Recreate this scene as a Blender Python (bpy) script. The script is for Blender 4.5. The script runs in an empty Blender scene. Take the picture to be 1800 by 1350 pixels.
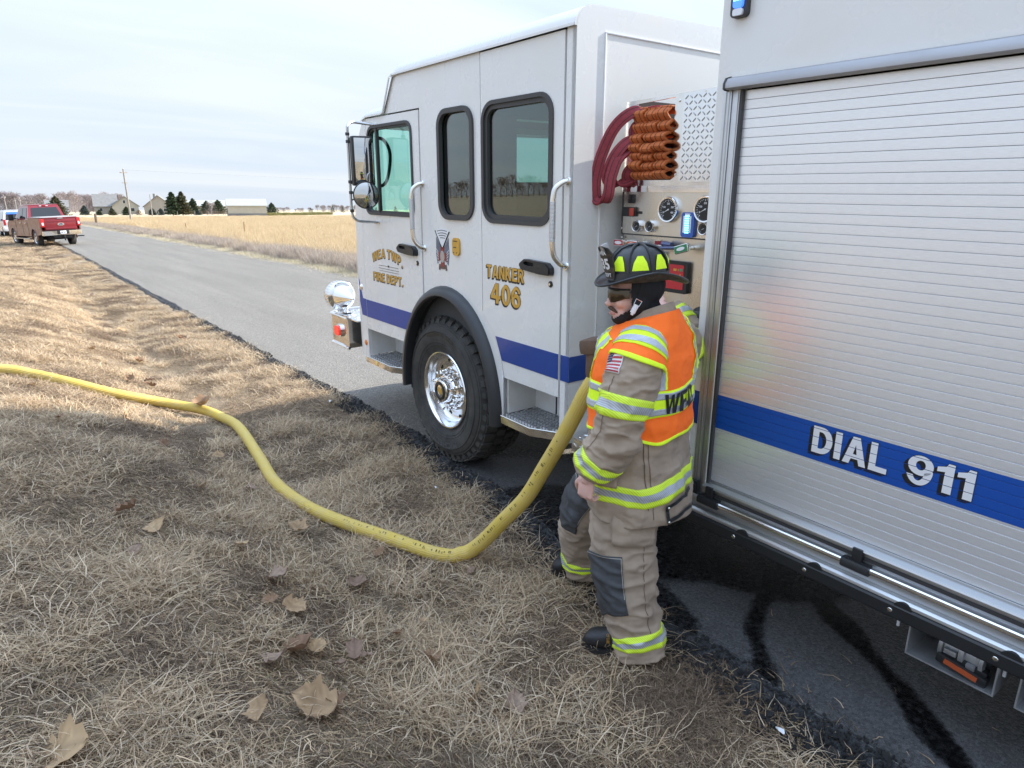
import bpy, bmesh, math, random
import numpy as np
from mathutils import Vector, Matrix, noise
from mathutils.geometry import tessellate_polygon
R = math.radians
scene = bpy.context.scene
COL = scene.collection

# ------------------------------------------------------------------ camera
EYE = 1.909
cam_d = bpy.data.cameras.new('camera')
cam_d.sensor_width = 36.0
cam_d.lens = 36.0 * 1185.0 / 1800.0
cam_d.clip_start = 0.05
cam_d.clip_end = 3000.0
cam = bpy.data.objects.new('camera', cam_d)
COL.objects.link(cam)
cam.location = (0, 0, EYE)
cam.rotation_euler = (R(90 - 14.524), 0, R(-36.867))
scene.camera = cam

# ------------------------------------------------------------------ sky and sun
SUN_EL, SUN_AZ = R(31), R(98)          # azimuth clockwise from +Y
world = bpy.data.worlds.new('World')
scene.world = world
world.use_nodes = True
nt = world.node_tree
bg = nt.nodes['Background']
sky = nt.nodes.new('ShaderNodeTexSky')
sky.sky_type = 'NISHITA'
sky.sun_disc = False
sky.sun_elevation = SUN_EL
sky.sun_rotation = SUN_AZ
sky.dust_density = 2.0
tc = nt.nodes.new('ShaderNodeTexCoord')
sep = nt.nodes.new('ShaderNodeSeparateXYZ')
nt.links.new(tc.outputs['Generated'], sep.inputs[0])
# thin streaked cloud veil: project the direction on a high plane
zc = nt.nodes.new('ShaderNodeMath'); zc.operation = 'MAXIMUM'; zc.inputs[1].default_value = 0.02
nt.links.new(sep.outputs['Z'], zc.inputs[0])
za = nt.nodes.new('ShaderNodeMath'); za.operation = 'ADD'; za.inputs[1].default_value = 0.12
nt.links.new(zc.outputs[0], za.inputs[0])
dv = nt.nodes.new('ShaderNodeVectorMath'); dv.operation = 'DIVIDE'
cmb = nt.nodes.new('ShaderNodeCombineXYZ')
for i in range(3): nt.links.new(za.outputs[0], cmb.inputs[i])
nt.links.new(tc.outputs['Generated'], dv.inputs[0]); nt.links.new(cmb.outputs[0], dv.inputs[1])
mp = nt.nodes.new('ShaderNodeMapping')
mp.inputs['Rotation'].default_value = (0, 0, R(28))
mp.inputs['Scale'].default_value = (0.22, 0.75, 0.4)
nt.links.new(dv.outputs[0], mp.inputs[0])
n1 = nt.nodes.new('ShaderNodeTexNoise'); n1.inputs['Scale'].default_value = 1.5
n1.inputs['Detail'].default_value = 6; n1.inputs['Roughness'].default_value = 0.5; n1.inputs['Distortion'].default_value = 0.5
nt.links.new(mp.outputs[0], n1.inputs['Vector'])
rp = nt.nodes.new('ShaderNodeValToRGB')
rp.color_ramp.elements[0].position = 0.30; rp.color_ramp.elements[0].color = (0, 0, 0, 1)
rp.color_ramp.elements[1].position = 0.66; rp.color_ramp.elements[1].color = (1, 1, 1, 1)
nt.links.new(n1.outputs['Fac'], rp.inputs[0])
veil = nt.nodes.new('ShaderNodeMix'); veil.data_type = 'RGBA'
veil.inputs[6].default_value = (4.35, 5.1, 6.15, 1)       # thin veil
veil.inputs[7].default_value = (5.7, 6.1, 6.65, 1)        # thicker cirrus
nt.links.new(rp.outputs[0], veil.inputs[0])
mx = nt.nodes.new('ShaderNodeMix'); mx.data_type = 'RGBA'; mx.inputs[0].default_value = 0.86
nt.links.new(sky.outputs[0], mx.inputs[6]); nt.links.new(veil.outputs[2], mx.inputs[7])
# an overcast veil is brighter overhead than at the horizon
zq = nt.nodes.new('ShaderNodeMath'); zq.operation = 'MULTIPLY'; nt.links.new(zc.outputs[0], zq.inputs[0]); nt.links.new(zc.outputs[0], zq.inputs[1])
zv = nt.nodes.new('ShaderNodeVectorMath'); zv.operation = 'MULTIPLY_ADD'
zv.inputs[1].default_value = (1.25, 1.6, 2.05); zv.inputs[2].default_value = (1, 1, 1)
for i in range(1): nt.links.new(zq.outputs[0], zv.inputs[0])
sc_ = nt.nodes.new('ShaderNodeVectorMath'); sc_.operation = 'MULTIPLY'
nt.links.new(mx.outputs[2], sc_.inputs[0]); nt.links.new(zv.outputs[0], sc_.inputs[1])
nt.links.new(sc_.outputs[0], bg.inputs[0])
bg.inputs[1].default_value = 0.086

sun_d = bpy.data.lights.new('sun', 'SUN')
sun_d.energy = 5.0
sun_d.angle = R(0.6)
sun_d.color = (1.0, 0.95, 0.85)
sun = bpy.data.objects.new('sun', sun_d)
COL.objects.link(sun)
tos = Vector((math.cos(SUN_EL) * math.sin(SUN_AZ), math.cos(SUN_EL) * math.cos(SUN_AZ), math.sin(SUN_EL)))
sun.rotation_euler = (-tos).to_track_quat('-Z', 'Y').to_euler()
sun.location = (30, -8, 20)

scene.view_settings.view_transform = 'Standard'
scene.view_settings.look = 'None'
scene.view_settings.gamma = 1.0
scene.view_settings.use_curve_mapping = False
scene.view_settings.exposure = 0.97
scene.cycles.max_bounces = 8
scene.cycles.transparent_max_bounces = 12

# ------------------------------------------------------------------ helpers
rng = random.Random(7)

def tag(o, label=None, cat=None, group=None, kind=None):
    if label: o['label'] = label
    if cat: o['category'] = cat
    if group: o['group'] = group
    if kind: o['kind'] = kind
    return o

def empty(name, loc=(0, 0, 0), rot=(0, 0, 0), label=None, cat=None, group=None):
    o = bpy.data.objects.new(name, None)
    o.empty_display_size = 0.2
    o.location = loc
    o.rotation_euler = rot
    COL.objects.link(o)
    return tag(o, label, cat, group)

def obj(name, me, m=None, parent=None, loc=None, rot=None):
    if isinstance(me, MB): me = me.mesh(name)
    o = bpy.data.objects.new(name, me)
    COL.objects.link(o)
    if m is not None:
        ms = m if isinstance(m, (list, tuple)) else [m]
        me.materials.clear()
        for k in ms: me.materials.append(k)
    if parent is not None: o.parent = parent
    if loc is not None: o.location = loc
    if rot is not None: o.rotation_euler = rot
    return o

def copy_tree(o, parent=None):
    c = o.copy(); COL.objects.link(c)
    if parent is not None: c.parent = parent
    for ch in list(o.children): copy_tree(ch, c)
    return c

def perp(d):
    a = Vector((0, 0, 1)) if abs(d.z) < 0.9 else Vector((1, 0, 0))
    u = d.cross(a).normalized()
    return u, u.cross(d).normalized()

class MB:
    """collects simple shapes and links them as one mesh"""
    def __init__(s): s.v = []; s.f = []; s.mi = []; s.cur = 0
    def add(s, vs, fs):
        b = len(s.v); s.v.extend([tuple(p) for p in vs])
        s.f.extend([tuple(i + b for i in f) for f in fs]); s.mi.extend([s.cur] * len(fs)); return s
    def box(s, lo, hi, bevel=0.0, M=None):
        bm = bmesh.new()
        bmesh.ops.create_cube(bm, size=1.0)
        for v in bm.verts:
            v.co = Vector([(lo[i] + hi[i]) / 2 + v.co[i] * (hi[i] - lo[i]) for i in range(3)])
        if bevel > 0:
            bmesh.ops.bevel(bm, geom=list(bm.edges), offset=bevel, segments=2, affect='EDGES', profile=0.6)
        return s.bm(bm, M)
    def bm(s, bm, M=None):
        if M is not None: bm.transform(M)
        bm.verts.index_update()
        s.add([v.co[:] for v in bm.verts], [[v.index for v in f.verts] for f in bm.faces]); bm.free(); return s
    def tube(s, pts, r, n=8, closed=False, caps=True, ry=None, up=None):
        """swept tube; r may be a list; ry gives a second semi-axis (along up)"""
        P = [Vector(p) for p in pts]; m = len(P)
        rs = r if isinstance(r, (list, tuple)) else [r] * m
        rys = ry if isinstance(ry, (list, tuple)) else ([ry] * m if ry is not None else rs)
        T = []
        for i in range(m):
            a = P[i - 1] if (i > 0 or closed) else P[i]
            b = P[(i + 1) % m] if (i < m - 1 or closed) else P[i]
            d = (b - a)
            T.append(d.normalized() if d.length > 1e-9 else Vector((0, 0, 1)))
        if up is not None: u = Vector(up); u = (u - T[0] * u.dot(T[0])).normalized()
        else: u = perp(T[0])[0]
        vs = []
        for i in range(m):
            if up is not None:
                w = Vector(up); w = w - T[i] * w.dot(T[i])
                if w.length > 1e-6: u = w.normalized()
            else:
                u = (u - T[i] * u.dot(T[i])).normalized()
            w = T[i].cross(u)
            for k in range(n):
                a = 2 * math.pi * k / n
                vs.append(P[i] + u * math.cos(a) * rys[i] + w * math.sin(a) * rs[i])
        fs = []
        for i in range(m if closed else m - 1):
            j = (i + 1) % m
            for k in range(n):
                l = (k + 1) % n
                fs.append((i * n + k, i * n + l, j * n + l, j * n + k))
        if caps and not closed:
            fs.append(tuple(range(n - 1, -1, -1))); fs.append(tuple((m - 1) * n + k for k in range(n)))
        return s.add(vs, fs)
    def ribbon_tube(s, pts, prof, up=(1, 0, 0), caps=True):
        """sweep a 2-D profile [(a along up, b along side)]"""
        P = [Vector(p) for p in pts]; m = len(P); n = len(prof); vs = []
        for i in range(m):
            t = (P[min(i + 1, m - 1)] - P[max(i - 1, 0)]).normalized()
            u = Vector(up); u = (u - t * u.dot(t)).normalized(); w = t.cross(u)
            for a, b in prof: vs.append(P[i] + u * a + w * b)
        fs = []
        for i in range(m - 1):
            for k in range(n):
                l = (k + 1) % n
                fs.append((i * n + k, i * n + l, (i + 1) * n + l, (i + 1) * n + k))
        if caps: fs.append(tuple(range(n - 1, -1, -1))); fs.append(tuple((m - 1) * n + k for k in range(n)))
        return s.add(vs, fs)
    def lathe(s, prof, n=24, M=None, a0=0.0, a1=2 * math.pi, closed=False):
        """profile [(r, h)] turned about local Z"""
        full = abs(a1 - a0 - 2 * math.pi) < 1e-6
        st = n if full else n + 1
        vs = []
        for r, h in prof:
            for k in range(st):
                a = a0 + (a1 - a0) * k / n
                vs.append(Vector((r * math.cos(a), r * math.sin(a), h)))
        if M is not None: vs = [M @ v for v in vs]
        fs = []; m = len(prof)
        for i in range(m if closed else m - 1):
            j = (i + 1) % m
            for k in range(n):
                l = (k + 1) % st
                fs.append((i * st + k, i * st + l, j * st + l, j * st + k))
        return s.add(vs, fs)
    def disc(s, r, n=24, M=None, h=0.0):
        vs = [Vector((r * math.cos(2 * math.pi * k / n), r * math.sin(2 * math.pi * k / n), h)) for k in range(n)]
        if M is not None: vs = [M @ v for v in vs]
        return s.add(vs, [tuple(range(n))])
    def plate(s, loops, t0, t1, fn):
        """flat outline with holes between depths t0 and t1; fn(a, b, t) -> xyz"""
        loops = [list(l) for l in loops]
        tris = tessellate_polygon([[Vector((a, b, 0)) for a, b in l] for l in loops])
        flat = [p for l in loops for p in l]; n = len(flat)
        vs = [fn(a, b, t0) for a, b in flat] + [fn(a, b, t1) for a, b in flat]
        fs = []
        for t in tris:
            fs.append(tuple(t)); fs.append(tuple(i + n for i in reversed(t)))
        k = 0
        for l in loops:
            for i in range(len(l)):
                j = (i + 1) % len(l)
                fs.append((k + i, k + j, k + j + n, k + i + n))
            k += len(l)
        return s.add(vs, fs)
    def mesh(s, name='m', smooth=35, recalc=True):
        me = bpy.data.meshes.new(name)
        me.from_pydata(s.v, [], s.f)
        if any(s.mi): me.polygons.foreach_set('material_index', s.mi)
        if recalc:
            bm = bmesh.new(); bm.from_mesh(me)
            bmesh.ops.recalc_face_normals(bm, faces=bm.faces); bm.to_mesh(me); bm.free()
        if smooth:
            me.polygons.foreach_set('use_smooth', [True] * len(me.polygons))
            me.set_sharp_from_angle(angle=R(smooth))
        me.update()
        return me

def np_mesh(name, V, F, smooth=True, col=None, mats=None):
    """V (n,3); F (m,k) all faces with k corners"""
    me = bpy.data.meshes.new(name)
    V = np.asarray(V, dtype=np.float32); F = np.asarray(F, dtype=np.int32); k = F.shape[1]
    me.vertices.add(len(V)); me.vertices.foreach_set('co', V.ravel())
    me.loops.add(F.size); me.loops.foreach_set('vertex_index', F.ravel())
    me.polygons.add(len(F)); me.polygons.foreach_set('loop_start', np.arange(0, F.size, k, dtype=np.int32))
    try: me.polygons.foreach_set('loop_total', np.full(len(F), k, dtype=np.int32))
    except Exception: pass
    me.update(calc_edges=True)
    if smooth: me.polygons.foreach_set('use_smooth', np.ones(len(F), dtype=bool))
    if col is not None:
        a = me.attributes.new('col', 'FLOAT_COLOR', 'POINT')
        c = np.ones((len(V), 4), dtype=np.float32); c[:, :col.shape[1]] = col
        a.data.foreach_set('color', c.ravel())
    return me

def rrect(a0, a1, b0, b1, r, n=5):
    """rounded rectangle outline"""
    a0, a1 = min(a0, a1), max(a0, a1); out = []
    for ca, cb, st in ((a1 - r, b1 - r, 0), (a0 + r, b1 - r, 90), (a0 + r, b0 + r, 180), (a1 - r, b0 + r, 270)):
        for k in range(n + 1):
            t = R(st + 90 * k / n); out.append((ca + r * math.cos(t), cb + r * math.sin(t)))
    return out

def round_poly(pts, r, n=5):
    out = []; m = len(pts)
    for i in range(m):
        p = Vector(pts[i]); a = (Vector(pts[i - 1]) - p); b = (Vector(pts[(i + 1) % m]) - p)
        rr = r[i] if isinstance(r, (list, tuple)) else r
        if rr <= 0: out.append(tuple(p)); continue
        an = a.angle(b); d = min(rr / math.tan(an / 2), a.length * .49, b.length * .49)
        p0 = p + a.normalized() * d; p1 = p + b.normalized() * d
        for k in range(n + 1):
            t = k / n; out.append(tuple(p0 * (1 - t) ** 2 + p * 2 * t * (1 - t) + p1 * t * t))
    return out

def smooth_path(pts, n=8, closed=False):
    """Catmull-Rom through points of any dimension"""
    P = [np.array(p, float) for p in pts]; m = len(P); out = []
    for i in range(m if closed else m - 1):
        if closed: p0, p1, p2, p3 = P[i - 1], P[i], P[(i + 1) % m], P[(i + 2) % m]
        else: p0, p1, p2, p3 = P[max(i - 1, 0)], P[i], P[i + 1], P[min(i + 2, m - 1)]
        for k in range(n):
            t = k / n
            out.append(0.5 * ((2 * p1) + (-p0 + p2) * t + (2 * p0 - 5 * p1 + 4 * p2 - p3) * t * t + (-p0 + 3 * p1 - 3 * p2 + p3) * t ** 3))
    if not closed: out.append(P[-1])
    return [tuple(o) for o in out]

# ---- lettering: every text mesh is made at once, before the scene grows heavy
TEXTS = {}
def prepare_texts(specs):
    objs = []
    for key, sp in specs.items():
        body, bold = sp[:2]
        c = bpy.data.curves.new('t', 'FONT'); c.body = body; c.size = 1.0; c.offset = bold
        c.resolution_u = 4; c.space_character = sp[2] if len(sp) > 2 else 1.08; c.align_x = 'LEFT'
        o = bpy.data.objects.new('t', c); COL.objects.link(o); objs.append((key, o, c))
    dg = bpy.context.evaluated_depsgraph_get()
    for key, o, c in objs:
        me = bpy.data.meshes.new_from_object(o.evaluated_get(dg))
        V = np.array([v.co[:2] for v in me.vertices]) if len(me.vertices) else np.zeros((0, 2))
        TEXTS[key] = (V, [tuple(p.vertices) for p in me.polygons])
        bpy.data.meshes.remove(me)
    for key, o, c in objs:
        bpy.data.objects.remove(o); bpy.data.curves.remove(c)

def glyph(ch):
    """bold grotesque letters drawn as outlines, height 1"""
    el = lambda cx, cy, rx, ry, a0, a1, n=14: [(cx + rx * math.cos(R(a0 + (a1 - a0) * k / n)), cy + ry * math.sin(R(a0 + (a1 - a0) * k / n))) for k in range(n + 1)]
    G_ = {
        'I': (.24, [[[(0, 0), (.24, 0), (.24, 1), (0, 1)]]]),
        'L': (.62, [[[(0, 0), (.62, 0), (.62, .19), (.23, .19), (.23, 1), (0, 1)]]]),
        'T': (.70, [[[(.235, 0), (.465, 0), (.465, .81), (.70, .81), (.70, 1), (0, 1), (0, .81), (.235, .81)]]]),
        'E': (.65, [[[(0, 0), (.65, 0), (.65, .19), (.23, .19), (.23, .42), (.59, .42), (.59, .60), (.23, .60), (.23, .81), (.64, .81), (.64, 1), (0, 1)]]]),
        'F': (.61, [[[(0, 0), (.23, 0), (.23, .40), (.55, .40), (.55, .58), (.23, .58), (.23, .81), (.61, .81), (.61, 1), (0, 1)]]]),
        'A': (.84, [[[(0, 0), (.24, 0), (.30, .20), (.54, .20), (.60, 0), (.84, 0), (.545, 1), (.295, 1)], [(.355, .37), (.485, .37), (.42, .72)]]]),
        'N': (.76, [[[(0, 0), (.22, 0), (.22, .62), (.51, 0), (.76, 0), (.76, 1), (.54, 1), (.54, .38), (.25, 1), (0, 1)]]]),
        'K': (.80, [[[(0, 0), (.23, 0), (.23, .30), (.33, .42), (.54, 0), (.81, 0), (.48, .58), (.78, 1), (.50, 1), (.23, .61), (.23, 1), (0, 1)]]]),
        'W': (1.12, [[[(.21, 0), (.44, 0), (.56, .62), (.68, 0), (.91, 0), (1.12, 1), (.89, 1), (.785, .36), (.67, 1), (.45, 1), (.335, .36), (.23, 1), (0, 1)]]]),
        'D': (.76, [[[(0, 0), (.34, 0)] + el(.34, .5, .42, .5, -88, 88) + [(.34, 1), (0, 1)], [(.23, .19), (.32, .19)] + el(.32, .5, .205, .31, -86, 86) + [(.32, .81), (.23, .81)]]]),
        'P': (.70, [[[(0, 0), (.23, 0), (.23, .35), (.38, .35)] + el(.38, .675, .32, .325, -86, 86) + [(.38, 1), (0, 1)], [(.23, .53), (.36, .53)] + el(.36, .68, .11, .15, -84, 84, 8) + [(.36, .83), (.23, .83)]]]),
        'R': (.78, [[[(0, 0), (.23, 0), (.23, .38), (.34, .38), (.52, 0), (.79, 0), (.57, .43)] + el(.40, .69, .32, .31, -40, 86) + [(.38, 1), (0, 1)], [(.23, .55), (.38, .55)] + el(.38, .69, .11, .14, -84, 84, 8) + [(.38, .83), (.23, .83)]]]),
        '0': (.70, [[el(.35, .5, .35, .51, 0, 350, 30), el(.35, .5, .135, .33, 0, 345, 24)]]),
        '1': (.45, [[[(.21, 0), (.45, 0), (.45, 1), (.28, 1), (.23, .89), (.0, .82), (0, .66), (.21, .70)]]]),
        '4': (.78, [[[(.41, 0), (.64, 0), (.64, .23), (.78, .23), (.78, .41), (.64, .41), (.64, 1), (.38, 1), (0, .42), (0, .23), (.41, .23)], [(.20, .41), (.41, .41), (.41, .73)]]]),
        '.': (.22, [[[(0, 0), (.22, 0), (.22, .2), (0, .2)]]]), ' ': (.22, []), '/': (.4, [[[(0, 0), (.12, 0), (.4, 1), (.28, 1)]]]),
        '6': (.71, [[el(.355, .33, .355, .34, 0, 350, 28), el(.355, .32, .135, .165, 0, 345, 20)], [el(.37, .50, .37, .51, 186, 22, 20) + el(.39, .52, .165, .335, 30, 176, 16)]]),
    }
    if ch == '9':
        w, parts = G_['6']; return w, [[[(w - a, 1 - b) for a, b in l] for l in p] for p in parts]
    return G_[ch]
def block_text(key, s, gap=.10):
    V_, F_, x = [], [], 0
    for ch in s:
        w, parts = glyph(ch)
        for loops in parts:
            b = len(V_); flat = [(a + x, c) for l in loops for a, c in l]; V_ += flat
            F_ += [tuple(i + b for i in t) for t in tessellate_polygon([[Vector((a, c, 0)) for a, c in l] for l in loops])]
        x += w + gap
    TEXTS[key] = (np.array(V_), F_)

def text_mb(key, w, h, fn, t=0.0, mb=None, warp=None):
    """text stretched to w x h with origin at its lower left corner; fn(a, b, t) -> xyz"""
    V, F = TEXTS[key]
    lo, hi = V.min(0), V.max(0)
    U = (V - lo) / (hi - lo) * np.array([w, h])
    mb = mb or MB()
    pts = [(warp(a, b) if warp else (a, b)) for a, b in U]
    mb.add([fn(a, b, t) for a, b in pts], F)
    return mb

# ------------------------------------------------------------------ materials
def pm(name, color, rough=0.5, metal=0.0, coat=0.0, spec=0.5, var=0.0, vs=6.0, bump=0.0, bs=60.0, stretch=None, aniso=0.0,
       rvar=0.0, dirt=None, trans=0.0, emit=None, estr=0.0, subs=0.0, detail=4, coat_rough=0.05, sheen=0.0):
    m = bpy.data.materials.new(name); m.use_nodes = True
    t = m.node_tree; b = t.nodes['Principled BSDF']
    b.inputs['Base Color'].default_value = (*color, 1)
    b.inputs['Roughness'].default_value = rough
    b.inputs['Metallic'].default_value = metal
    b.inputs['Coat Weight'].default_value = coat
    b.inputs['Coat Roughness'].default_value = coat_rough
    b.inputs['Specular IOR Level'].default_value = spec
    b.inputs['Anisotropic'].default_value = aniso
    b.inputs['Transmission Weight'].default_value = trans
    b.inputs['Subsurface Weight'].default_value = subs
    b.inputs['Sheen Weight'].default_value = sheen
    if subs: b.inputs['Subsurface Radius'].default_value = (0.012, 0.005, 0.003)
    if emit: b.inputs['Emission Color'].default_value = (*emit, 1); b.inputs['Emission Strength'].default_value = estr
    co = t.nodes.new('ShaderNodeTexCoord')
    src = co.outputs['Object']
    if stretch:
        q = t.nodes.new('ShaderNodeMapping'); q.inputs['Scale'].default_value = stretch
        t.links.new(src, q.inputs[0]); src = q.outputs[0]
    if var or rvar:
        n = t.nodes.new('ShaderNodeTexNoise'); n.inputs['Scale'].default_value = vs; n.inputs['Detail'].default_value = detail
        n.inputs['Roughness'].default_value = 0.6
        t.links.new(src, n.inputs['Vector'])
        if var:
            x = t.nodes.new('ShaderNodeMix'); x.data_type = 'RGBA'
            x.inputs[6].default_value = (*[c * (1 - var) for c in color], 1)
            hi = dirt if dirt else [min(1, c * (1 + var)) for c in color]
            x.inputs[7].default_value = (*hi, 1)
            mr = t.nodes.new('ShaderNodeMapRange'); mr.inputs[1].default_value = 0.3; mr.inputs[2].default_value = 0.7
            t.links.new(n.outputs['Fac'], mr.inputs[0]); t.links.new(mr.outputs[0], x.inputs[0])
            t.links.new(x.outputs[2], b.inputs['Base Color'])
        if rvar:
            mr = t.nodes.new('ShaderNodeMapRange'); mr.inputs[1].default_value = 0.3; mr.inputs[2].default_value = 0.7
            mr.inputs[3].default_value = max(0.02, rough - rvar); mr.inputs[4].default_value = min(1, rough + rvar)
            t.links.new(n.outputs['Fac'], mr.inputs[0]); t.links.new(mr.outputs[0], b.inputs['Roughness'])
    if bump:
        n2 = t.nodes.new('ShaderNodeTexNoise'); n2.inputs['Scale'].default_value = bs; n2.inputs['Detail'].default_value = 3
        t.links.new(src, n2.inputs['Vector'])
        bp = t.nodes.new('ShaderNodeBump'); bp.inputs['Strength'].default_value = bump; bp.inputs['Distance'].default_value = 0.004
        t.links.new(n2.outputs['Fac'], bp.inputs['Height']); t.links.new(bp.outputs[0], b.inputs['Normal'])
    return m

def col_mat(name, rough=0.8, transl=0.25, mult=1.0):
    """colour from the mesh attribute 'col', thin leaf-like surface"""
    m = bpy.data.materials.new(name); m.use_nodes = True
    t = m.node_tree; b = t.nodes['Principled BSDF']; out = t.nodes['Material Output']
    a = t.nodes.new('ShaderNodeAttribute'); a.attribute_name = 'col'
    src = a.outputs['Color']
    b.inputs['Roughness'].default_value = rough; b.inputs['Specular IOR Level'].default_value = 0.25
    t.links.new(src, b.inputs['Base Color'])
    if transl:
        d = t.nodes.new('ShaderNodeBsdfTranslucent'); t.links.new(src, d.inputs[0])
        x = t.nodes.new('ShaderNodeMixShader'); x.inputs[0].default_value = transl
        t.links.new(b.outputs[0], x.inputs[1]); t.links.new(d.outputs[0], x.inputs[2]); t.links.new(x.outputs[0], out.inputs[0])
    return m

def glass_mat(name, tint, refl=1.0, rough=0.0, ior=1.5):
    """thin tinted pane: lets light through and mirrors by Fresnel"""
    m = bpy.data.materials.new(name); m.use_nodes = True
    t = m.node_tree; t.nodes.remove(t.nodes['Principled BSDF']); out = t.nodes['Material Output']
    tr = t.nodes.new('ShaderNodeBsdfTransparent'); tr.inputs[0].default_value = (*tint, 1)
    gl = t.nodes.new('ShaderNodeBsdfGlossy'); gl.inputs['Roughness'].default_value = rough
    fr = t.nodes.new('ShaderNodeFresnel')
    ge = t.nodes.new('ShaderNodeNewGeometry'); io = t.nodes.new('ShaderNodeMath'); io.operation = 'MULTIPLY_ADD'
    io.inputs[1].default_value = 1 / ior - ior; io.inputs[2].default_value = ior      # same reflectance from both faces
    t.links.new(ge.outputs['Backfacing'], io.inputs[0]); t.links.new(io.outputs[0], fr.inputs[0])
    mu = t.nodes.new('ShaderNodeMath'); mu.operation = 'MULTIPLY'; mu.inputs[1].default_value = refl; mu.use_clamp = True
    x = t.nodes.new('ShaderNodeMixShader')
    t.links.new(fr.outputs[0], mu.inputs[0]); t.links.new(mu.outputs[0], x.inputs[0])
    t.links.new(tr.outputs[0], x.inputs[1]); t.links.new(gl.outputs[0], x.inputs[2]); t.links.new(x.outputs[0], out.inputs[0])
    return m

def road_film(m, col=(.42, .38, .32), top=1.35, bot=.45, amt=.42):
    """thin road spray dried on the lower panels, in blotches"""
    t = m.node_tree; b = t.nodes['Principled BSDF']; co = t.nodes.new('ShaderNodeTexCoord'); sp = t.nodes.new('ShaderNodeSeparateXYZ'); t.links.new(co.outputs['Object'], sp.inputs[0])
    h = t.nodes.new('ShaderNodeMapRange'); h.inputs[1].default_value = top; h.inputs[2].default_value = bot; t.links.new(sp.outputs['Z'], h.inputs[0])
    n = t.nodes.new('ShaderNodeTexNoise'); n.inputs['Scale'].default_value = 5.5; n.inputs['Detail'].default_value = 8; n.inputs['Roughness'].default_value = .7; t.links.new(co.outputs['Object'], n.inputs['Vector'])
    r = t.nodes.new('ShaderNodeMapRange'); r.inputs[1].default_value = .42; r.inputs[2].default_value = .75; r.inputs[4].default_value = amt; t.links.new(n.outputs['Fac'], r.inputs[0])
    k = t.nodes.new('ShaderNodeMath'); k.operation = 'MULTIPLY'; t.links.new(h.outputs[0], k.inputs[0]); t.links.new(r.outputs[0], k.inputs[1])
    x = t.nodes.new('ShaderNodeMix'); x.data_type = 'RGBA'; x.inputs[7].default_value = (*col, 1)
    src = b.inputs['Base Color'].links[0].from_socket; t.links.new(src, x.inputs[6]); t.links.new(k.outputs[0], x.inputs[0]); t.links.new(x.outputs[2], b.inputs['Base Color'])
    return m
M = {}
M['white'] = pm('white_paint', (0.78, 0.79, 0.80), 0.28, coat=0.6, var=0.03, vs=3, dirt=(0.74, 0.735, 0.71), rvar=0.05)
road_film(M['white'])
M['bay'] = pm('white_step_well', (0.72, 0.73, 0.74), 0.4, var=0.06, vs=5, dirt=(0.60, 0.58, 0.54))
M['alu'] = pm('satin_aluminium', (0.72, 0.725, 0.735), 0.34, metal=1.0, var=0.05, vs=14, rvar=0.06, stretch=(20, 1, 60))
M['alu_rail'] = pm('anodised_rail', (0.56, 0.57, 0.58), 0.42, metal=0.95, rvar=0.06, vs=20, stretch=(1, 0.2, 1))
M['chrome'] = pm('chrome', (0.86, 0.86, 0.87), 0.05, metal=1.0, rvar=0.03, vs=20)
M['rimalu'] = pm('polished_rim', (0.80, 0.80, 0.81), 0.15, metal=1.0, rvar=0.05, vs=12)
M['polish'] = pm('polished_steel', (0.74, 0.73, 0.71), 0.14, metal=1.0, var=0.06, rvar=0.06, vs=9)
M['brush'] = pm('brushed_steel', (0.66, 0.63, 0.58), 0.30, metal=1.0, var=0.07, vs=5, rvar=0.1, stretch=(1, 1, 0.4))
M['lozenge'] = pm('tread_lozenge', (0.42, 0.42, 0.43), 0.32, metal=1.0, var=0.1, vs=40)
M['tread'] = pm('tread_plate', (0.78, 0.78, 0.79), 0.16, metal=1.0, var=0.05, vs=30, rvar=0.06)
M['grate'] = pm('step_grating', (0.50, 0.51, 0.53), 0.42, metal=0.9, var=0.2, vs=30)
M['black'] = pm('black_plastic', (0.018, 0.019, 0.021), 0.42, rvar=0.08, vs=12)
M['gasket'] = pm('grey_gasket', (0.045, 0.045, 0.047), 0.5)
M['gap'] = pm('dark_gap', (0.012, 0.012, 0.013), 0.8)
M['rubber'] = pm('tyre_rubber', (0.030, 0.030, 0.030), 0.75, var=0.3, vs=7, dirt=(0.055, 0.053, 0.050), bump=0.08, bs=160)
M['under'] = pm('underbody', (0.02, 0.02, 0.021), 0.8, var=0.3)
road_film(M['rubber'], (.16, .145, .12), 1.2, -.1, .55)
M['fender'] = pm('black_fender', (0.03, 0.031, 0.034), 0.38, rvar=0.08, vs=5)
M['blue'] = pm('blue_stripe', (0.006, 0.05, 0.27), 0.28, coat=0.5, var=0.05, vs=4)
M['blue2'] = pm('reflective_blue_stripe', (0.008, 0.050, 0.29), 0.4, coat=0.08, var=0.08, vs=5)
M['gold'] = pm('gold_leaf', (0.62, 0.36, 0.06), 0.42, metal=0.25, var=0.12, vs=40)
M['ink'] = pm('black_ink', (0.012, 0.012, 0.014), 0.45)
M['offwhite'] = pm('off_white_print', (0.78, 0.79, 0.82), 0.35)
M['mirror'] = pm('mirror_glass', (0.55, 0.57, 0.58), 0.015, metal=1.0)
M['amber'] = pm('amber_lens', (0.62, 0.16, 0.01), 0.18, coat=0.5, emit=(0.8, 0.2, 0.01), estr=0.05)
M['redlens'] = pm('lit_red_lens', (0.7, 0.03, 0.02), 0.15, coat=0.5, emit=(1.0, 0.06, 0.03), estr=0.25)
M['bluelens'] = pm('lit_blue_lens', (0.05, 0.15, 0.9), 0.15, coat=0.5, emit=(0.05, 0.18, 1.0), estr=0.9)
M['bluelit'] = pm('lit_blue_led', (0.2, 0.6, 1.0), 0.2, emit=(0.25, 0.75, 1.0), estr=1.3)
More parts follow.
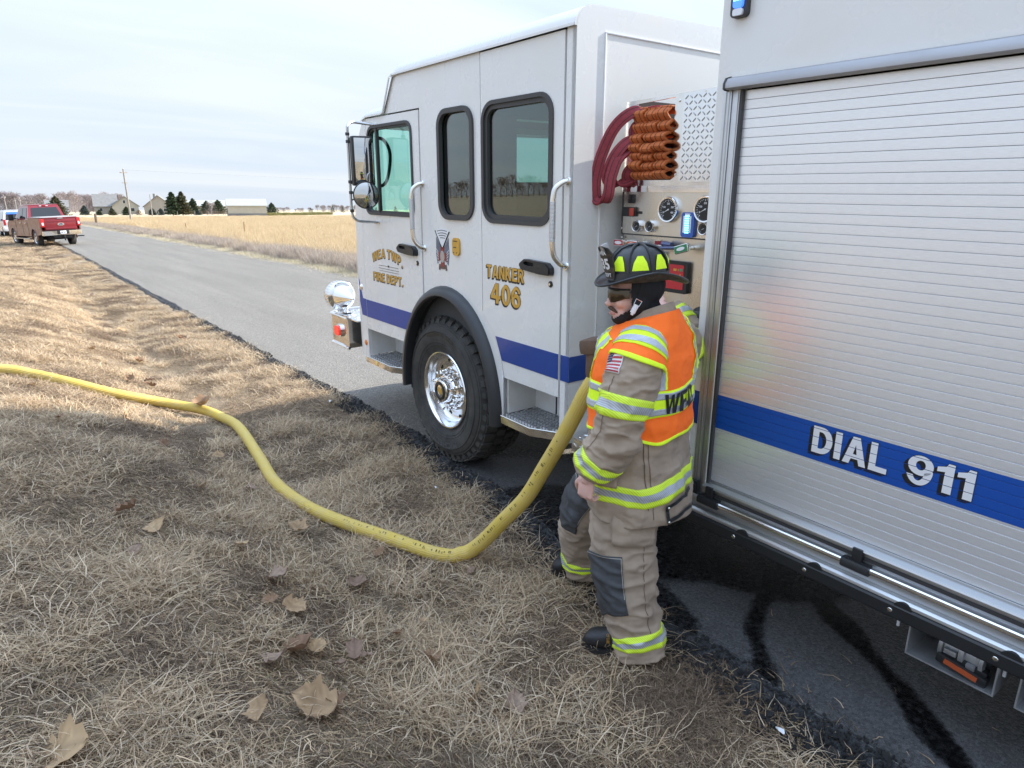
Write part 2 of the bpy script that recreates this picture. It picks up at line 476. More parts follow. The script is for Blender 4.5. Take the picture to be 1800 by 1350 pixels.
M['clear'] = pm('clear_lens', (0.75, 0.78, 0.85), 0.1, coat=0.6)
M['glass'] = glass_mat('tinted_glass', (0.74, 0.94, 0.88), 1.4)
M['glass_dark'] = glass_mat('privacy_glass', (0.46, 0.64, 0.60), 2.6)
M['chrome_bar'] = pm('bright_bar', (0.8, 0.8, 0.81), 0.22, metal=1.0)
M['interior'] = pm('cab_interior', (0.05, 0.052, 0.055), 0.8)
M['seat'] = pm('cab_seat', (0.03, 0.03, 0.032), 0.85)
# ================================================================== SETTING
nrg = np.random.default_rng(11)
GX = [-400, -60, -20, -6, -1.5, -.2, .3, .8, 1.2, 1.5, 1.9, 2.3, 2.62, 3.2, 5.0]
GZ = [.85, .8, .75, .7, .6, .46, .33, .12, -.06, -.10, -.05, -.035, -.03, -.06, -.08]
def gz(x): return np.interp(x, GX, GZ)
def lump(x, y):
    return 0.010 * np.sin(x * 3.1 + y * 1.3) + 0.008 * np.sin(y * 2.7 - x * 1.9 + 1) + 0.006 * np.sin(x * 7.3 + 2) * np.sin(y * 6.1)
def ground_z(x, y):
    x = np.asarray(x, float); y = np.asarray(y, float); w = np.clip((2.3 - x) / 0.5, 0, 1)
    far = np.clip((y - 12) / 22, 0, 1); far = far * far * (3 - 2 * far)       # the bank levels out down the road
    g0 = gz(x)
    return np.where(x < 2.3, g0 * (1 - far) + np.minimum(g0, -.06) * far, g0) + lump(x, y) * w

def grid_sheet(name, xs, ys, zf, mat):
    X, Y = np.meshgrid(xs, ys); Z = zf(X, Y)
    n, m = X.shape
    V = np.stack([X, Y, Z], -1).reshape(-1, 3)
    i = np.arange(n * m).reshape(n, m)
    F = np.stack([i[:-1, :-1], i[:-1, 1:], i[1:, 1:], i[1:, :-1]], -1).reshape(-1, 4)
    return obj(name, np_mesh(name, V, F), mat)

def ground_mat(name, c0, c1, c2, s0=1.2, s1=25, rough=0.95, bump=0.6):
    m = bpy.data.materials.new(name); m.use_nodes = True; t = m.node_tree; b = t.nodes['Principled BSDF']
    b.inputs['Roughness'].default_value = rough; b.inputs['Specular IOR Level'].default_value = 0.15
    co = t.nodes.new('ShaderNodeTexCoord')
    a = t.nodes.new('ShaderNodeTexNoise'); a.inputs['Scale'].default_value = s0; a.inputs['Detail'].default_value = 8
    d = t.nodes.new('ShaderNodeTexNoise'); d.inputs['Scale'].default_value = s1; d.inputs['Detail'].default_value = 6
    t.links.new(co.outputs['Object'], a.inputs['Vector']); t.links.new(co.outputs['Object'], d.inputs['Vector'])
    r = t.nodes.new('ShaderNodeValToRGB'); r.color_ramp.elements[0].position = .3; r.color_ramp.elements[1].position = .7
    r.color_ramp.elements[0].color = (*c0, 1); r.color_ramp.elements[1].color = (*c2, 1)
    e = r.color_ramp.elements.new(.5); e.color = (*c1, 1)
    x = t.nodes.new('ShaderNodeMath'); x.operation = 'MULTIPLY_ADD'; x.inputs[1].default_value = .6
    y = t.nodes.new('ShaderNodeMath'); y.operation = 'MULTIPLY'; y.inputs[1].default_value = .42
    t.links.new(d.outputs['Fac'], y.inputs[0]); t.links.new(a.outputs['Fac'], x.inputs[0]); t.links.new(y.outputs[0], x.inputs[2])
    t.links.new(x.outputs[0], r.inputs[0]); t.links.new(r.outputs[0], b.inputs['Base Color'])
    bp = t.nodes.new('ShaderNodeBump'); bp.inputs['Strength'].default_value = bump; bp.inputs['Distance'].default_value = .02
    t.links.new(d.outputs['Fac'], bp.inputs['Height']); t.links.new(bp.outputs[0], b.inputs['Normal'])
    return m

M['soil'] = ground_mat('thatch_soil', (.11, .083, .057), (.25, .195, .135), (.45, .36, .25), 3.0, 130, bump=1.0)
M['field'] = ground_mat('dry_field', (.44, .35, .23), (.52, .43, .29), (.58, .49, .35), .05, 1.6)

def asphalt(name, base, rough=.85, wet=False, light=1.9):
    m = bpy.data.materials.new(name); m.use_nodes = True; t = m.node_tree; b = t.nodes['Principled BSDF']
    co = t.nodes.new('ShaderNodeTexCoord')
    v = t.nodes.new('ShaderNodeTexVoronoi'); v.inputs['Scale'].default_value = 95; t.links.new(co.outputs['Object'], v.inputs['Vector'])
    n = t.nodes.new('ShaderNodeTexNoise'); n.inputs['Scale'].default_value = 1.1; n.inputs['Detail'].default_value = 5; n.inputs['Roughness'].default_value = .65
    mpp = t.nodes.new('ShaderNodeMapping'); mpp.inputs['Scale'].default_value = (1.6, .12, 1)
    t.links.new(co.outputs['Object'], mpp.inputs[0]); t.links.new(mpp.outputs[0], n.inputs['Vector'])
    f = t.nodes.new('ShaderNodeTexNoise'); f.inputs['Scale'].default_value = 240; f.inputs['Detail'].default_value = 2
    t.links.new(co.outputs['Object'], f.inputs['Vector'])
    mx = t.nodes.new('ShaderNodeMix'); mx.data_type = 'RGBA'
    mx.inputs[6].default_value = (*[c * .62 for c in base], 1); mx.inputs[7].default_value = (*[min(1, c * light) for c in base], 1)
    mr = t.nodes.new('ShaderNodeMapRange'); mr.inputs[1].default_value = .3; mr.inputs[2].default_value = .75
    t.links.new(f.outputs['Fac'], mr.inputs[0]); t.links.new(mr.outputs[0], mx.inputs[0])
    m2 = t.nodes.new('ShaderNodeMix'); m2.data_type = 'RGBA'; m2.blend_type = 'MULTIPLY'; m2.inputs[0].default_value = 1
    mr2 = t.nodes.new('ShaderNodeMapRange'); mr2.inputs[1].default_value = .3; mr2.inputs[2].default_value = .7
    mr2.inputs[3].default_value = .86; mr2.inputs[4].default_value = 1.1
    t.links.new(n.outputs['Fac'], mr2.inputs[0]); t.links.new(mx.outputs[2], m2.inputs[6]); t.links.new(mr2.outputs[0], m2.inputs[7])
    cv = t.nodes.new('ShaderNodeTexVoronoi'); cv.inputs['Scale'].default_value = 95; t.links.new(co.outputs['Object'], cv.inputs['Vector'])
    sx = t.nodes.new('ShaderNodeSeparateColor'); t.links.new(cv.outputs['Color'], sx.inputs[0])
    m3 = t.nodes.new('ShaderNodeMapRange'); m3.inputs[3].default_value = .66; m3.inputs[4].default_value = 1.36; t.links.new(sx.outputs[0], m3.inputs[0])
    m4 = t.nodes.new('ShaderNodeMix'); m4.data_type = 'RGBA'; m4.blend_type = 'MULTIPLY'; m4.inputs[0].default_value = 1
    t.links.new(m2.outputs[2], m4.inputs[6]); t.links.new(m3.outputs[0], m4.inputs[7])
    t.links.new(m4.outputs[2], b.inputs['Base Color'])
    b.inputs['Roughness'].default_value = rough
    b.inputs['Specular IOR Level'].default_value = .22
    bp = t.nodes.new('ShaderNodeBump'); bp.inputs['Strength'].default_value = .75; bp.inputs['Distance'].default_value = .006
    t.links.new(v.outputs['Distance'], bp.inputs['Height']); t.links.new(bp.outputs[0], b.inputs['Normal'])
    if wet:
        bp.inputs['Strength'].default_value = .14; b.inputs['Specular IOR Level'].default_value = .35
        a = t.nodes.new('ShaderNodeAttribute'); a.attribute_name = 'wet'
        nn = t.nodes.new('ShaderNodeTexNoise'); nn.inputs['Scale'].default_value = 38; nn.inputs['Detail'].default_value = 6; nn.inputs['Roughness'].default_value = .7
        t.links.new(co.outputs['Object'], nn.inputs['Vector'])
        ad = t.nodes.new('ShaderNodeMath'); ad.operation = 'MULTIPLY_ADD'; ad.inputs[1].default_value = .55
        t.links.new(nn.outputs['Fac'], ad.inputs[0]); t.links.new(a.outputs['Fac'], ad.inputs[2])
        st = t.nodes.new('ShaderNodeMapRange'); st.inputs[1].default_value = .69; st.inputs[2].default_value = .92
        t.links.new(ad.outputs[0], st.inputs[0])
        tr = t.nodes.new('ShaderNodeBsdfTransparent'); xs = t.nodes.new('ShaderNodeMixShader')
        t.links.new(st.outputs[0], xs.inputs[0]); t.links.new(tr.outputs[0], xs.inputs[1]); t.links.new(b.outputs[0], xs.inputs[2])
        t.links.new(xs.outputs[0], t.nodes['Material Output'].inputs[0])
    return m
M['road'] = asphalt('grey_asphalt', (.152, .141, .127), .95)
M['edge'] = asphalt('black_road_edge', (.040, .040, .041), .8)
M['wet'] = asphalt('wet_asphalt', (.0035, .0035, .004), .22, wet=True, light=1.4)

# ---- ground sheets
xs = np.concatenate([[-1500, -500, -200, -80, -40, -20, -12, -8, -6, -5], np.arange(-4, 2.7, .08), [2.8, 3.2, 5.0]])
ys = np.concatenate([[-300, -100, -30, -10, -3, -1], np.arange(0, 14, .1), np.arange(14, 60, .8), [60, 75, 100, 140, 200, 300, 500, 900, 2500]])
g = grid_sheet('verge_ground', xs, ys, ground_z, M['soil']); tag(g, kind='structure')
def fz(x, y): return np.interp(x, [5, 8.6, 9.2, 10.5, 13, 30, 2500], [-.08, -.06, -.03, -.22, -.05, 0, 0]) + .02 * np.sin(x * .9) * np.sin(y * .7)
g = grid_sheet('field', np.concatenate([[5.0, 7, 8.5], np.arange(8.7, 16, .35), np.arange(16, 40, 2), [45, 60, 90, 150, 300, 700, 2500]]),
               np.concatenate([[-300, -60, -10], np.arange(-2, 60, .8), np.arange(60, 130, 5), [140, 200, 300, 600, 1200, 2500]]), fz, M['field'])
tag(g, kind='structure')

# ---- road: left edge follows the measured ragged line
RY = [-40, -4, 0.6, 1.0, 1.4, 1.9, 2.4, 2.9, 3.6, 4.8, 6.4, 8.4, 15.6, 35, 80, 400, 1500]
RX = [2.5, 2.4, 2.27, 2.27, 2.30, 2.27, 2.33, 2.46, 2.60, 2.70, 2.72, 2.73, 2.77, 2.88, 2.9, 3.4, 6.0]
def edge_in(y): return np.interp(y, RY, RX) + .012 * np.sin(y * 9.0) + .01 * np.sin(y * 4.1 + 1) + .02 * np.sin(y * 1.3)
OY = [-40, -4, .6, 1.0, 1.4, 1.9, 2.4, 3.4, 5.1, 8, 15, 34, 80, 1500]
OWD = [.24, .24, .20, .20, .21, .21, .21, .22, .21, .18, .16, .15, .14, .14]
def edge_w(y): return np.interp(y, OY, OWD)
yy = np.concatenate([[-40, -10, -3], np.arange(-1, 9, .05), np.arange(9, 40, .4), np.arange(40, 100, 3), [120, 160, 240, 400, 800, 1500]])
def far_edge(y): return np.interp(y, [-40, 19, 93, 400, 1500], [8.55, 8.55, 9.0, 9.6, 13.5]) + .05 * np.sin(y * .9)
V = []; nx = 9
for y in yy:
    a, b = float(edge_in(y)), float(far_edge(y))
    for k in range(nx): V.append((a + (b - a) * k / (nx - 1), y, 0.012 * math.sin(math.pi * k / (nx - 1))))
i = np.arange(len(yy) * nx).reshape(len(yy), nx)
F = np.stack([i[:-1, :-1], i[:-1, 1:], i[1:, 1:], i[1:, :-1]], -1).reshape(-1, 4)
g = obj('road', np_mesh('road', V, F), M['road']); tag(g, kind='structure')
# sloping black broken edge of the asphalt: real pebbles in relief
ye = np.concatenate([[-20, -3], np.arange(-.5, 7, .013), np.arange(7, 16, .04), np.arange(16, 60, .4), [60, 80, 120, 200, 400, 1500]])
nx = 18; V = []
for y in ye:
    a = float(edge_in(y)); w = float(edge_w(y)) * (1 + .22 * noise.noise((y * 3.1, 0, 5)) + .12 * noise.noise((y * 11.0, 3, 5)))
    for k in range(nx):
        t = k / (nx - 1); x = a + .012 - (w + .012) * t
        zb = float(ground_z(x, y)) - .015
        z = (.003 if k == 0 else .002) * (1 - t) + zb * t
        bmp = 0.0
        if k > 0:
            bmp = max(0, noise.noise((x * 55, y * 55, 1.0))) * .030 + max(0, noise.noise((x * 120, y * 120, 7.0))) * .009 + .03 * noise.noise((x * 14, y * 14, 3))
        V.append((x, y, z + bmp * min(1, t * 3)))
i = np.arange(len(ye) * nx).reshape(len(ye), nx)
F = np.stack([i[:-1, :-1], i[:-1, 1:], i[1:, 1:], i[1:, :-1]], -1).reshape(-1, 4)
g = obj('road_edge', np_mesh('road_edge', V, F, smooth=False), M['edge']); tag(g, kind='structure')

# ---- wet patch with its running trails
def seg_d(px, py, pts):
    d = np.full(px.shape, 9.0)
    for (ax, ay), (bx, by) in zip(pts[:-1], pts[1:]):
        vx, vy = bx - ax, by - ay; L = vx * vx + vy * vy
        t = np.clip(((px - ax) * vx + (py - ay) * vy) / L, 0, 1)
        d = np.minimum(d, np.hypot(px - ax - t * vx, py - ay - t * vy))
    return d
Uu, Y = np.meshgrid(np.arange(.003, 2.7, .02), np.arange(.2, 4.4, .02)); X = edge_in(Y) + Uu
t1 = seg_d(X, Y, [(3.3, 1.95), (3.23, 1.73), (3.12, 1.57), (2.97, 1.37), (2.83, 1.15), (2.71, .96), (2.58, .80), (2.45, .62), (2.3, .4)])
t2 = seg_d(X, Y, [(3.24, 1.72), (2.96, 1.68), (2.77, 1.64), (2.56, 1.53), (2.41, 1.39), (2.30, 1.30)])
wob = np.array([noise.noise((a * 3.2, b * 3.2, 1)) for a, b in zip(X.ravel(), Y.ravel())]).reshape(X.shape)
t1 = t1 + wob * .045; t2 = t2 + wob * .04
wet = np.clip(.60 - (t1 - .035) * 7, 0, .60)
wet = np.maximum(wet, np.clip(.58 - (t2 - .030) * 7, 0, .58))
big = seg_d(X, Y, [(2.6, 3.1), (2.75, 2.5), (3.1, 2.2), (3.25, 1.85)])
wet = np.maximum(wet, np.clip(.56 - (big - .42) * 2.6, 0, .56))
b2 = seg_d(X, Y, [(2.35, 2.6), (2.42, 2.1), (2.30, 1.80)])
wet = np.maximum(wet, np.clip(.55 - (b2 - .11) * 4.5, 0, .55))
ok_ = X > 0
n, m = X.shape; Z = .0045 + .012 * np.sin(np.pi * np.clip((X - edge_in(Y)) / (8.55 - edge_in(Y)), 0, 1))
V = np.stack([X, Y, Z], -1).reshape(-1, 3); i = np.arange(n * m).reshape(n, m)
F = np.stack([i[:-1, :-1], i[:-1, 1:], i[1:, 1:], i[1:, :-1]], -1).reshape(-1, 4)
keep = (ok_.ravel()[F].all(1)) & (wet.ravel()[F].max(1) > .12)
# darker sheet: the truck's shade put into the colour, plus moisture round the water
shade_damp = seg_d(X, Y, [(2.5, 3.3), (2.9, 2.2), (3.3, 1.2), (3.2, .2)])
shade_damp = np.clip(.74 - np.maximum(shade_damp - .75, 0) * .9, 0, .74)
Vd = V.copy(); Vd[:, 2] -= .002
kd = ok_.ravel()[F].all(1) & (shade_damp.ravel()[F].max(1) > .1)
md = np_mesh('shade_damp_asphalt', Vd, F[kd]); at = md.attributes.new('wet', 'FLOAT', 'POINT'); at.data.foreach_set('value', shade_damp.ravel().astype(np.float32))  # the puddle's attribute, here holding the shade and moisture mask
M['shade_damp'] = asphalt('shade_damp_asphalt', (.060, .060, .062), .62, wet=True, light=1.8)
M['shade_damp'].node_tree.nodes['Bump'].inputs['Strength'].default_value = .6
g = obj('shade_damp_asphalt', md, M['shade_damp']); tag(g, kind='structure')
me = np_mesh('puddle', V, F[keep])
at = me.attributes.new('wet', 'FLOAT', 'POINT'); at.data.foreach_set('value', wet.ravel().astype(np.float32))
g = obj('puddle', me, M['wet']); tag(g, kind='structure')

# ---- dry grass: unlinked tufts, scattered by geometry nodes on one stuff object
M['blade'] = col_mat('dry_blade', .75, .25)
def tuft(name, n, rad, L, W, lean, pal, segs=3, gauss=True, droop=1.0, swirl=None, seed=0, tone=(1, 1, 1)):
    r = np.random.default_rng(seed)
    if gauss: px, py = r.normal(0, rad * .5, n), r.normal(0, rad * .5, n)
    else: a, q = r.uniform(0, 2 * np.pi, n), rad * np.sqrt(r.uniform(0, 1, n)); px, py = q * np.cos(a), q * np.sin(a)
    az = r.uniform(0, 2 * np.pi, n) if swirl is None else swirl + r.normal(0, .9, n)
    le = r.uniform(*L, n); wd = r.uniform(*W, n); ln = r.uniform(*lean, n)
    side = az + np.pi / 2 + r.uniform(-.6, .6, n)
    P = np.zeros((n, segs + 1, 2, 3)); x = np.zeros(n); y = np.zeros(n); z = np.zeros(n) + r.uniform(-.01, .012, n)
    for k in range(segs + 1):
        t = k / segs; w = wd * (1 - .85 * t ** 1.6) * .5
        if k == segs: w = wd * .04
        for s_, sg in ((0, -1), (1, 1)):
            P[:, k, s_, 0] = px + x + sg * w * np.cos(side); P[:, k, s_, 1] = py + y + sg * w * np.sin(side); P[:, k, s_, 2] = z
        th = ln + droop * (t + .5 / segs) * .9 * r.uniform(.5, 1.2, n); th = np.minimum(th, 1.75)
        dl = le / segs; az2 = az + r.normal(0, .25, n)
        x = x + np.sin(th) * np.cos(az2) * dl; y = y + np.sin(th) * np.sin(az2) * dl; z = np.maximum(z + np.cos(th) * dl, -.004)
    V = P.reshape(-1, 3)
    base = (np.arange(n) * (segs + 1) * 2)[:, None, None]
    q = np.array([[2 * k, 2 * k + 1, 2 * k + 3, 2 * k + 2] for k in range(segs)])[None]
    F = (base + q).reshape(-1, 4)
    ci = r.integers(0, len(pal), n); c = np.array(pal)[ci] * r.uniform(.62, 1.26, (n, 1)) * np.array(tone)
    col = np.repeat(c, (segs + 1) * 2, axis=0)
    me = np_mesh(name, V, F, col=np.clip(col, 0, 1)); me.materials.append(M['blade'])
    return bpy.data.objects.new(name, me)      # never linked: only a source for the scatter

def scatter(name, src, P, rot, scl, idx, kind='stuff'):
    me = bpy.data.meshes.new(name); me.vertices.add(len(P)); me.vertices.foreach_set('co', np.asarray(P, np.float32).ravel())
    a = me.attributes.new('rot', 'FLOAT_VECTOR', 'POINT'); a.data.foreach_set('vector', np.asarray(rot, np.float32).ravel())
    a = me.attributes.new('scl', 'FLOAT', 'POINT'); a.data.foreach_set('value', np.asarray(scl, np.float32))
    a = me.attributes.new('pick', 'INT', 'POINT'); a.data.foreach_set('value', np.asarray(idx, np.int32))
    o = obj(name, me); tag(o, kind=kind)
    ng = bpy.data.node_groups.new(name, 'GeometryNodeTree')
    ng.interface.new_socket('Geometry', in_out='INPUT', socket_type='NodeSocketGeometry')
    ng.interface.new_socket('Geometry', in_out='OUTPUT', socket_type='NodeSocketGeometry')
    gi = ng.nodes.new('NodeGroupInput'); go = ng.nodes.new('NodeGroupOutput')
    gg = ng.nodes.new('GeometryNodeGeometryToInstance')
    for s_ in src:
        oi = ng.nodes.new('GeometryNodeObjectInfo'); oi.inputs[0].default_value = s_
        try: oi.inputs['As Instance'].default_value = True
        except Exception: pass
        ng.links.new(oi.outputs['Geometry'], gg.inputs[0])
    ip = ng.nodes.new('GeometryNodeInstanceOnPoints'); ip.inputs['Pick Instance'].default_value = True
    def na(nm, dt):
        q = ng.nodes.new('GeometryNodeInputNamedAttribute'); q.data_type = dt; q.inputs[0].default_value = nm; return q.outputs['Attribute']
    ng.links.new(gi.outputs[0], ip.inputs['Points']); ng.links.new(gg.outputs[0], ip.inputs['Instance'])
    ng.links.new(na('pick', 'INT'), ip.inputs['Instance Index'])
    er = ng.nodes.new('FunctionNodeEulerToRotation'); ng.links.new(na('rot', 'FLOAT_VECTOR'), er.inputs[0])
    ng.links.new(er.outputs[0], ip.inputs['Rotation']); ng.links.new(na('scl', 'FLOAT'), ip.inputs['Scale'])
    ng.links.new(ip.outputs[0], go.inputs[0])
    md = o.modifiers.new('scatter', 'NODES'); md.node_group = ng
    return o

PAL = [(.58, .435, .255), (.47, .345, .20), (.66, .515, .32), (.36, .262, .155), (.20, .142, .085), (.52, .40, .245), (.74, .61, .41), (.31, .232, .15), (.43, .335, .225), (.27, .222, .115), (.17, .125, .08), (.13, .095, .062), (.24, .18, .12)]
TONE = (.86, .82, .85)
lawn = [tuft('tuft%d' % k, 2000, .40, (.035, .105), (.0020, .0046), (1.08, 1.56), [tuple(c * (1.12, .92, 1.04, .82, 1.0, 1.15, .88)[k] for c in q) for q in PAL], 3, tone=TONE, seed=k, swirl=(k * 1.1 if k % 2 else None)) for k in range(7)]
lawn += [tuft('tuftb%d' % k, 420, .16, (.08, .19), (.0026, .0056), (.55, 1.4), [(.68, .54, .34), (.56, .43, .26), (.76, .64, .44)], 4, tone=TONE, seed=40 + k, droop=1.3) for k in range(3)]
lawn += [tuft('tuftd%d' % k, 1500, .22, (.03, .09), (.002, .004), (.6, 1.5), [(.23, .168, .108), (.30, .225, .15), (.18, .13, .085), (.36, .275, .185)], 3, tone=TONE, seed=60 + k) for k in range(2)]
P = []; 
def put(x, y): P.append((x, y))
def inside(x, y, mrg=.0):
    """within the camera's view, with a margin for a step to the side"""
    a = math.degrees(math.atan2(x, y)); r = math.hypot(x, y)
    return (-14 < a < 82 and r > .5) or (r < 5.5 and x > -3.6)
def strip(x0, x1, y0, y1, dens):
    n = int((x1 - x0) * (y1 - y0) * dens)
    for _ in range(n):
        x, y = rng.uniform(x0, x1), rng.uniform(y0, y1)
        lim = float(edge_in(y)) - float(edge_w(y)) - .10 + rng.gauss(0, .05) - (.10 if y > 9 else 0)
        if x < lim and inside(x, y): put(x, y)
strip(-3.5, 2.7, -2.2, 5.5, 18)
strip(-1.2, 2.7, .9, 5.5, 24)
strip(-2.5, 2.7, 5.5, 9, 22)
strip(-2.5, 2.8, 9, 26, 20)
strip(-4, 2.9, 26, 70, 5)
strip(-30, 2.9, 70, 200, .8)
for _ in range(130):                           # straw tufts hanging over the asphalt edge
    y = rng.uniform(.4, 14); x = float(edge_in(y)) - float(edge_w(y)) + rng.gauss(-.03, .05); put(x, y)
P = np.array(P); n = len(P)
Z = ground_z(P[:, 0], P[:, 1])
sl = (ground_z(P[:, 0] + .05, P[:, 1]) - ground_z(P[:, 0] - .05, P[:, 1])) / .1
rot = np.array([(Matrix.Rotation(-math.atan(s_), 3, 'Y') @ Matrix.Rotation(a_, 3, 'Z')).to_euler()[:] for s_, a_ in zip(sl, nrg.uniform(0, 6.28, n))])
pn = np.array([noise.noise((x * .9, y * .9, 4.0)) for x, y in P]) + nrg.normal(0, .18, n)
pick = np.where(pn > .46, nrg.integers(7, 10, n), np.where(pn < -.42, nrg.integers(10, 12, n), nrg.integers(0, 7, n)))
pick = np.where(P[:, 1] > 26, nrg.integers(0, 7, n), pick)
scl = nrg.uniform(.75, 1.25, n) * np.where(P[:, 1] > 26, 1.5, 1) * np.where(P[:, 1] > 70, 2.2, 1)
# rotate about z first, then tilt with the slope: keep tilt only where it is steep
scatter('dry_grass', lawn, np.column_stack([P, Z - .004]), rot, scl, pick)

# crumbs of broken asphalt lying along the edge
stones = []
for k in range(4):
    bm = bmesh.new(); bmesh.ops.create_icosphere(bm, subdivisions=1, radius=1.0)
    for v in bm.verts: v.co *= .75 + .5 * abs(noise.noise(v.co * 1.3 + Vector((k * 7, 0, 0)))); v.co.z *= .7
    me = MB().bm(bm).mesh('crumb', 0); me.materials.append(M['edge']); stones.append(bpy.data.objects.new('crumb', me))
P = []
for _ in range(9000):
    y = .3 + 14 * rng.random() ** 1.7; w = float(edge_w(y)); t = rng.random() ** .8
    P.append((float(edge_in(y)) + .02 - (w + .06) * t, y, t))
P = np.array(P); n = len(P); sz = nrg.uniform(.0035, .010, n) * np.where(nrg.random(n) < .12, 1.9, 1)
zz = ground_z(P[:, 0], P[:, 1]) * np.minimum(1, P[:, 2]) + .006 + .008 * nrg.random(n)
scatter('asphalt_crumbs', stones, np.column_stack([P[:, 0], P[:, 1], zz]), nrg.uniform(0, 6.28, (n, 3)), sz, nrg.integers(0, 4, n))

# low pale grass along the far road edge, weeds in the ditch and tall straw in the field
edge_t = [tuft('edge%d' % k, 900, .5, (.08, .22), (.004, .008), (.3, 1.3), [(.62, .54, .38), (.54, .45, .30), (.68, .62, .47)], 2, seed=80 + k) for k in range(3)]
P = [(float(far_edge(y)) + rng.uniform(.0, .9), y) for y in np.concatenate([nrg.uniform(9, 60, 700), nrg.uniform(60, 200, 500)])]
P = np.array(P); n = len(P)
scatter('roadside_grass', edge_t, np.column_stack([P, fz(P[:, 0], P[:, 1])]), np.column_stack([np.zeros((n, 2)), nrg.uniform(0, 6.28, n)]), nrg.uniform(.7, 1.2, n), nrg.integers(0, 3, n))
weed_t = [tuft('weed%d' % k, 700, .55, (.25, .62), (.004, .011), (.02, .8), [(.40, .34, .30), (.31, .26, .235), (.50, .42, .35), (.60, .50, .38), (.36, .315, .30)], 3, seed=90 + k, droop=.5) for k in range(4)]
P = []
for _ in range(1500):
    y = rng.uniform(9, 110) if rng.random() < .75 else rng.uniform(9, 30)
    x = float(far_edge(y)) + .75 + abs(rng.gauss(0, .8))
    if noise.noise((x * .25, y * .12, 9)) > -.28: P.append((x, y))
P = np.array(P); n = len(P)
scatter('roadside_weeds', weed_t, np.column_stack([P, fz(P[:, 0], P[:, 1])]), np.column_stack([np.zeros((n, 2)), nrg.uniform(0, 6.28, n)]), nrg.uniform(.6, 1.15, n), nrg.integers(0, 4, n))
tall_t = [tuft('tall%d' % k, 800, 1.0, (.35, .85), (.005, .011), (.05, .7), [(.66, .515, .32), (.58, .45, .275), (.72, .58, .385), (.62, .495, .325), (.49, .37, .23)], 3, seed=100 + k, droop=.7) for k in range(4)]
P = []
for _ in range(9000):
    y = 12 + 150 * rng.random() ** 1.6; x = rng.uniform(10.2, 75)
    a = math.degrees(math.atan2(x, y))
    if 3 < a < 32 and noise.noise((x * .12, y * .08, 2)) + .12 * rng.random() > -.33: P.append((x, y))
P = np.array(P); n = len(P)
scatter('field_grass', tall_t, np.column_stack([P, fz(P[:, 0], P[:, 1])]), np.column_stack([np.zeros((n, 2)), nrg.uniform(0, 6.28, n)]), nrg.uniform(.55, 1.1, n), nrg.integers(0, 4, n))

# ------------------------------------------------------------------ trees
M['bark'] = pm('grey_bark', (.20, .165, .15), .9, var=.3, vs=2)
M['bark_far'] = pm('hazed_grey_twigs', (.34, .29, .285), .95, var=.2, vs=.5)  # paler copy of the bark: distance haze put into the twig colour
M['needle'] = col_mat('evergreen_needles', .7, .15)
def bare_tree(seed, H, spread, levels=5, minw=.03, twigs=2.2, upr=.55):
    r = random.Random(seed); tr, cr = MB(), MB()
    def seg(mb, a, b, ra, rb):
        d = (b - a).normalized(); u, w = perp(d)
        vs = [a + u * ra, a + (-u * .5 + w * .87) * ra, a + (-u * .5 - w * .87) * ra, b + u * rb, b + (-u * .5 + w * .87) * rb, b + (-u * .5 - w * .87) * rb]
        mb.add(vs, [(0, 1, 4, 3), (1, 2, 5, 4), (2, 0, 3, 5)])
    def grow(p, d, L, rad, lv):
        e = p + d * L; rb = max(rad * .66, minw)
        seg(tr if lv < 2 else cr, p, e, rad, rb)
        if lv >= levels: return
        k = 3 if lv < 3 else (3 if r.random() < .6 else 2)
        for _ in range(k):
            ax = Vector((r.gauss(0, 1), r.gauss(0, 1), r.gauss(0, .5))).normalized()
            nd = (d * 1.0 + ax * spread * r.uniform(.6, 1.2) + Vector((0, 0, upr * .25))).normalized()
            grow(e - d * L * r.uniform(0, .35) * (lv > 0), nd, L * r.uniform(.62, .85), rb, lv + 1)
    grow(Vector((0, 0, 0)), Vector((r.gauss(0, .04), r.gauss(0, .04), 1)).normalized(), H * .28, H * .022, 0)
    zt = max(v[2] for v in cr.v); k = H / zt
    for _ in range(int(260 * twigs * (2.2 if levels >= 6 else 1))):              # fine outer twigs fill the crown
        a = r.uniform(0, 6.283); tt = r.uniform(.0, 1.0); q = math.sqrt(r.random()) * zt * .40 * math.sin(math.pi * min(1, .22 + tt * .74)) ** .7
        p = Vector((q * math.cos(a), q * math.sin(a), tt * zt * .97)); d = Vector((math.cos(a) * .6 + r.gauss(0, .4), math.sin(a) * .6 + r.gauss(0, .4), 1.0)).normalized()
        L = zt * r.uniform(.05, .13); u, w = perp(d); w_ = minw * r.uniform(.5, 1.0) / k
        a2 = r.uniform(0, 3.14); sd = (u * math.cos(a2) + w * math.sin(a2)) * w_
        cr.add([p - sd, p + sd, p + d * L], [(0, 1, 2)])
    for mb in (tr, cr): mb.v = [(x * k, y * k, z * k) for x, y, z in mb.v]
    return tr, cr
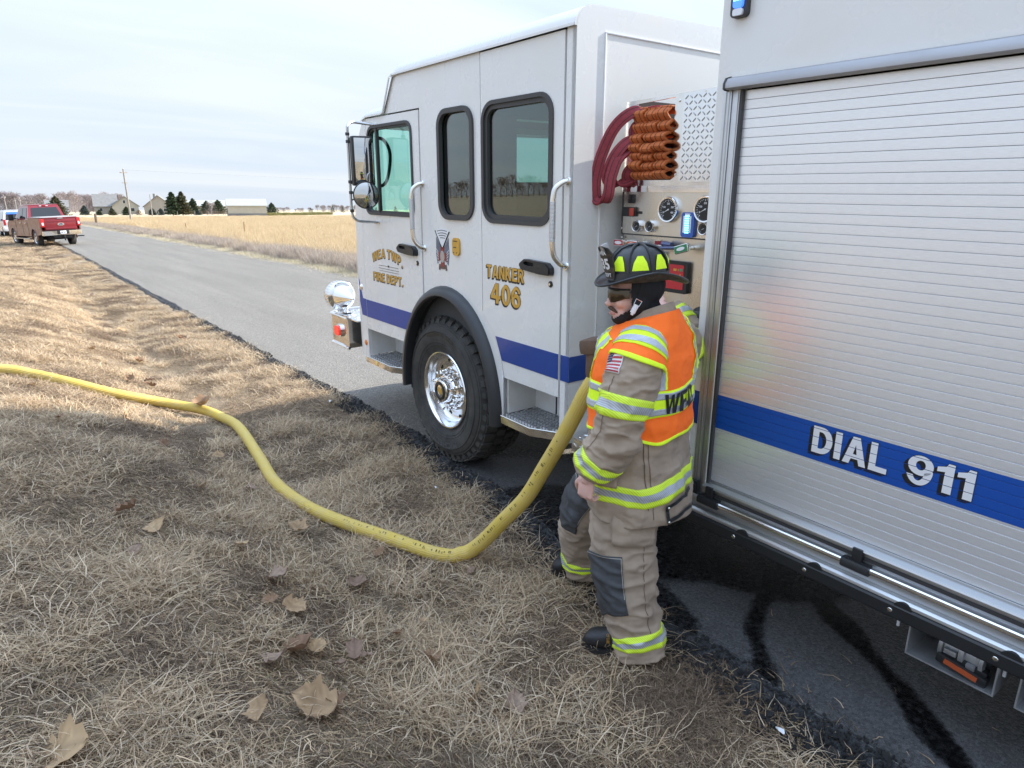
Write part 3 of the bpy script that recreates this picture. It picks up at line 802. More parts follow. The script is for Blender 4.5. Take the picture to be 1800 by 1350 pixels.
def conifer(seed, H, Rb, n, pal, taper=1.0, base=.06, round_=.0):
    r = np.random.default_rng(seed); V = []; F = []; C = []
    t = r.uniform(base, 1, n) ** 1.0; rad = Rb * np.clip((1 - t) ** taper + round_ * np.sin(np.pi * t), .02, None)
    rad *= 1 + .22 * np.sin(t * 47 + r.uniform(0, 6, 1))
    a = r.uniform(0, 2 * np.pi, n); rad *= 1 + .18 * np.sin(3 * a + t * 9); q = np.sqrt(r.uniform(.02, 1.08, n)) * rad
    c = np.stack([q * np.cos(a), q * np.sin(a), t * H], -1); s = H * r.uniform(.03, .07, n) + .03
    d1 = np.stack([np.cos(a), np.sin(a), r.uniform(-.5, .35, n)], -1) + r.normal(0, .75, (n, 3)); d1 /= np.linalg.norm(d1, axis=1, keepdims=True); d2 = r.normal(0, 1, (n, 3)); d2 -= d1 * (d1 * d2).sum(1, keepdims=True) / (d1 ** 2).sum(1, keepdims=True)
    d2 /= np.linalg.norm(d2, axis=1, keepdims=True)
    V = np.stack([c - d1 * s[:, None] * .7 , c + d2 * s[:, None] * .45, c + d1 * s[:, None] * 1.1, c - d2 * s[:, None] * .45], 1).reshape(-1, 3)
    F = np.arange(4 * n).reshape(-1, 4)
    col = np.array(pal)[r.integers(0, len(pal), n)] * r.uniform(.7, 1.3, (n, 1))
    return np_mesh('crown', V, F, col=np.repeat(col, 4, axis=0))
def trunk_mb(H, r0): return MB().tube([(0, 0, -.1), (0, 0, H * .5), (0, 0, H * .92)], [r0, r0 * .6, r0 * .15], 6)
def plant_bare(name, x, y, z, seed, H, spread, label, group=None, far=False, **kw):
    o = empty(name, (x, y, z), (0, 0, 0), label, 'tree', group)
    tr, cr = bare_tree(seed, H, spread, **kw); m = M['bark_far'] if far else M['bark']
    obj('trunk', tr, m, o); obj('crown', cr, m, o); return o
def plant_conifer(name, x, y, z, seed, H, Rb, n, label, pal, cat='tree', group=None, **kw):
    o = empty(name, (x, y, z), (0, 0, 0), label, cat, group)
    obj('trunk', trunk_mb(H, H * .018 + .02), M['bark'], o); obj('crown', conifer(seed, H, Rb, n, pal, **kw), M['needle'], o); return o

# far wood of leafless trees at the end of the road
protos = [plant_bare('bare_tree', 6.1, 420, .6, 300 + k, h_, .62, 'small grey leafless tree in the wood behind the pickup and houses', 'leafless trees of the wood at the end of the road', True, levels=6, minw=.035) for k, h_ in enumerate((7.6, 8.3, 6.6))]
r_ = random.Random(5); first = True
for k in range(58):
    p = protos[k % 3]; c = p if k < 3 else copy_tree(p)
    c.location = (3 + 52 * k / 57 + r_.uniform(-.6, .6), 418 - .06 * k + r_.uniform(-14, 14), .6)
    c.rotation_euler = (0, 0, r_.uniform(0, 6.28)); s_ = r_.uniform(.8, 1.2); c.scale = (s_ * 1.15, s_ * 1.15, s_)
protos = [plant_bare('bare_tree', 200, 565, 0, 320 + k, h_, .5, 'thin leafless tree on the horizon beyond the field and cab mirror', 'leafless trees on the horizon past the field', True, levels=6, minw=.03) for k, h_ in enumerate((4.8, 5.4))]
for k in range(46):
    p = protos[k % 2]; c = p if k < 2 else copy_tree(p)
    t = k / 45; x = 178 + 74 * t
    c.location = (x + r_.uniform(-1.5, 1.5), 572 - 28 * t + r_.uniform(-12, 12), 0)
    c.rotation_euler = (0, 0, r_.uniform(0, 6.28)); s_ = r_.uniform(.4, .75) if t < .5 else r_.uniform(.7, 1.12); c.scale = (s_ * 1.1, s_ * 1.1, s_)
plant_bare('bare_tree', 34.3, 298, .4, 41, 7.8, .85, 'spreading leafless tree beside the first grey gabled house', far=True, levels=6, minw=.035)
plant_bare('bare_tree', 54.8, 228.5, .1, 43, 4.5, .5, 'small slender leafless tree in front of the fence near the shed', far=True, levels=5, minw=.02)
plant_bare('bare_tree', 27.5, 330, .5, 47, 8.6, .6, 'tall leafless tree rising above the blue grey house', far=True, levels=6, minw=.035)
plant_bare('bare_tree', 20.5, 300, .5, 48, 6.2, .6, 'reddish brown leafless tree beside the blue grey house', far=True, levels=6, minw=.03)
# wood across the fields to the west: out of the picture, mirrored in the cab windows
mb = MB()
for k in range(150):
    tr, cr = (lambda a: a)(bare_tree(500 + k % 5, 7.5, .6, levels=4, minw=.06)) if k < 5 else store[k % 5]
    if k == 0: store = []
    if k < 5: store.append((tr, cr))
    az = R(-84 + 68 * k / 149); D = 380 + r_.uniform(-25, 25); s_ = r_.uniform(.8, 1.5)
    for q in (tr, cr): mb.add([(x * s_ * 1.5 + D * math.sin(az), y * s_ * 1.5 + D * math.cos(az), z * s_ + .6) for x, y, z in q.v], q.f)
tag(obj('far_wood', mb.mesh('far_wood', smooth=0, recalc=False), M['bark']), kind='stuff')

GREEN = [(.035, .055, .028), (.05, .07, .035), (.028, .045, .025), (.065, .08, .04)]
BLUEG = [(.05, .07, .065), (.065, .085, .075), (.04, .055, .05)]
BROWN = [(.075, .08, .04), (.10, .085, .045), (.05, .055, .03)]
plant_conifer('cedar_tree', 42.5, 220.9, .1, 1, 6.6, 1.75, 2600, 'tall dark cedar, left one of the touching pair', GREEN, taper=.75, round_=.25)
plant_conifer('cedar_tree', 45.4, 222.4, .1, 2, 6.7, 1.95, 2600, 'tall dark cedar, right one of the touching pair', BROWN, taper=.75, round_=.25)
for (x, y, H, Rb, lb, pal) in [
    (23.1, 248.9, 2.9, 1.35, 'blue green spruce standing closest to the road and pickup', BLUEG),
    (26.4, 243.6, 1.7, .8, 'small dark spruce between two bigger ones left of the gabled house', GREEN),
    (29.2, 238.2, 2.1, 1.1, 'round brownish spruce before the gable corner of the first house', BROWN),
    (32.9, 237.7, 2.6, 1.2, 'dark spruce before the first house beside the tall utility pole', GREEN),
    (39.7, 236.7, 2.2, 1.1, 'bluish spruce in front of the second house', BLUEG),
    (42.0, 236.2, 2.1, 1.1, 'bluish spruce touching the left cedar of the pair', BLUEG),
    (51.7, 232.3, 1.7, 1.0, 'small low spruce standing right of the cedar pair', BLUEG),
    (57.4, 263.8, 5.5, 2.0, 'broad green pine behind the fence right of the cedars', GREEN),
    (68.4, 291.6, 5.0, 2.6, 'dark green pine left of the shed behind the fence', GREEN),
    (72.4, 290.6, 5.4, 2.7, 'dark green pine touching the left end of the shed', GREEN),
    (88.8, 276.1, 4.3, 2.2, 'green pine just past the right end of the shed', GREEN),
    (12.2, 190.0, 4.6, 2.1, 'brownish dark pine rising behind the pickup roof', BROWN)]:
    plant_conifer('pine_tree', x, y, .1, int(x * 10), H, Rb, 2200, lb, pal, taper=.8, round_=.2)
for (x, y, lb) in [(36.9, 242.2, 'rounded rust brown shrub between the two gabled houses'), (14.5, 235, 'low dark shrub before the blue grey house')]:
    plant_conifer('shrub', x, y, .1, int(y), 1.6, .95, 500, lb, [(.12, .075, .05), (.16, .10, .07), (.09, .06, .045)], cat='shrub', taper=.6, round_=.3)
for k, (x, y) in enumerate([(125, 330), (134.5, 326), (139, 324), (146, 321), (154, 318), (163, 315)]):
    plant_conifer('pine_tree', x, y, .1, 200 + k, (2.6, 3.4, 3.0, 2.8, 2.9, 3.3)[k], (1.3, 1.5, 1.3, 1.2, 1.3, 1.6)[k], 320, ('leftmost', 'second', 'third', 'fourth', 'fifth', 'rightmost')[k] + ' of six tiny dark pines in a row behind the olive strip', GREEN, group='pines in a row behind the olive strip', taper=.8)

# ------------------------------------------------------------------ houses, shed, fence
M['siding'] = pm('tan_siding', (.40, .37, .31), .8, var=.06, vs=.8)
M['siding2'] = pm('grey_tan_siding', (.33, .30, .26), .8, var=.06, vs=.8)
M['bluehouse'] = pm('blue_grey_siding', (.25, .28, .34), .8, var=.06, vs=.8)
M['roof'] = pm('grey_shingle', (.20, .195, .19), .9, var=.15, vs=1.5)
M['roof_m'] = pm('grey_metal_roof', (.36, .36, .33), .6, var=.06, vs=1)
M['trim'] = pm('white_trim', (.6, .6, .58), .6)
M['pane'] = pm('dark_window_pane', (.03, .035, .04), .1)
M['base'] = pm('grey_wainscot', (.17, .175, .185), .8, var=.1)
def house(name, x, y, z, rot, L, W, eave, ridge, wall, roof, label, cat='house', ov=.4, windows=(), door=None, base=None, chimney=None, garage=None):
    """gabled building: L along local x (ridge), W along local y; front is -y"""
    o = empty(name, (x, y, z), (0, 0, R(rot)), label, cat)
    mb = MB(); h, w = L / 2, W / 2
    mb.add([(-h, -w, 0), (h, -w, 0), (h, w, 0), (-h, w, 0), (-h, -w, eave), (h, -w, eave), (h, w, eave), (-h, w, eave), (-h, 0, ridge), (h, 0, ridge)],
           [(0, 1, 5, 4), (2, 3, 7, 6), (1, 2, 6, 9, 5), (3, 0, 4, 8, 7)])
    obj('wall', mb, wall, o)
    k = (ridge - eave) / w; rf = MB()
    for s in (-1, 1):
        e = (s * (w + ov), eave - k * ov)
        rf.add([(-h - ov, 0, ridge + .02), (h + ov, 0, ridge + .02), (h + ov, e[0], e[1]), (-h - ov, e[0], e[1]),
                (-h - ov, 0, ridge + .2), (h + ov, 0, ridge + .2), (h + ov, e[0], e[1] + .18), (-h - ov, e[0], e[1] + .18)],
               [(3, 2, 1, 0), (4, 5, 6, 7), (0, 1, 5, 4), (1, 2, 6, 5), (2, 3, 7, 6), (3, 0, 4, 7)])
    ro = obj('roof', rf.mesh('roof', 0), roof, o)
    if chimney: obj('chimney', MB().box((chimney[0] - .4, chimney[1] - .35, eave), (chimney[0] + .4, chimney[1] + .35, ridge + .8), .02), wall, ro)
    for (face, u, zc_, ww, hh) in windows:
        fr, pn = MB(), MB()
        if face == 'f': fr.box((u - ww / 2, -w - .08, zc_ - hh / 2), (u + ww / 2, -w + .02, zc_ + hh / 2)); pn.box((u - ww / 2 + .08, -w - .1, zc_ - hh / 2 + .08), (u + ww / 2 - .08, -w - .06, zc_ + hh / 2 - .08))
        else:
            s = -1 if face == 'l' else 1
            fr.box((min(s * h - s * .02, s * (h + .08)), u - ww / 2, zc_ - hh / 2), (max(s * h - s * .02, s * (h + .08)), u + ww / 2, zc_ + hh / 2)); pn.box((min(s * (h + .06), s * (h + .1)), u - ww / 2 + .08, zc_ - hh / 2 + .08), (max(s * (h + .06), s * (h + .1)), u + ww / 2 - .08, zc_ + hh / 2 - .08))
        f = obj('window', fr, M['trim'], o); obj('pane', pn, M['pane'], f)
    if door:
        face, u, ww, hh = door
        d = MB()
        if face == 'f': d.box((u - ww / 2, -w - .06, 0), (u + ww / 2, -w + .02, hh))
        else: s = -1 if face == 'l' else 1; d.box((min(s * h, s * (h + .06)) - .02, u - ww / 2, 0), (max(s * h, s * (h + .06)) + .02, u + ww / 2, hh))
        obj('door', d, M['pane'] if cat == 'shed' else M['trim'], o)
    if base:
        obj('wainscot', MB().box((-h - .05, -w - .05, 0), (h + .05, w + .05, base)), M['base'], o)
    return o
# first house: gable faces the road, ridge runs away from it
hs = house('house', 36.6, 266, .3, 83, 12, 7.6, 2.8, 5.6, M['siding'], M['roof'], 'tan gabled house with small attic window behind the utility pole', windows=(('l', .2, 4.0, .8, 1.1), ('l', -2, 1.5, 1.2, 1.2), ('f', 2, 1.5, 1.2, 1.2)))
house('house', 31.5, 271, .3, -6, 6.5, 8.5, 2.7, 6.4, M['siding2'], M['roof'], 'taller rear wing of the gabled houses with grey roof slope', windows=(('f', -1.5, 1.5, 1, 1.2), ('f', 1.5, 1.5, 1, 1.2)))
house('house', 46.5, 262, .3, 76, 12, 8.6, 2.6, 6.0, M['siding2'], M['roof'], 'grey tan house with long roof partly hidden by the cedars', windows=(('l', -2, 1.4, 1.2, 1.2), ('f', 2, 1.4, 1.2, 1.2), ('f', -2.4, 1.4, 1.2, 1.2)), chimney=(2, 1.5))
house('house', 18.9, 289, .3, -5, 6.4, 7, 2.4, 4.6, M['bluehouse'], M['roof'], 'low blue grey house at the edge of the far wood', windows=(('f', -1.6, 1.3, 1, 1), ('f', 1.4, 1.3, 1, 1)), door=('f', 0, .9, 2))
house('barn', 66, 306, .2, -12, 26, 10, 3.0, 5.2, M['siding'], M['roof_m'], 'long low grey roofed building behind the pines', cat='barn')
sh = house('shed', 61.0, 212.6, 0, -13.5, 10.6, 7.0, 2.95, 4.75, M['siding'], M['roof_m'], 'tan metal shed with dark base standing at the field edge', cat='shed', door=('l', -1.2, 1.3, 2.3), base=.75, ov=.3)
obj('sliding_door', MB().box((-5.42, .9, 0), (-5.30, 2.2, 2.3)), M['base'], sh)
# brown rail fence between the cedars and the shed, olive hedge strip to its right
M['wood'] = pm('weathered_wood', (.17, .12, .085), .85, var=.25, vs=4)
fe = empty('rail_fence', (49.0, 236, .1), (0, 0, R(-13)), 'brown post and rail fence left of the tan shed', 'fence')
fl = 12.4; post = MB().box((-.07, -.07, 0), (.07, .07, 1.35)).mesh('post'); rail = MB().box((0, -.03, 0), (fl / 8, .03, .13)).mesh('rail')
for k in range(9): obj('post', post, M['wood'], fe, (fl * k / 8, 0, 0))
for k in range(8):
    for zz in (.35, .75, 1.13): obj('rail', rail, M['wood'], fe, (fl * k / 8, -.06, zz))
hd = tuft('hedge', 6000, .9, (.5, 1.1), (.02, .05), (0, .5), [(.30, .28, .12), (.36, .33, .16), (.25, .25, .10)], 2, seed=9)
P = [(67.5 + 33 * t + rng.uniform(-.5, .5), 214 - 7 * t + 40 * t + rng.uniform(-.6, .6)) for t in np.linspace(0, 1, 40)]
P = np.array(P); n = len(P)
scatter('olive_hedge', [hd], np.column_stack([P, np.zeros(n)]), np.column_stack([np.zeros((n, 2)), nrg.uniform(0, 6, n)]), nrg.uniform(.9, 1.1, n), np.zeros(n, int))
# ------------------------------------------------------------------ poles and posts
M['pole'] = pm('weathered_pole', (.30, .27, .24), .85, var=.2, vs=3)
M['rust'] = pm('rusty_steel', (.18, .085, .05), .85, var=.3, vs=20)
M['tan_wood'] = pm('bleached_wood', (.38, .27, .14), .85, var=.25, vs=8)
M['porcelain'] = pm('porcelain', (.5, .48, .45), .4)
def utility_pole(x, y, z, H, lean, label, arm=1.2, second=True):
    o = empty('utility_pole', (x, y, z), lean, label, 'utility pole')
    obj('pole', MB().tube([(0, 0, -.3), (0, 0, H)], [.15, .10], 10), M['pole'], o)
    cr = obj('crossarm', MB().box((-arm, -.06, H - .55), (arm, .06, H - .43), .01), M['pole'], o)
    ins = MB().lathe([(0, .0), (.05, 0), (.07, .05), (.04, .1), (.05, .16), (0, .18)], 8).mesh('insulator')
    for u in (-arm + .12, arm - .12): obj('insulator', ins, M['porcelain'], cr, (u, 0, H - .43))
    obj('insulator', ins, M['porcelain'], o, (0, 0, H))
    if second: obj('bracket', MB().box((-.45, -.05, H - 2.0), (.45, .05, H - 1.9), .01), M['pole'], o)
    return o
utility_pole(16.9, 118.8, -.05, 7.75, (0, R(-1.2), R(20)), 'tall thin utility pole leaning left in front of the gabled house', .55)
utility_pole(36.0, 215, 0, 5.9, (0, R(0), R(20)), 'shorter weathered pole right of the tall leaning one', .2, False)
utility_pole(1.15, 150, .35, 5.6, (0, R(1), R(10)), 'thick pale pole at the extreme left edge behind the pickup', .6, False)
utility_pole(3.0, 190, .3, 4.6, (0, R(-2), R(10)), 'thinner brownish pole just right of the pale edge pole', .4, False)
utility_pole(6.0, 240, .3, 4.4, (0, R(0), R(15)), 'pale short pole of a pair behind the white vehicle, left one', .3, False)
utility_pole(7.1, 240, .3, 4.5, (0, R(0), R(15)), 'pale short pole of a pair behind the white vehicle, right one', .3, False)
M['wire'] = pm('wire', (.25, .26, .28), .6)
o = obj('power_line', MB().tube([(16.7 + t * 300, 118.8 + t * 40, 7.6 + (t - .5) ** 2 * 4 - 1) for t in np.linspace(0, 1, 24)], .012, 5), M['wire'])
tag(o, 'thin power line crossing the pale sky right of the leaning pole', 'power line')
def fence_post(name, x, y, z, H, w, lean, m, label, flat=False):
    o = obj(name, MB().box((-w / 2, -w / 2 * (.5 if flat else 1), -.3), (w / 2, w / 2 * (.5 if flat else 1), H), .004), m, None, (x, y, z), lean)
    return tag(o, label, 'fence post')
fence_post('fence_post', 14.2, 50.4, -.05, 1.12, .10, (0, R(1), R(20)), M['tan_wood'], 'bleached wooden fence post standing alone in the tall straw')
fence_post('fence_post', 12.8, 61.7, -.1, .92, .06, (0, R(-9), R(20)), M['rust'], 'rusty steel fence post leaning left in the straw', True)
fence_post('fence_post', 12.45, 61.9, -.1, .55, .05, (0, R(-14), R(20)), M['rust'], 'shorter rusty stake beside the leaning steel fence post', True)
fence_post('fence_post', 10.3, 99.5, .0, 1.4, .22, (0, 0, R(8)), M['wood'], 'short dark wooden post beside the road near the pickup')
for k, (x, y) in enumerate([(31.5, 180), (35.2, 178), (38.5, 176), (41.4, 175), (44.6, 173)]):
    fence_post('fence_post', x, y, 0, 1.45, .09, (0, R((-1) ** k * 2), 0), M['pole'], ('leftmost', 'second', 'middle', 'fourth', 'rightmost')[k] + ' of five thin pale stakes across the far side of the field', True)['group'] = 'thin stakes across the field'
# ================================================================== FIRE TRUCK
# truck frame: x into the truck from its near side, y forward, z up; origin on the road under the front wheel
prepare_texts({'TANKER': ('TANKER', .04), '406': ('406', .045), 'WEA': ('WEA TWP.', .03), 'FIRE': ('FIRE DEPT.', .03), 'DIAL': ('DIAL', .062, 1.04), '911': ('911', .062, .93),
    'SIZE': ('425/65 R 22.5', .01), 'MICH': ('MICHELIN', .03), 'WFD': ('WFD', .07), '35': ('35', .04), 'WEAs': ('WEA', .03), 'DEPT': ('DEPT', .03),
    'n0': ('0', .02), 'n100': ('100', .02), 'n200': ('200', .02), 'n300': ('300', .02), 'n400': ('400', .02), 'USO': ('USO', .02), 'Ford': ('Ford', .0), 'GLOBE': ('GLOBE', .02)})
for key, s_ in (('TANKER', 'TANKER'), ('406', '406'), ('WEA', 'WEA TWP.'), ('FIRE', 'FIRE DEPT.'), ('DIAL', 'DIAL'), ('911', '911'), ('WFD', 'WFD')): block_text(key, s_, .09 if key != 'WFD' else .04)
truck = empty('fire_truck', (2.559, 4.295, 0.0), (0, 0, 0), 'white fire tanker with blue stripe and gold lettering parked on the road edge', 'fire truck')
TR = Matrix(((.99985, .00085, -.0175), (-.00127, .99971, -.02396), (.01748, .02398, .99956)))
truck.rotation_euler = TR.to_euler()
Pn = lambda a, b, t: (t, a, b)
W = 2.5
def tpart(name, mb, m, parent=None, label=None, **k):
    o = obj(name, mb, m, parent or truck, **k)
    if label: o['label'] = label
    return o
def arc(cy, cz, ry, rz, a0, a1, n=24):
    return [(cy + ry * math.cos(R(a0 + (a1 - a0) * k / n)), cz + rz * math.sin(R(a0 + (a1 - a0) * k / n))) for k in range(n + 1)]
def ang_y(y, ry): return math.degrees(math.acos(max(-1, min(1, (y + .1) / ry))))

FWIN = round_poly([(.325, 1.85), (.325, 2.52), (1.035, 2.52), (1.150, 1.85)], [.07, .09, .10, .09], 6)
NWIN = rrect(-.47, -.052, 1.855, 2.55, .105, 7)
RWIN = rrect(-1.258, -.583, 1.85, 2.553, .11, 7)
def inset(loop, d):
    n = len(loop); out = []
    c = Vector((sum(p[0] for p in loop) / n, sum(p[1] for p in loop) / n))
    for i in range(n):
        a, b = Vector(loop[i - 1]), Vector(loop[(i + 1) % n]); t = (b - a).normalized(); nn = Vector((-t.y, t.x)); p = Vector(loop[i])
        if nn.dot(c - p) < 0: nn = -nn
        out.append(tuple(p + nn * d))
    return out
# ---- left side skin, split along its real gaps
doorF = [(1.252, .852), (1.252, 1.60), (1.212, 1.90), (1.085, 2.475), (1.055, 2.583), (.218, 2.583), (.236, 1.262)] + \
        [p for p in arc(-.1, .56, .665, .815, ang_y(.236, .665), 21.0, 10)][1:] + [(.530, .852)]
doorR = [(-.806, .858), (-.778, .97), (-.705, 1.12), (-.566, 1.262), (-.566, 2.838), (-1.345, 2.838), (-1.345, .858)]
mid = [(.745, 2.595), (.206, 2.595), (.224, 1.25)] + arc(-.1, .56, .605, .755, ang_y(.224, .605), 180, 22) + \
      [(-.705, .585), (-.792, .585), (-.792, .862), (-.765, .975), (-.692, 1.127), (-.554, 1.267), (-.554, 2.846), (.575, 2.846), (.60, 2.835), (.73, 2.61)]
corner = [(1.39, .585), (1.39, 1.80), (1.33, 2.2), (1.235, 2.45), (1.145, 2.565), (1.10, 2.595), (1.067, 2.595), (1.096, 2.478), (1.224, 1.90), (1.264, 1.60), (1.264, .60), (1.27, .585)]
pillar = [(-1.357, .585), (-1.357, 2.846), (-1.43, 2.846), (-1.43, .585)]
tpart('corner_panel', MB().plate([corner], 0, .03, Pn), M['white'])
tpart('side_panel', MB().plate([mid, NWIN], 0, .03, Pn), M['white'])
tpart('rear_pillar', MB().plate([pillar], 0, .03, Pn), M['white'])
dF = tpart('door', MB().plate([doorF, FWIN], -.004, .03, Pn), M['white'], label='front cab door with arched gold lettering')
dR = tpart('door', MB().plate([doorR, RWIN], -.004, .03, Pn), M['white'], label='rear cab door lettered with the tanker number')
# dark inner frame seen through the gaps
back = [(.60, .868), (1.36, .868), (1.36, 1.8), (1.2, 2.45), (1.06, 2.59), (.75, 2.58), (.56, 2.83), (-1.41, 2.83), (-1.41, .86), (-.80, .86), (-.745, .99)] + arc(-.1, .56, .62, .77, 150, 24, 20)
tpart('door_frame', MB().plate([back, inset(FWIN, -.03), inset(NWIN, -.03), inset(RWIN, -.03)], .034, .06, Pn), M['gap'])
# windows: gasket, pane
def window(loop, parent, glass, divider=None, thick=.02, deep=.026):
    f = tpart('window_frame', MB().plate([inset(loop, -.008), inset(loop, thick)], -.013, .012, Pn).plate([inset(loop, .006), inset(loop, deep + .012)], .0, .03, Pn), M['gasket'], parent)
    tpart('window_pane', MB().plate([inset(loop, .004)], .020, .024, Pn), glass, parent)
    if divider:
        tpart('vent_bar', MB().box((-.006, divider - .014, 1.86), (.02, divider + .014, 2.51), .004), M['gasket'], parent)
window(FWIN, dF, M['glass'], .905, .014, .016)
window(RWIN, dR, M['glass_dark'], None, .016, .03)
fixed = tpart('fixed_window', MB().plate([inset(NWIN, -.010), inset(NWIN, .022)], -.016, .012, Pn), M['gasket'])
tpart('window_pane', MB().plate([inset(NWIN, .004)], .018, .022, Pn), M['glass_dark'], fixed)
# ---- blue stripe, one sheet per panel it crosses
def stripe(loop, m=M['blue'], x=-.0075, parent=None): return tpart('blue_stripe', MB().plate([loop], x, x + .003, Pn), m, parent)
stripe([(1.247, .960), (1.247, 1.113)] + [(-.1 + .675 * c, .56 + .83 * s) for c, s in [(math.cos(R(a)), math.sin(R(a))) for a in (41.5, 38, 34, 30, 28.8)]], M['blue2'], parent=dF)
tpart('blue_stripe', MB().plate([[(1.388, 1.28), (1.388, 1.08), (1.355, .962), (1.268, .960), (1.268, 1.113), (1.332, 1.115)]], -.0035, -.0005, Pn), M['blue2'], label='blue stripe end rising to the cab corner')
stripe([(-.782, .970), (-.712, 1.121), (-1.342, 1.121), (-1.342, .967)], parent=dR)
tpart('blue_stripe', MB().plate([[(-1.36, .967), (-1.36, 1.121), (-1.4305, 1.121), (-1.4305, .967)]], -.0035, -.0005, Pn), M['blue'])
tpart('blue_stripe', MB().box((.0, -1.4345, .967), (.75, -1.4315, 1.119)), M['blue'], label='blue stripe wrapping onto the rear wall of the cab')

# ---- cab shell: rounded front, roof, back wall, far side
FS = [(.585, 1.51), (1.3, 1.515), (1.8, 1.475), (2.0, 1.45), (2.2, 1.405), (2.45, 1.30), (2.53, 1.225), (2.578, 1.165)]
def front_row(z, y0):
    pts = []
    for k in range(7):
        t = R(90 * k / 6); pts.append((.14 - .14 * math.cos(t), y0 - .12 + .12 * math.sin(t), z))
    for k in range(1, 9):
        u = k / 9; pts.append((.14 + (W - .28) * u, y0 + .13 * math.sin(math.pi * u), z))
    for k in range(7):
        t = R(90 * k / 6); pts.append((W - .14 + .14 * math.sin(t), y0 - .12 + .12 * math.cos(t), z))
    return pts
rows = [front_row(z, y) for z, y in FS]; nc = len(rows[0]); body_f, ws = MB(), MB()
vs = [p for r_ in rows for p in r_]
for i in range(len(rows) - 1):
    for k in range(nc - 1):
        q = (i * nc + k, i * nc + k + 1, (i + 1) * nc + k + 1, (i + 1) * nc + k)
        (ws if (2 <= i <= 5 and 6 <= k <= nc - 8) else body_f).f.append(q)
for mb in (body_f, ws): mb.v = list(vs); mb.mi = [0] * len(mb.f)
tpart('cab_front', body_f, M['white']); tpart('windshield', ws, M['glass'])
tpart('front_trim', MB().tube([(1.0, -0, 0)] and [(0.012, 1.39, .585), (.012, 1.395, 1.1), (.012, 1.39, 1.8)], .003, 5), M['gap'])
# roof as a swept skin: stations along y with crest height
ST = [(-1.43, 2.955), (.47, 2.955), (.52, 2.945), (.565, 2.91), (.60, 2.86), (.66, 2.77), (.70, 2.70), (.73, 2.672), (.78, 2.662), (.98, 2.655), (1.05, 2.645), (1.10, 2.625), (1.14, 2.60), (1.168, 2.575)]
def roof_row(y, zt):
    base = zt - .105 if y < .52 else (2.846 - (2.846 - 2.60) * min(1, max(0, (y - .56) / .17)) if y < .74 else 2.598 - max(0, y - 1.07) * .35)
    h = max(zt - base, .010); r_ = min(.15, h * 1.4); pts = [(-.014, y, base - .006)]
    for k in range(7):
        t = R(90 * k / 6); pts.append((-.014 + r_ - r_ * math.cos(t), y, base + h * math.sin(t)))
    pts.append((W / 2, y, zt + .02))
    for p in reversed(pts[:8]): pts.append((W - p[0], y, p[2]))
    return pts
rows = [roof_row(*s_) for s_ in ST]; nc = len(rows[0]); rf = MB(); rf.v = [p for r_ in rows for p in r_]
for i in range(len(rows) - 1):
    for k in range(nc - 1): rf.f.append((i * nc + k, i * nc + k + 1, (i + 1) * nc + k + 1, (i + 1) * nc + k))
rf.f.append(tuple(range(nc))); rf.mi = [0] * len(rf.f)
tpart('roof', rf.mesh('roof', 40), M['white'])
gut = [(-.018, -1.425, 2.848), (-.018, .56, 2.848), (-.018, .605, 2.832), (-.018, .735, 2.606), (-.018, .77, 2.598), (-.018, 1.05, 2.597)]
tpart('drip_rail', MB().ribbon_tube(gut, [(-.006, -.005), (.006, -.005), (.010, .004), (-.004, .006)], up=(0, 0, 1)), M['white'])
# back wall with rounded shoulder and its seam
bw = [(.012, .585), (.0, .60), (.0, 2.84)] + [(.15 - .15 * math.cos(R(a)), 2.85 + .105 * math.sin(R(a))) for a in range(0, 91, 15)] + \
     [(W / 2, 2.974)] + [(W - .15 + .15 * math.cos(R(a)), 2.85 + .105 * math.sin(R(a))) for a in range(90, -1, -15)] + [(W, .585)]
tpart('rear_wall', MB().plate([bw], -1.4305, -1.40, lambda a, b, t: (a, t, b)), M['white'])
sm = MB()
sm.box((.196, -1.437, .7), (.205, -1.429, 2.835), .002).box((.196, -1.437, 2.828), (2.3, -1.429, 2.836), .002)
tpart('wall_seam', sm, M['white'])
far = [(1.39, .585), (1.39, 1.80), (1.235, 2.45), (1.10, 2.595), (.745, 2.595), (.60, 2.835), (.575, 2.846), (-1.43, 2.846), (-1.43, .585), (-.80, .585)] + arc(-.1, .56, .665, .8, 180, 0, 16)
fw, nw2, rw = FWIN, NWIN, rrect(-1.258, -.70, 1.85, 2.553, .1, 5)
tpart('far_side_panel', MB().plate([far, fw, nw2, rw], W - .03, W, Pn), M['white'])
tpart('far_window', MB().plate([inset(fw, -.004)], W - .02, W - .016, Pn).plate([inset(rw, -.004)], W - .02, W - .016, Pn), M['glass'])
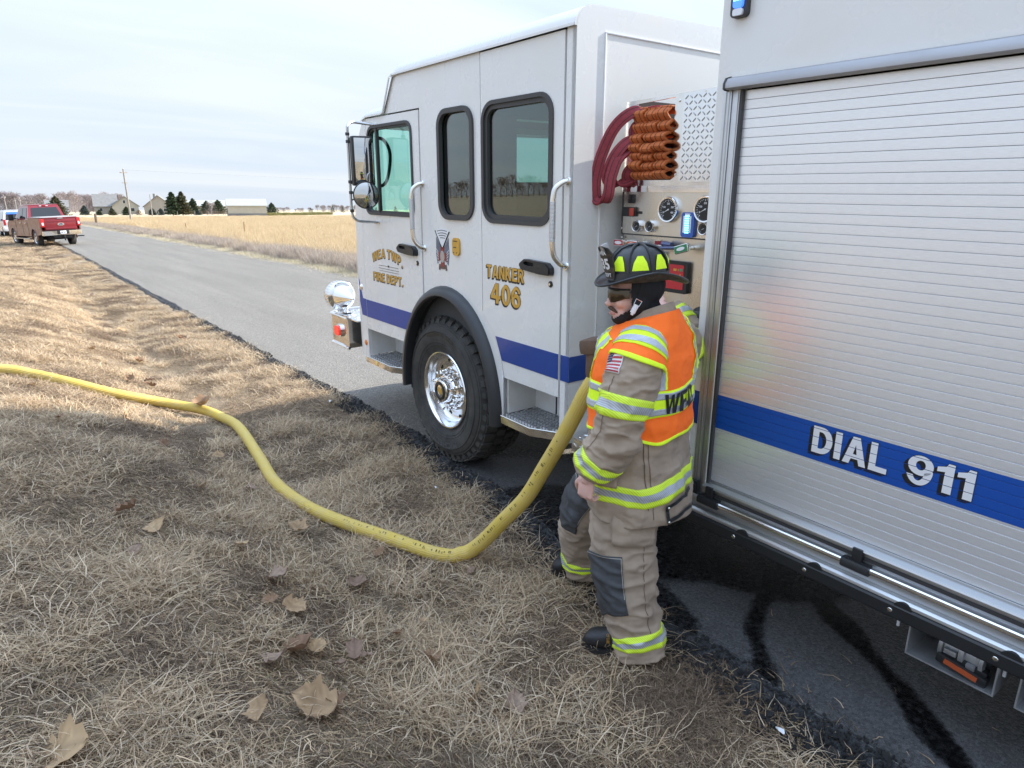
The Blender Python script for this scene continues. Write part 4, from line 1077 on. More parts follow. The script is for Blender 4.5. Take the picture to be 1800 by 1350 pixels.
# interior: floor, headliner, lining, seats, wheel
it = MB()
it.box((.07, -1.38, .95), (W - .06, 1.30, 1.0)).box((.08, -1.39, 2.60), (W - .08, .48, 2.82)).box((.08, .5, 2.53), (W - .08, 1.0, 2.585)).box((.07, -1.395, 1.0), (W - .06, -1.37, 2.8))
it.box((W - .09, -1.36, 1.0), (W - .035, 1.2, 1.84)).box((.5, .95, 1.0), (W - .5, 1.38, 1.80), .05).box((.08, .97, 1.0), (W - .08, 1.36, 1.70), .05)
it.box((.9, -.42, 1.0), (1.6, .9, 1.72), .06).box((.065, -1.36, 1.0), (.085, 1.15, 1.83)).box((W - .12, -.56, 1.84), (W - .05, .2, 2.6))
it.box((.066, .10, 1.0), (.78, .18, 2.58)).box((.78, .30, 1.0), (2.0, .95, 2.10), .05)
tpart('cab_interior', it, M['interior'])
def seat(x, y, rot=0):
    mb = MB(); M_ = Matrix.Translation((x, y, 1.0)) @ Matrix.Rotation(R(rot), 4, 'Z')
    mb.box((-.26, -.25, .25), (.26, .25, .50), .05, M_)
    mb.box((-.25, -.31, .45), (.25, -.17, 1.02), .06, M_).box((-.14, -.31, 1.05), (.14, -.20, 1.27), .05, M_).box((-.2, -.2, 0), (.2, .2, .26), .01, M_)
    tpart('seat', mb, M['seat'])
seat(.55, .48); seat(W - .55, .48); seat(.62, -1.02); seat(W - .62, -1.02); seat(1.25, -1.02)
Mw = Matrix.Translation((.55, .86, 1.88)) @ Matrix.Rotation(R(-38), 4, 'X')
tpart('steering_wheel', MB().tube([tuple(Mw @ Vector((.22 * math.cos(a), .22 * math.sin(a), 0))) for a in np.linspace(0, 6.283, 25)[:-1]], .014, 6, closed=True)
      .tube([tuple(Mw @ Vector((-.21, 0, 0))), tuple(Mw @ Vector((.21, 0, 0)))], .012, 6).tube([tuple(Mw @ Vector((0, 0, 0))), (.55, 1.1, 1.55)], .03, 8), M['black'])
tpart('inner_grab_bar', MB().tube(smooth_path([(.045, 1.0, 2.06), (.10, .97, 2.10), (.12, .93, 2.22), (.12, .92, 2.34), (.09, .95, 2.42), (.05, .98, 2.44)], 6), .014, 7), M['black'])

# ---- handles, locks, grab rails
def paddle(y, z, parent):
    mb = MB(); L = .28
    mb.plate([round_poly([(y + .155, z + .004), (y + .10, z + .038), (y - .11, z + .030), (y - .145, z + .004), (y - .145, z - .040), (y - .04, z - .040), (y + .13, z - .026)], .018, 4),
              round_poly([(y + .115, z + .016), (y + .085, z + .026), (y + .01, z + .022), (y + .01, z + .000), (y + .09, z + .002)], .008, 3)], -.034, -.004, Pn)
    mb.plate([round_poly([(y - .012, z + .024), (y - .10, z + .022), (y - .135, z), (y - .135, z - .032), (y - .012, z - .034)], .012, 4)], -.041, -.034, Pn)
    h = tpart('handle', mb.mesh('handle', 30), M['black'], parent)
    tpart('handle_recess', MB().box((-.010, y - .02, z - .015), (-.0045, y + .13, z + .028)), M['gap'], parent)
paddle(.435, 1.602, dF); paddle(-1.145, 1.612, dR)
Mx = Matrix.Rotation(R(-90), 4, 'Y')     # local +z -> -x
def knob(name, y, z, prof, m, parent=None, n=16, x=-.004):
    return tpart(name, MB().lathe(prof, n, Matrix.Translation((x, y, z)) @ Mx), m, parent)
for y, z, p_ in ((.303, 1.508, dF), (-1.262, 1.521, dR)):
    knob('lock', y, z, [(0, .010), (.008, .010), (.009, .006), (.018, .005), (.019, 0)], M['black'], p_)
    knob('lock_cylinder', y, z, [(0, .012), (.008, .0115), (.008, .009)], M['chrome'], p_)
def grab(y, z0, z1, dy):
    pts = smooth_path([(0, y, z1), (-.03, y + dy * .4, z1 - .006), (-.068, y + dy, z1 - .04), (-.078, y + dy * 1.2, z1 - .10)], 5) + smooth_path([(-.078, y + dy * 1.2, z0 + .13), (-.068, y + dy, z0 + .06), (-.034, y + dy * .3, z0 + .012), (0, y, z0)], 5)
    g_ = tpart('grab_rail', MB().tube(pts, .0165, 12), M['polish'])
    for z in (z0, z1): knob('rail_foot', y, z, [(0, .012), (.022, .012), (.026, .006), (.026, 0)], M['polish'], g_, x=0)
    kn = MB()
    zz = np.linspace(z0 + .14, z1 - .11, 30)
    for z in zz: kn.lathe([(.0166, -.003), (.0178, 0), (.0166, .003)], 10, Matrix.Translation((-.078, y + dy * 1.2, z)))
    tpart('knurling', kn, M['alu_rail'], g_)['kind'] = 'stuff'
grab(.192, 1.628, 2.085, .03); grab(-1.392, 1.635, 2.09, .03)

# ---- mirrors on a tube bracket ahead of the front door
mi = tpart('mirror_bracket', MB().tube(smooth_path([(0, .92, 2.53), (-.07, .97, 2.54), (-.16, .975, 2.545), (-.21, .95, 2.52), (-.22, .945, 2.46), (-.22, .95, 2.16), (-.22, .952, 1.88), (-.20, .94, 1.815), (-.14, .92, 1.795), (0, .955, 1.785)], 6), .0105, 8), M['alu_rail'])
tpart('bracket_foot', MB().box((-.012, .86, 2.515), (.0, .97, 2.54), .003).box((-.012, .90, 1.772), (.0, 1.0, 1.797), .003), M['polish'], mi)
cl = MB()
for z in (2.40, 2.455, 2.10, 2.02, 1.88): cl.lathe([(.0106, -.012), (.017, -.010), (.017, .010), (.0106, .012)], 8, Matrix.Translation((-.22, .948, z)))
tpart('clamp', cl, M['gasket'], mi)
Mm = Matrix.Translation((-.135, .885, 2.255)) @ Matrix.Rotation(R(-12), 4, 'Z')
tpart('mirror_housing', MB().box((-.088, -.035, -.185), (.088, .045, .185), .018, Mm), M['black'], mi)
tpart('mirror_glass', MB().box((-.068, -.039, -.165), (.078, -.035, .17), .001, Mm), M['mirror'], mi)
tpart('mirror_arm', MB().tube([(-.22, .945, 2.42), (-.14, .90, 2.42)], .006, 6).tube([(-.22, .948, 2.09), (-.15, .90, 2.085)], .006, 6).tube([(-.22, .95, 1.96), (-.15, .87, 2.0)], .006, 6), M['gasket'], mi)
Mr = Matrix.Translation((-.165, .79, 2.0)) @ Matrix.Rotation(R(-14), 4, 'Z') @ Matrix.Rotation(R(90), 4, 'X')
tpart('convex_mirror_shell', MB().lathe([(.0, -.045), (.05, -.04), (.092, -.015), (.104, .004), (.101, .012), (.096, .012)], 28, Mr), M['black'], mi)
tpart('convex_mirror_glass', MB().lathe([(.097, .010), (.08, .0165), (.05, .0225), (0, .027)], 28, Mr), M['mirror'], mi)

# ---- gold lettering, emblem, plate
def lettering(key, y0, z0, w, h, parent, label, warp=None, m='gold', sh=(.010, -.010), x=-.0062):
    fn = lambda a, b, t: (t, y0 - a, z0 + b)
    s_ = MB()
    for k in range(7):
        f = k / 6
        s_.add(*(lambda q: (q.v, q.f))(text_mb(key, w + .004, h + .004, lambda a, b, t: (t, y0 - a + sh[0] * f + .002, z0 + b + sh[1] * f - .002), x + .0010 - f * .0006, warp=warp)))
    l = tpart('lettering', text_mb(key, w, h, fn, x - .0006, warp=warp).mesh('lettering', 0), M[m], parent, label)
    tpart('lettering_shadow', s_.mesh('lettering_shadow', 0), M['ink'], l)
    return l
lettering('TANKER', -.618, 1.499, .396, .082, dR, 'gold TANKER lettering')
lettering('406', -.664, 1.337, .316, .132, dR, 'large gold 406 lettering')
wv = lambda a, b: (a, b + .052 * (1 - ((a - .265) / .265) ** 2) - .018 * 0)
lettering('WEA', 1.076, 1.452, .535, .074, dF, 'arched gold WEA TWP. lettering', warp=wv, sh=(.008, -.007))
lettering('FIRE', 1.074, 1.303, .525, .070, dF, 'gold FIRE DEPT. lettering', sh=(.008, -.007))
ln = MB()
for z, a, b in ((1.438, .96, .62), (1.415, .97, .615), (1.395, .96, .615)): ln.box((-.0068, b, z - .0012), (-.0048, a, z + .0012))
ln.box((-.0068, .80, 1.432), (-.0048, .78, 1.447))
tpart('pinstripes', ln, M['ink'], dF)
ey, ez = -.062, 1.0
em = tpart('door_emblem', MB().plate([[(.03, 1.752), (-.062, 1.648), (-.155, 1.752), (-.12, 1.774), (-.062, 1.783), (-.004, 1.774)]], -.003, -.001, Pn), M['offwhite'], label='emblem of crossed flags, banner and maltese cross')
wr = MB()
for i, (z, hw) in enumerate(((1.757, .066), (1.739, .055), (1.722, .042), (1.705, .026))):
    k = -hw
    while k < hw:
        L_ = rng.uniform(.010, .018); wr.box((-.0042, ey - k - L_ * .8, z - .0022 + .012 * (1 - (k / .08) ** 2)), (-.003, ey - k, z + .0022 + .012 * (1 - (k / .08) ** 2))); k += L_
tpart('banner_script', wr, M['ink'], em)
M['flagblue'] = pm('flag_blue_grey', (.13, .145, .19), .5, var=.3, vs=60); M['crossred'] = pm('emblem_red', (.26, .035, .03), .45)
M['silver'] = pm('emblem_silver', (.42, .42, .43), .35, metal=.6)
edges = MB().tube([(-.003, .033, 1.762), (-.003, -.058, 1.642)], .004, 5).tube([(-.003, -.158, 1.762), (-.003, -.066, 1.642)], .004, 5)
tpart('flag_staff', edges, M['ink'], em)
tpart('flag', MB().plate([[(.02, 1.72), (-.05, 1.64), (-.04, 1.57), (.012, 1.53), (.028, 1.60)]], -.0025, -.001, Pn).plate([[(-.145, 1.72), (-.074, 1.64), (-.085, 1.57), (-.137, 1.53), (-.152, 1.60)]], -.0025, -.001, Pn), M['flagblue'], em)
sf = MB()
for k in range(5):
    sf.plate([[(.026 - k * .006, 1.64 - k * .022), (-.018 - k * .003, 1.605 - k * .018), (-.018 - k * .003, 1.60 - k * .018), (.026 - k * .006, 1.634 - k * .022)]], -.0034, -.0026, Pn)
    sf.plate([[(-.150 + k * .006, 1.64 - k * .022), (-.106 + k * .003, 1.605 - k * .018), (-.106 + k * .003, 1.60 - k * .018), (-.150 + k * .006, 1.634 - k * .022)]], -.0034, -.0026, Pn)
tpart('flag_stripe', sf, M['offwhite'], em)
cr_ = []
for q in range(4):
    for a, r_ in ((-28, .062), (0, .054), (28, .062), (45, .022)): cr_.append((ey + r_ * 1.0 * math.sin(R(a + q * 90)), 1.585 + r_ * 1.25 * math.cos(R(a + q * 90))))
tpart('cross', MB().plate([cr_], -.0042, -.0026, Pn), M['crossred'], em)
tpart('cross_centre', MB().plate([[(ey + .03 * math.cos(a), 1.585 + .042 * math.sin(a)) for a in np.linspace(0, 6.283, 20)[:-1]]], -.0052, -.0042, Pn), M['silver'], em)
tpart('scroll', MB().plate([[(-.012, 1.53), (-.112, 1.53), (-.118, 1.49), (-.10, 1.488), (-.10, 1.498), (-.024, 1.498), (-.024, 1.488), (-.006, 1.49)]], -.0038, -.0015, Pn), pm('scroll_brown', (.12, .07, .06), .5), em)
tagp = tpart('accountability_plate', MB().plate([rrect(-.297, -.210, 1.607, 1.727, .03, 5)], -.014, 0, Pn), M['gold'], label='rounded yellow plate beside the emblem')
dk = MB()
for z, a, b in ((1.705, -.225, -.275), (1.663, -.225, -.262), (1.627, -.222, -.235), (1.627, -.262, -.275)): dk.box((-.0152, b, z - .003), (-.0138, a, z + .003))
tpart('plate_marks', dk, M['ink'], tagp)
# streak where water ran over the door, small hardware
kb = knob('side_marker', 1.318, .712, [(0, .010), (.016, .009), (.025, .004), (.027, 0)], M['amber'], x=0)
knob('side_bolt', 1.352, 1.21, [(0, .013), (.014, .012), (.017, .007), (.026, .005), (.028, 0)], M['chrome'], x=0)

# ---- wheel arch: rubber flare, liner
def flare():
    mb = MB(); prof = [(0, .022), (-.004, -.050), (.006, -.062), (.030, -.060), (.056, -.040), (.070, -.010), (.072, .001)]
    rowsf = []
    for k in range(33):
        a = R(-4 + 188 * k / 32); c, s = math.cos(a), math.sin(a)
        base = Vector((-.1 + .60 * c, .56 + .748 * s)); nrm = Vector((c / .60, s / .748)).normalized()
        sc = 1.0
        rowsf.append([(x, base.x + nrm.x * d, base.y + nrm.y * d) for d, x in prof])
    n = len(prof); mb.v = [p for r_ in rowsf for p in r_]
    for i in range(32):
        for k in range(n - 1): mb.f.append((i * n + k, i * n + k + 1, (i + 1) * n + k + 1, (i + 1) * n + k))
    mb.mi = [0] * len(mb.f); return mb
tpart('fender_flare', flare(), M['fender'])
ln = MB(); ln.v = []; 
for k in range(25):
    a = R(-6 + 192 * k / 24); ln.v += [(.005, -.1 + .607 * math.cos(a), .56 + .757 * math.sin(a)), (.75, -.1 + .607 * math.cos(a), .56 + .757 * math.sin(a))]
for k in range(24): ln.f.append((2 * k, 2 * k + 1, 2 * k + 3, 2 * k + 2))
ln.mi = [0] * 24
ln.box((.74, -.75, .45), (.76, .56, 1.33))
tpart('wheel_well', ln, M['under'])
tpart('arch_edge', MB().box((-.006, -.792, .572), (.03, -.780, .86), .002), M['white'])

# ---- step wells and steps
def step(y0, y1, zt, cham, name_label):
    w_ = tpart('step_well', MB().box((.262, y0, zt), (.275, y1, .852)).box((.03, y1, zt), (.275, y1 + .012, .852)).box((.03, y0 - .012, zt), (.275, y0, .852)).box((.03, y0, .846), (.27, y1, .852)), M['bay'], label=name_label)
    out = [(.262, y1 - .01), (-.035, y1 - .002), (-.035, y0 + .22), (.075, y0 + .012), (.262, y0 + .012)]
    s_ = tpart('step', MB().plate([out], zt - .055, zt - .004, lambda a, b, t: (a, b, t)), M['polish'], w_)
    gr = MB(); nx, ny = 7, 17
    for i in range(nx):
        x = .235 - i * .038
        for k in range(ny):
            y = y1 - .025 - (y1 - y0 - .05) * k / (ny - 1) - (.012 if i % 2 else 0)
            if x < .075 - (y - y0) * .5 + .02 and x < -.0 + 0 * y: pass
            if x - .012 < .075 - (.11 / .208) * (y - y0 - .012) + .01: 
                if y < y0 + .22: continue
            gr.box((x - .013, y - .011, zt - .006), (x + .013, y + .011, zt + .006), .003)
    tpart('tread_teeth', gr, M['grate'], w_)['kind'] = 'stuff'
    tpart('step_edge', MB().tube([(-.036, y1 - .004, zt - .002), (-.036, y0 + .219, zt - .002), (.076, y0 + .01, zt - .002)], .005, 6), M['polish'], w_)
    return w_
a_ = step(.565, 1.262, .605, True, 'front step well'); b_ = step(-1.335, -.805, .605, True, 'rear step well')
tpart('well_seam', MB().box((.255, .95, .61), (.262, .956, .845)), M['gap'], a_)
tpart('latch', MB().box((.235, .72, .735), (.262, .78, .745), .003).box((.235, .70, .725), (.25, .722, .755), .003), M['black'], a_)
tpart('well_seam', MB().box((.255, -1.03, .61), (.262, -1.024, .845)), M['gap'], b_)
tpart('cab_floor', MB().box((.28, -1.40, .56), (W - .28, -.82, .93)).box((.28, .60, .56), (W - .28, 1.36, .93)).box((.76, -.82, .6), (W - .76, .6, .95)), M['under'])
# ---- wheels
def wheel(name_label, cx, cy, cz, flip=False, full=True):
    """outer face looks to -x; cz wheel centre"""
    Rt_, Wd = .575, .40
    o = tpart('wheel', MB().lathe([(.12, .20), (.28, .20), (.285, .30), (.12, .31)], 24, Matrix.Translation((cx, cy, cz)) @ Matrix.Rotation(R(90), 4, 'Y')), M['under'], label=name_label)
    Mw_ = Matrix.Translation((cx, cy, cz)) @ Matrix.Rotation(R(90 if not flip else -90), 4, 'Y')   # local z -> +x
    prof = [(.296, .045), (.300, .028), (.318, .022), (.335, .010), (.36, .002), (.40, -.008), (.44, -.010), (.475, -.004), (.492, .006), (.494, .011), (.506, .014), (.508, .020), (.525, .034), (.540, .058), (.545, .080), (.545, .335), (.54, .358), (.52, .388), (.47, .405), (.40, .408), (.31, .39), (.296, .37)]
    tpart('tyre', MB().lathe(prof, 56, Mw_), M['rubber'], o)
    ring = MB()
    for r_, x in ((.352, .0045), (.372, -.001), (.455, -.0095)): ring.lathe([(r_ - .004, x + .001), (r_, x - .0035), (r_ + .004, x + .001)], 56, Mw_)
    tpart('sidewall_rings', ring, M['rubber'], o)
    tb = MB(); nb = 40
    for k in range(nb):
        a = 2 * math.pi * k / nb
        for j, (x0, x1, da, L_) in enumerate(((.036, .122, 0, .060), (.136, .205, .5, .056), (.218, .285, .12, .056), (.30, .372, .62, .060))):
            aa = a + da * 2 * math.pi / nb
            for s_ in range(2 if j in (0, 3) else 1):
                Mb = Mw_ @ Matrix.Rotation(aa, 4, 'Z')
                t0 = -L_ / 2; t1 = L_ / 2
                sk = .010 if j % 2 else -.010
                r0, r1 = (.53, Rt_)
                if s_ == 0:
                    rr = [(r0, x0 + (.012 if j == 0 else 0), t0), (r0, x1 - (.012 if j == 3 else 0), t0), (r1 - (.014 if j == 3 else 0), x1, t0 + sk), (r1 - (.014 if j == 0 else 0), x0, t0 - sk * 0),
                          (r0, x0 + (.012 if j == 0 else 0), t1), (r0, x1 - (.012 if j == 3 else 0), t1), (r1 - (.014 if j == 3 else 0), x1, t1 + sk), (r1 - (.014 if j == 0 else 0), x0, t1)]
                else:
                    xe = .018 if j == 0 else .390; xi = .06 if j == 0 else .35
                    rr = [(.492, xe, t0 * .6), (.492, xi, t0 * .6), (.563, xi, t0 * .8), (.545, xe + (.012 if j == 0 else -.012), t0 * .8), (.492, xe, t1 * .6), (.492, xi, t1 * .6), (.563, xi, t1 * .8), (.545, xe + (.012 if j == 0 else -.012), t1 * .8)]
                tb.add([tuple(Mb @ Vector((p[0], p[2], p[1]))) for p in rr], [(0, 1, 2, 3), (7, 6, 5, 4), (0, 4, 5, 1), (1, 5, 6, 2), (2, 6, 7, 3), (3, 7, 4, 0)])
    tpart('tread_blocks', tb.mesh('tread_blocks', 0), M['rubber'], o)['kind'] = 'stuff'
    if not full: return o
    tpart('rim', MB().lathe([(.296, .05), (.301, .018), (.296, .010), (.286, .012), (.276, .030), (.268, .060), (.262, .085), (.245, .105), (.225, .112), (.200, .108), (.182, .098), (.172, .090), (.168, .088), (.12, .086), (.12, .2)], 48, Mw_), M['rimalu'], o)
    hh = MB()
    for k in range(10):
        a = 2 * math.pi * (k + .5) / 10
        Mh = Mw_ @ Matrix.Rotation(a, 4, 'Z') @ Matrix.Translation((.226, 0, .1095))
        hh.lathe([(.019, -.001), (.016, .0), (0, .0)], 12, Mh)
    tpart('hand_holes', hh, M['gap'], o)
    vs_ = MB().tube([tuple(Mw_ @ Vector(p)) for p in ((-.20, -.12, .10), (-.215, -.10, .06), (-.225, -.085, .045))], .005, 6)
    tpart('valve_stem', vs_, M['chrome'], o)
    hb = tpart('hub', MB().lathe([(.125, .09), (.122, .045), (.112, .032), (.098, .028), (.094, -.005), (.088, -.018), (.074, -.022), (.070, -.012), (.066, -.012)], 32, Mw_), M['chrome'], o)
    tpart('hub_ring', MB().lathe([(.068, -.012), (.068, -.026), (.050, -.028), (.048, -.016)], 28, Mw_), M['black'], hb)
    tpart('hub_cap', MB().lathe([(.049, -.016), (.049, -.022), (.030, -.025), (.028, -.022)], 28, Mw_), M['polish'], hb)
    tpart('hub_centre', MB().lathe([(.028, -.022), (.026, -.026), (0, -.027)], 20, Mw_), M['gold'], hb)
    nut = None
    for k in range(10):
        a = 2 * math.pi * k / 10
        Mn = Mw_ @ Matrix.Rotation(a, 4, 'Z') @ Matrix.Translation((.148, 0, 0))
        if nut is None:
            nut = MB().lathe([(.024, .088), (.024, .078), (.0185, .074), (.0185, .040), (.016, .034), (.0125, .030), (.0125, .008), (.009, .002), (0, .001)], 6).mesh('lug_nut', 25); nut.materials.append(M['chrome'])
        q = bpy.data.objects.new('lug_nut', nut); COL.objects.link(q); q.parent = o; q.matrix_local = Mn
    return o
wf = wheel('steered front wheel with polished rim and ten lug nuts', .0, 0, .575)
def ring_text(key, rad, a0, h, wch, x, m, parent, name='tyre_lettering'):
    V_, F_ = TEXTS[key]; lo, hi = V_.min(0), V_.max(0); U = (V_ - lo); U = U / (hi[1] - lo[1]) * h
    mb = MB(); tot = U[:, 0].max() * wch
    f = lambda a, b, t: (t, 0 + (rad + b - h / 2) * math.sin(a0 - a * wch / rad + 0), .575 + (rad + b - h / 2) * math.cos(a0 - a * wch / rad))
    mb.add([f(a, b, x) for a, b in U], F_)
    mb.add([f(a, b, x + .003) for a, b in U], F_)
    return tpart(name, mb.mesh(name, 0), m, parent)
M['rubber2'] = pm('raised_black_lettering', (.004, .004, .004), .45)
M['rubber3'] = pm('scuffed_raised_lettering', (.085, .085, .086), .8)
ring_text('SIZE', .437, R(26), .034, 1.35, -.0125, M['rubber2'], wf)
ring_text('MICH', .430, R(-152), .050, 1.25, -.0125, M['rubber3'], wf)
wheel('front wheel on the far side', W, 0, .535, flip=True, full=False)
for yy_ in (-5.35,):
    wheel('rear wheel behind the shutter', .02, yy_, .703, full=True); wheel('rear wheel on the far side', W, yy_, .66, flip=True, full=False)
tpart('axle', MB().tube([(.35, 0, .575), (W - .35, 0, .54)], .09, 12).tube([(.35, -5.35, .70), (W - .35, -5.35, .66)], .12, 12), M['under'])
tpart('chassis_rail', MB().box((.78, -7.4, .62), (.88, 1.7, .88)).box((W - .88, -7.4, .62), (W - .78, 1.7, .88)), M['under'])
tpart('fuel_tank', MB().tube([(.62, -1.50, .52), (.62, -2.25, .52)], .20, 20), M['under'])

# ---- front bumper with siren
bu = tpart('bumper', MB().plate([round_poly([(0, 1.70), (0, 2.09), (.10, 2.19), (W - .10, 2.19), (W, 2.09), (W, 1.70)], 0)], .585, .862, lambda a, b, t: (a, b, t)), M['polish'])
tpart('bumper_trim', MB().tube([(-.006, 1.69, .872), (-.006, 2.09, .872), (.095, 2.195, .872), (W - .1, 2.195, .872)], .015, 8).tube([(-.006, 1.69, .586), (-.006, 2.09, .586), (.095, 2.195, .586), (W - .1, 2.195, .586)], .013, 8), M['chrome'], bu)
def treadplate(mb, x0, x1, y0, y1, fn, pitch=.045, L=.030, w=.006, h=.0025):
    ni = int((x1 - x0) / pitch); nj = int((y1 - y0) / pitch)
    for i in range(ni):
        for j in range(nj):
            cx = x0 + (i + .5) * (x1 - x0) / ni; cy = y0 + (j + .5) * (y1 - y0) / nj
            s = 1 if (i + j) % 2 else -1; c_ = .7071
            d = Vector((c_, s * c_)); e = Vector((-s * c_, c_)); q = []
            for t_, w_ in ((-L / 2, 0), (-L * .3, w / 2), (L * .3, w / 2), (L / 2, 0), (L * .3, -w / 2), (-L * .3, -w / 2)):
                q.append((cx + d.x * t_ + e.x * w_, cy + d.y * t_ + e.y * w_))
            top = [fn(cx + (a - cx) * .75, cy + (b - cy) * .6, h) for a, b in q]
            mb.add([fn(a, b, 0) for a, b in q] + top, [tuple(range(6, 12))] + [(k, (k + 1) % 6, (k + 1) % 6 + 6, k + 6) for k in range(6)])
    return mb
tpart('bumper_deck', MB().box((.01, 1.52, .862), (W - .01, 2.17, .874), .002), M['tread'], bu)
tp_ = treadplate(MB(), .03, 1.2, 1.55, 2.15, lambda a, b, t: (a, b, .874 + t)); tpart('deck_pattern', tp_, M['tread'], bu)['kind'] = 'stuff'
tpart('bumper_support', MB().box((.12, 1.35, .60), (.9, 1.72, .85), .01), M['black'], bu)
ml = tpart('warning_light', MB().plate([rrect(1.835, 1.985, .668, .786, .045, 6)], -.022, 0, Pn), M['chrome'], bu)
tpart('warning_lens', MB().plate([rrect(1.85, 1.97, .680, .774, .04, 6)], -.036, -.022, Pn), M['redlens'], bu)
bx = MB()
for z in (.70, .727, .754): bx.box((-.040, 1.86, z - .004), (-.036, 1.96, z + .004))
tpart('lens_ribs', bx, M['redlens'], bu)
Ms = Matrix.Translation((.10, 1.99, 1.035)) @ Matrix.Rotation(R(-90), 4, 'X') @ Matrix.Rotation(0, 4, 'Z')   # local z -> +y (front)
si = tpart('siren', MB().lathe([(0, -.215), (.010, -.212), (.022, -.19), (.050, -.12), (.078, -.055), (.098, -.005), (.106, .01), (.106, .035), (.126, .042), (.142, .055), (.146, .08), (.146, .135), (.138, .150), (.125, .152)], 36, Ms), M['chrome'], bu)
vn = MB()
for k in range(30): vn.box((-.003, .10, .06), (.003, .149, .13), 0, Ms @ Matrix.Rotation(2 * math.pi * k / 30, 4, 'Z'))
tpart('siren_vanes', vn, M['polish'], bu)
tpart('siren_grille', MB().lathe([(.14, .150), (.10, .156), (.04, .160), (0, .161)], 24, Ms), M['gasket'], bu)
tpart('siren_foot', MB().tube([(.10, 1.98, .874), (.10, 1.985, .90), (.10, 1.985, .94)], [.055, .028, .035], 12), M['chrome'], bu)
tpart('headlamp', MB().box((.18, 1.60, 1.02), (.55, 1.66, 1.22), .02).box((W - .55, 1.60, 1.02), (W - .18, 1.66, 1.22), .02), M['clear'])
tpart('grille', MB().box((.75, 1.63, .95), (W - .75, 1.67, 1.45), .02), M['chrome'])

# ================================================================== tank body with roll-up shutter
BY0, BY1 = -2.318, -7.6
side = [(BY0, .575), (BY0, 3.22), (BY1, 3.22), (BY1, .575)]
hole = [(-2.432, .700), (-2.432, 2.445), (-4.70, 2.445), (-4.70, .700)]
body = tpart('body_side', MB().plate([side, hole], 0, .035, Pn), M['white'], label='white side of the tank body')
tpart('body_shell', MB().box((.035, BY1, .60), (W, BY1 + .03, 3.22)).box((.036, BY1 + .03, 3.19), (W, BY0 - .03, 3.219)).box((W - .03, BY1 + .03, .6), (W - .001, BY0 - .03, 3.19)).box((.036, BY0 - .03, .6), (W, BY0 - .0005, 3.219)), M['white'])
tpart('shutter_box', MB().box((.12, -4.75, .66), (.15, -2.40, 2.50)), M['gap'])
tpart('blue_stripe', MB().plate([[(-2.3185, .98), (-2.3185, 1.14), (-2.358, 1.14), (-2.358, .98)]], -.003, -.0005, Pn), M['blue'], label='short blue stripe ahead of the shutter rail')
# slat material: brushed aluminium carrying the printed stripe at its real height on the truck
def slat_mat():
    m = bpy.data.materials.new('slat_aluminium'); m.use_nodes = True; t = m.node_tree; b = t.nodes['Principled BSDF']
    co = t.nodes.new('ShaderNodeTexCoord'); co.object = truck
    sp = t.nodes.new('ShaderNodeSeparateXYZ'); t.links.new(co.outputs['Object'], sp.inputs[0])
    g0 = t.nodes.new('ShaderNodeMath'); g0.operation = 'GREATER_THAN'; g0.inputs[1].default_value = .982
    g1 = t.nodes.new('ShaderNodeMath'); g1.operation = 'LESS_THAN'; g1.inputs[1].default_value = 1.142
    mu = t.nodes.new('ShaderNodeMath'); mu.operation = 'MULTIPLY'
    t.links.new(sp.outputs['Z'], g0.inputs[0]); t.links.new(sp.outputs['Z'], g1.inputs[0]); t.links.new(g0.outputs[0], mu.inputs[0]); t.links.new(g1.outputs[0], mu.inputs[1])
    mpp = t.nodes.new('ShaderNodeMapping'); mpp.inputs['Scale'].default_value = (1, 14, 420); t.links.new(co.outputs['Object'], mpp.inputs[0])
    n = t.nodes.new('ShaderNodeTexNoise'); n.inputs['Scale'].default_value = 2.2; n.inputs['Detail'].default_value = 4; n.inputs['Roughness'].default_value = .7
    t.links.new(mpp.outputs[0], n.inputs['Vector'])
    c = t.nodes.new('ShaderNodeMix'); c.data_type = 'RGBA'; c.inputs[6].default_value = (.78, .80, .84, 1); c.inputs[7].default_value = (.93, .95, .985, 1)
    mr = t.nodes.new('ShaderNodeMapRange'); mr.inputs[1].default_value = .3; mr.inputs[2].default_value = .7; t.links.new(n.outputs['Fac'], mr.inputs[0]); t.links.new(mr.outputs[0], c.inputs[0])
    s = t.nodes.new('ShaderNodeMix'); s.data_type = 'RGBA'; s.inputs[7].default_value = (.003, .070, .36, 1)
    t.links.new(mu.outputs[0], s.inputs[0]); t.links.new(c.outputs[2], s.inputs[6]); t.links.new(s.outputs[2], b.inputs['Base Color'])
    inv = t.nodes.new('ShaderNodeMapRange'); inv.inputs[3].default_value = 0.68; inv.inputs[4].default_value = 0.0; t.links.new(mu.outputs[0], inv.inputs[0]); t.links.new(inv.outputs[0], b.inputs['Metallic'])
    rr = t.nodes.new('ShaderNodeMapRange'); rr.inputs[1].default_value = .3; rr.inputs[2].default_value = .7; rr.inputs[3].default_value = .34; rr.inputs[4].default_value = .44
    t.links.new(n.outputs['Fac'], rr.inputs[0]); t.links.new(rr.outputs[0], b.inputs['Roughness'])
    return m
M['slat'] = slat_mat()
shut = tpart('roller_shutter', MB().box((.05, -4.70, .70), (.055, -2.43, 2.445)), M['gap'], label='brushed aluminium roll-up shutter lettered DIAL 911')
PITCH = .0366; Z0 = .735
sl = MB().ribbon_tube([(0, -4.69, 0), (0, -2.444, 0)], [(-.0176, .030), (-.0176, .0190), (-.0170, .0184), (-.012, .0183), (.012, .0183), (.0170, .0184), (.0176, .0190), (.0176, .030)], up=(0, 0, 1))
sl.v = [(abs(x), y, z) for x, y, z in sl.v]
sme = sl.mesh('slat', 0); sme.materials.append(M['slat'])
nsl = 47
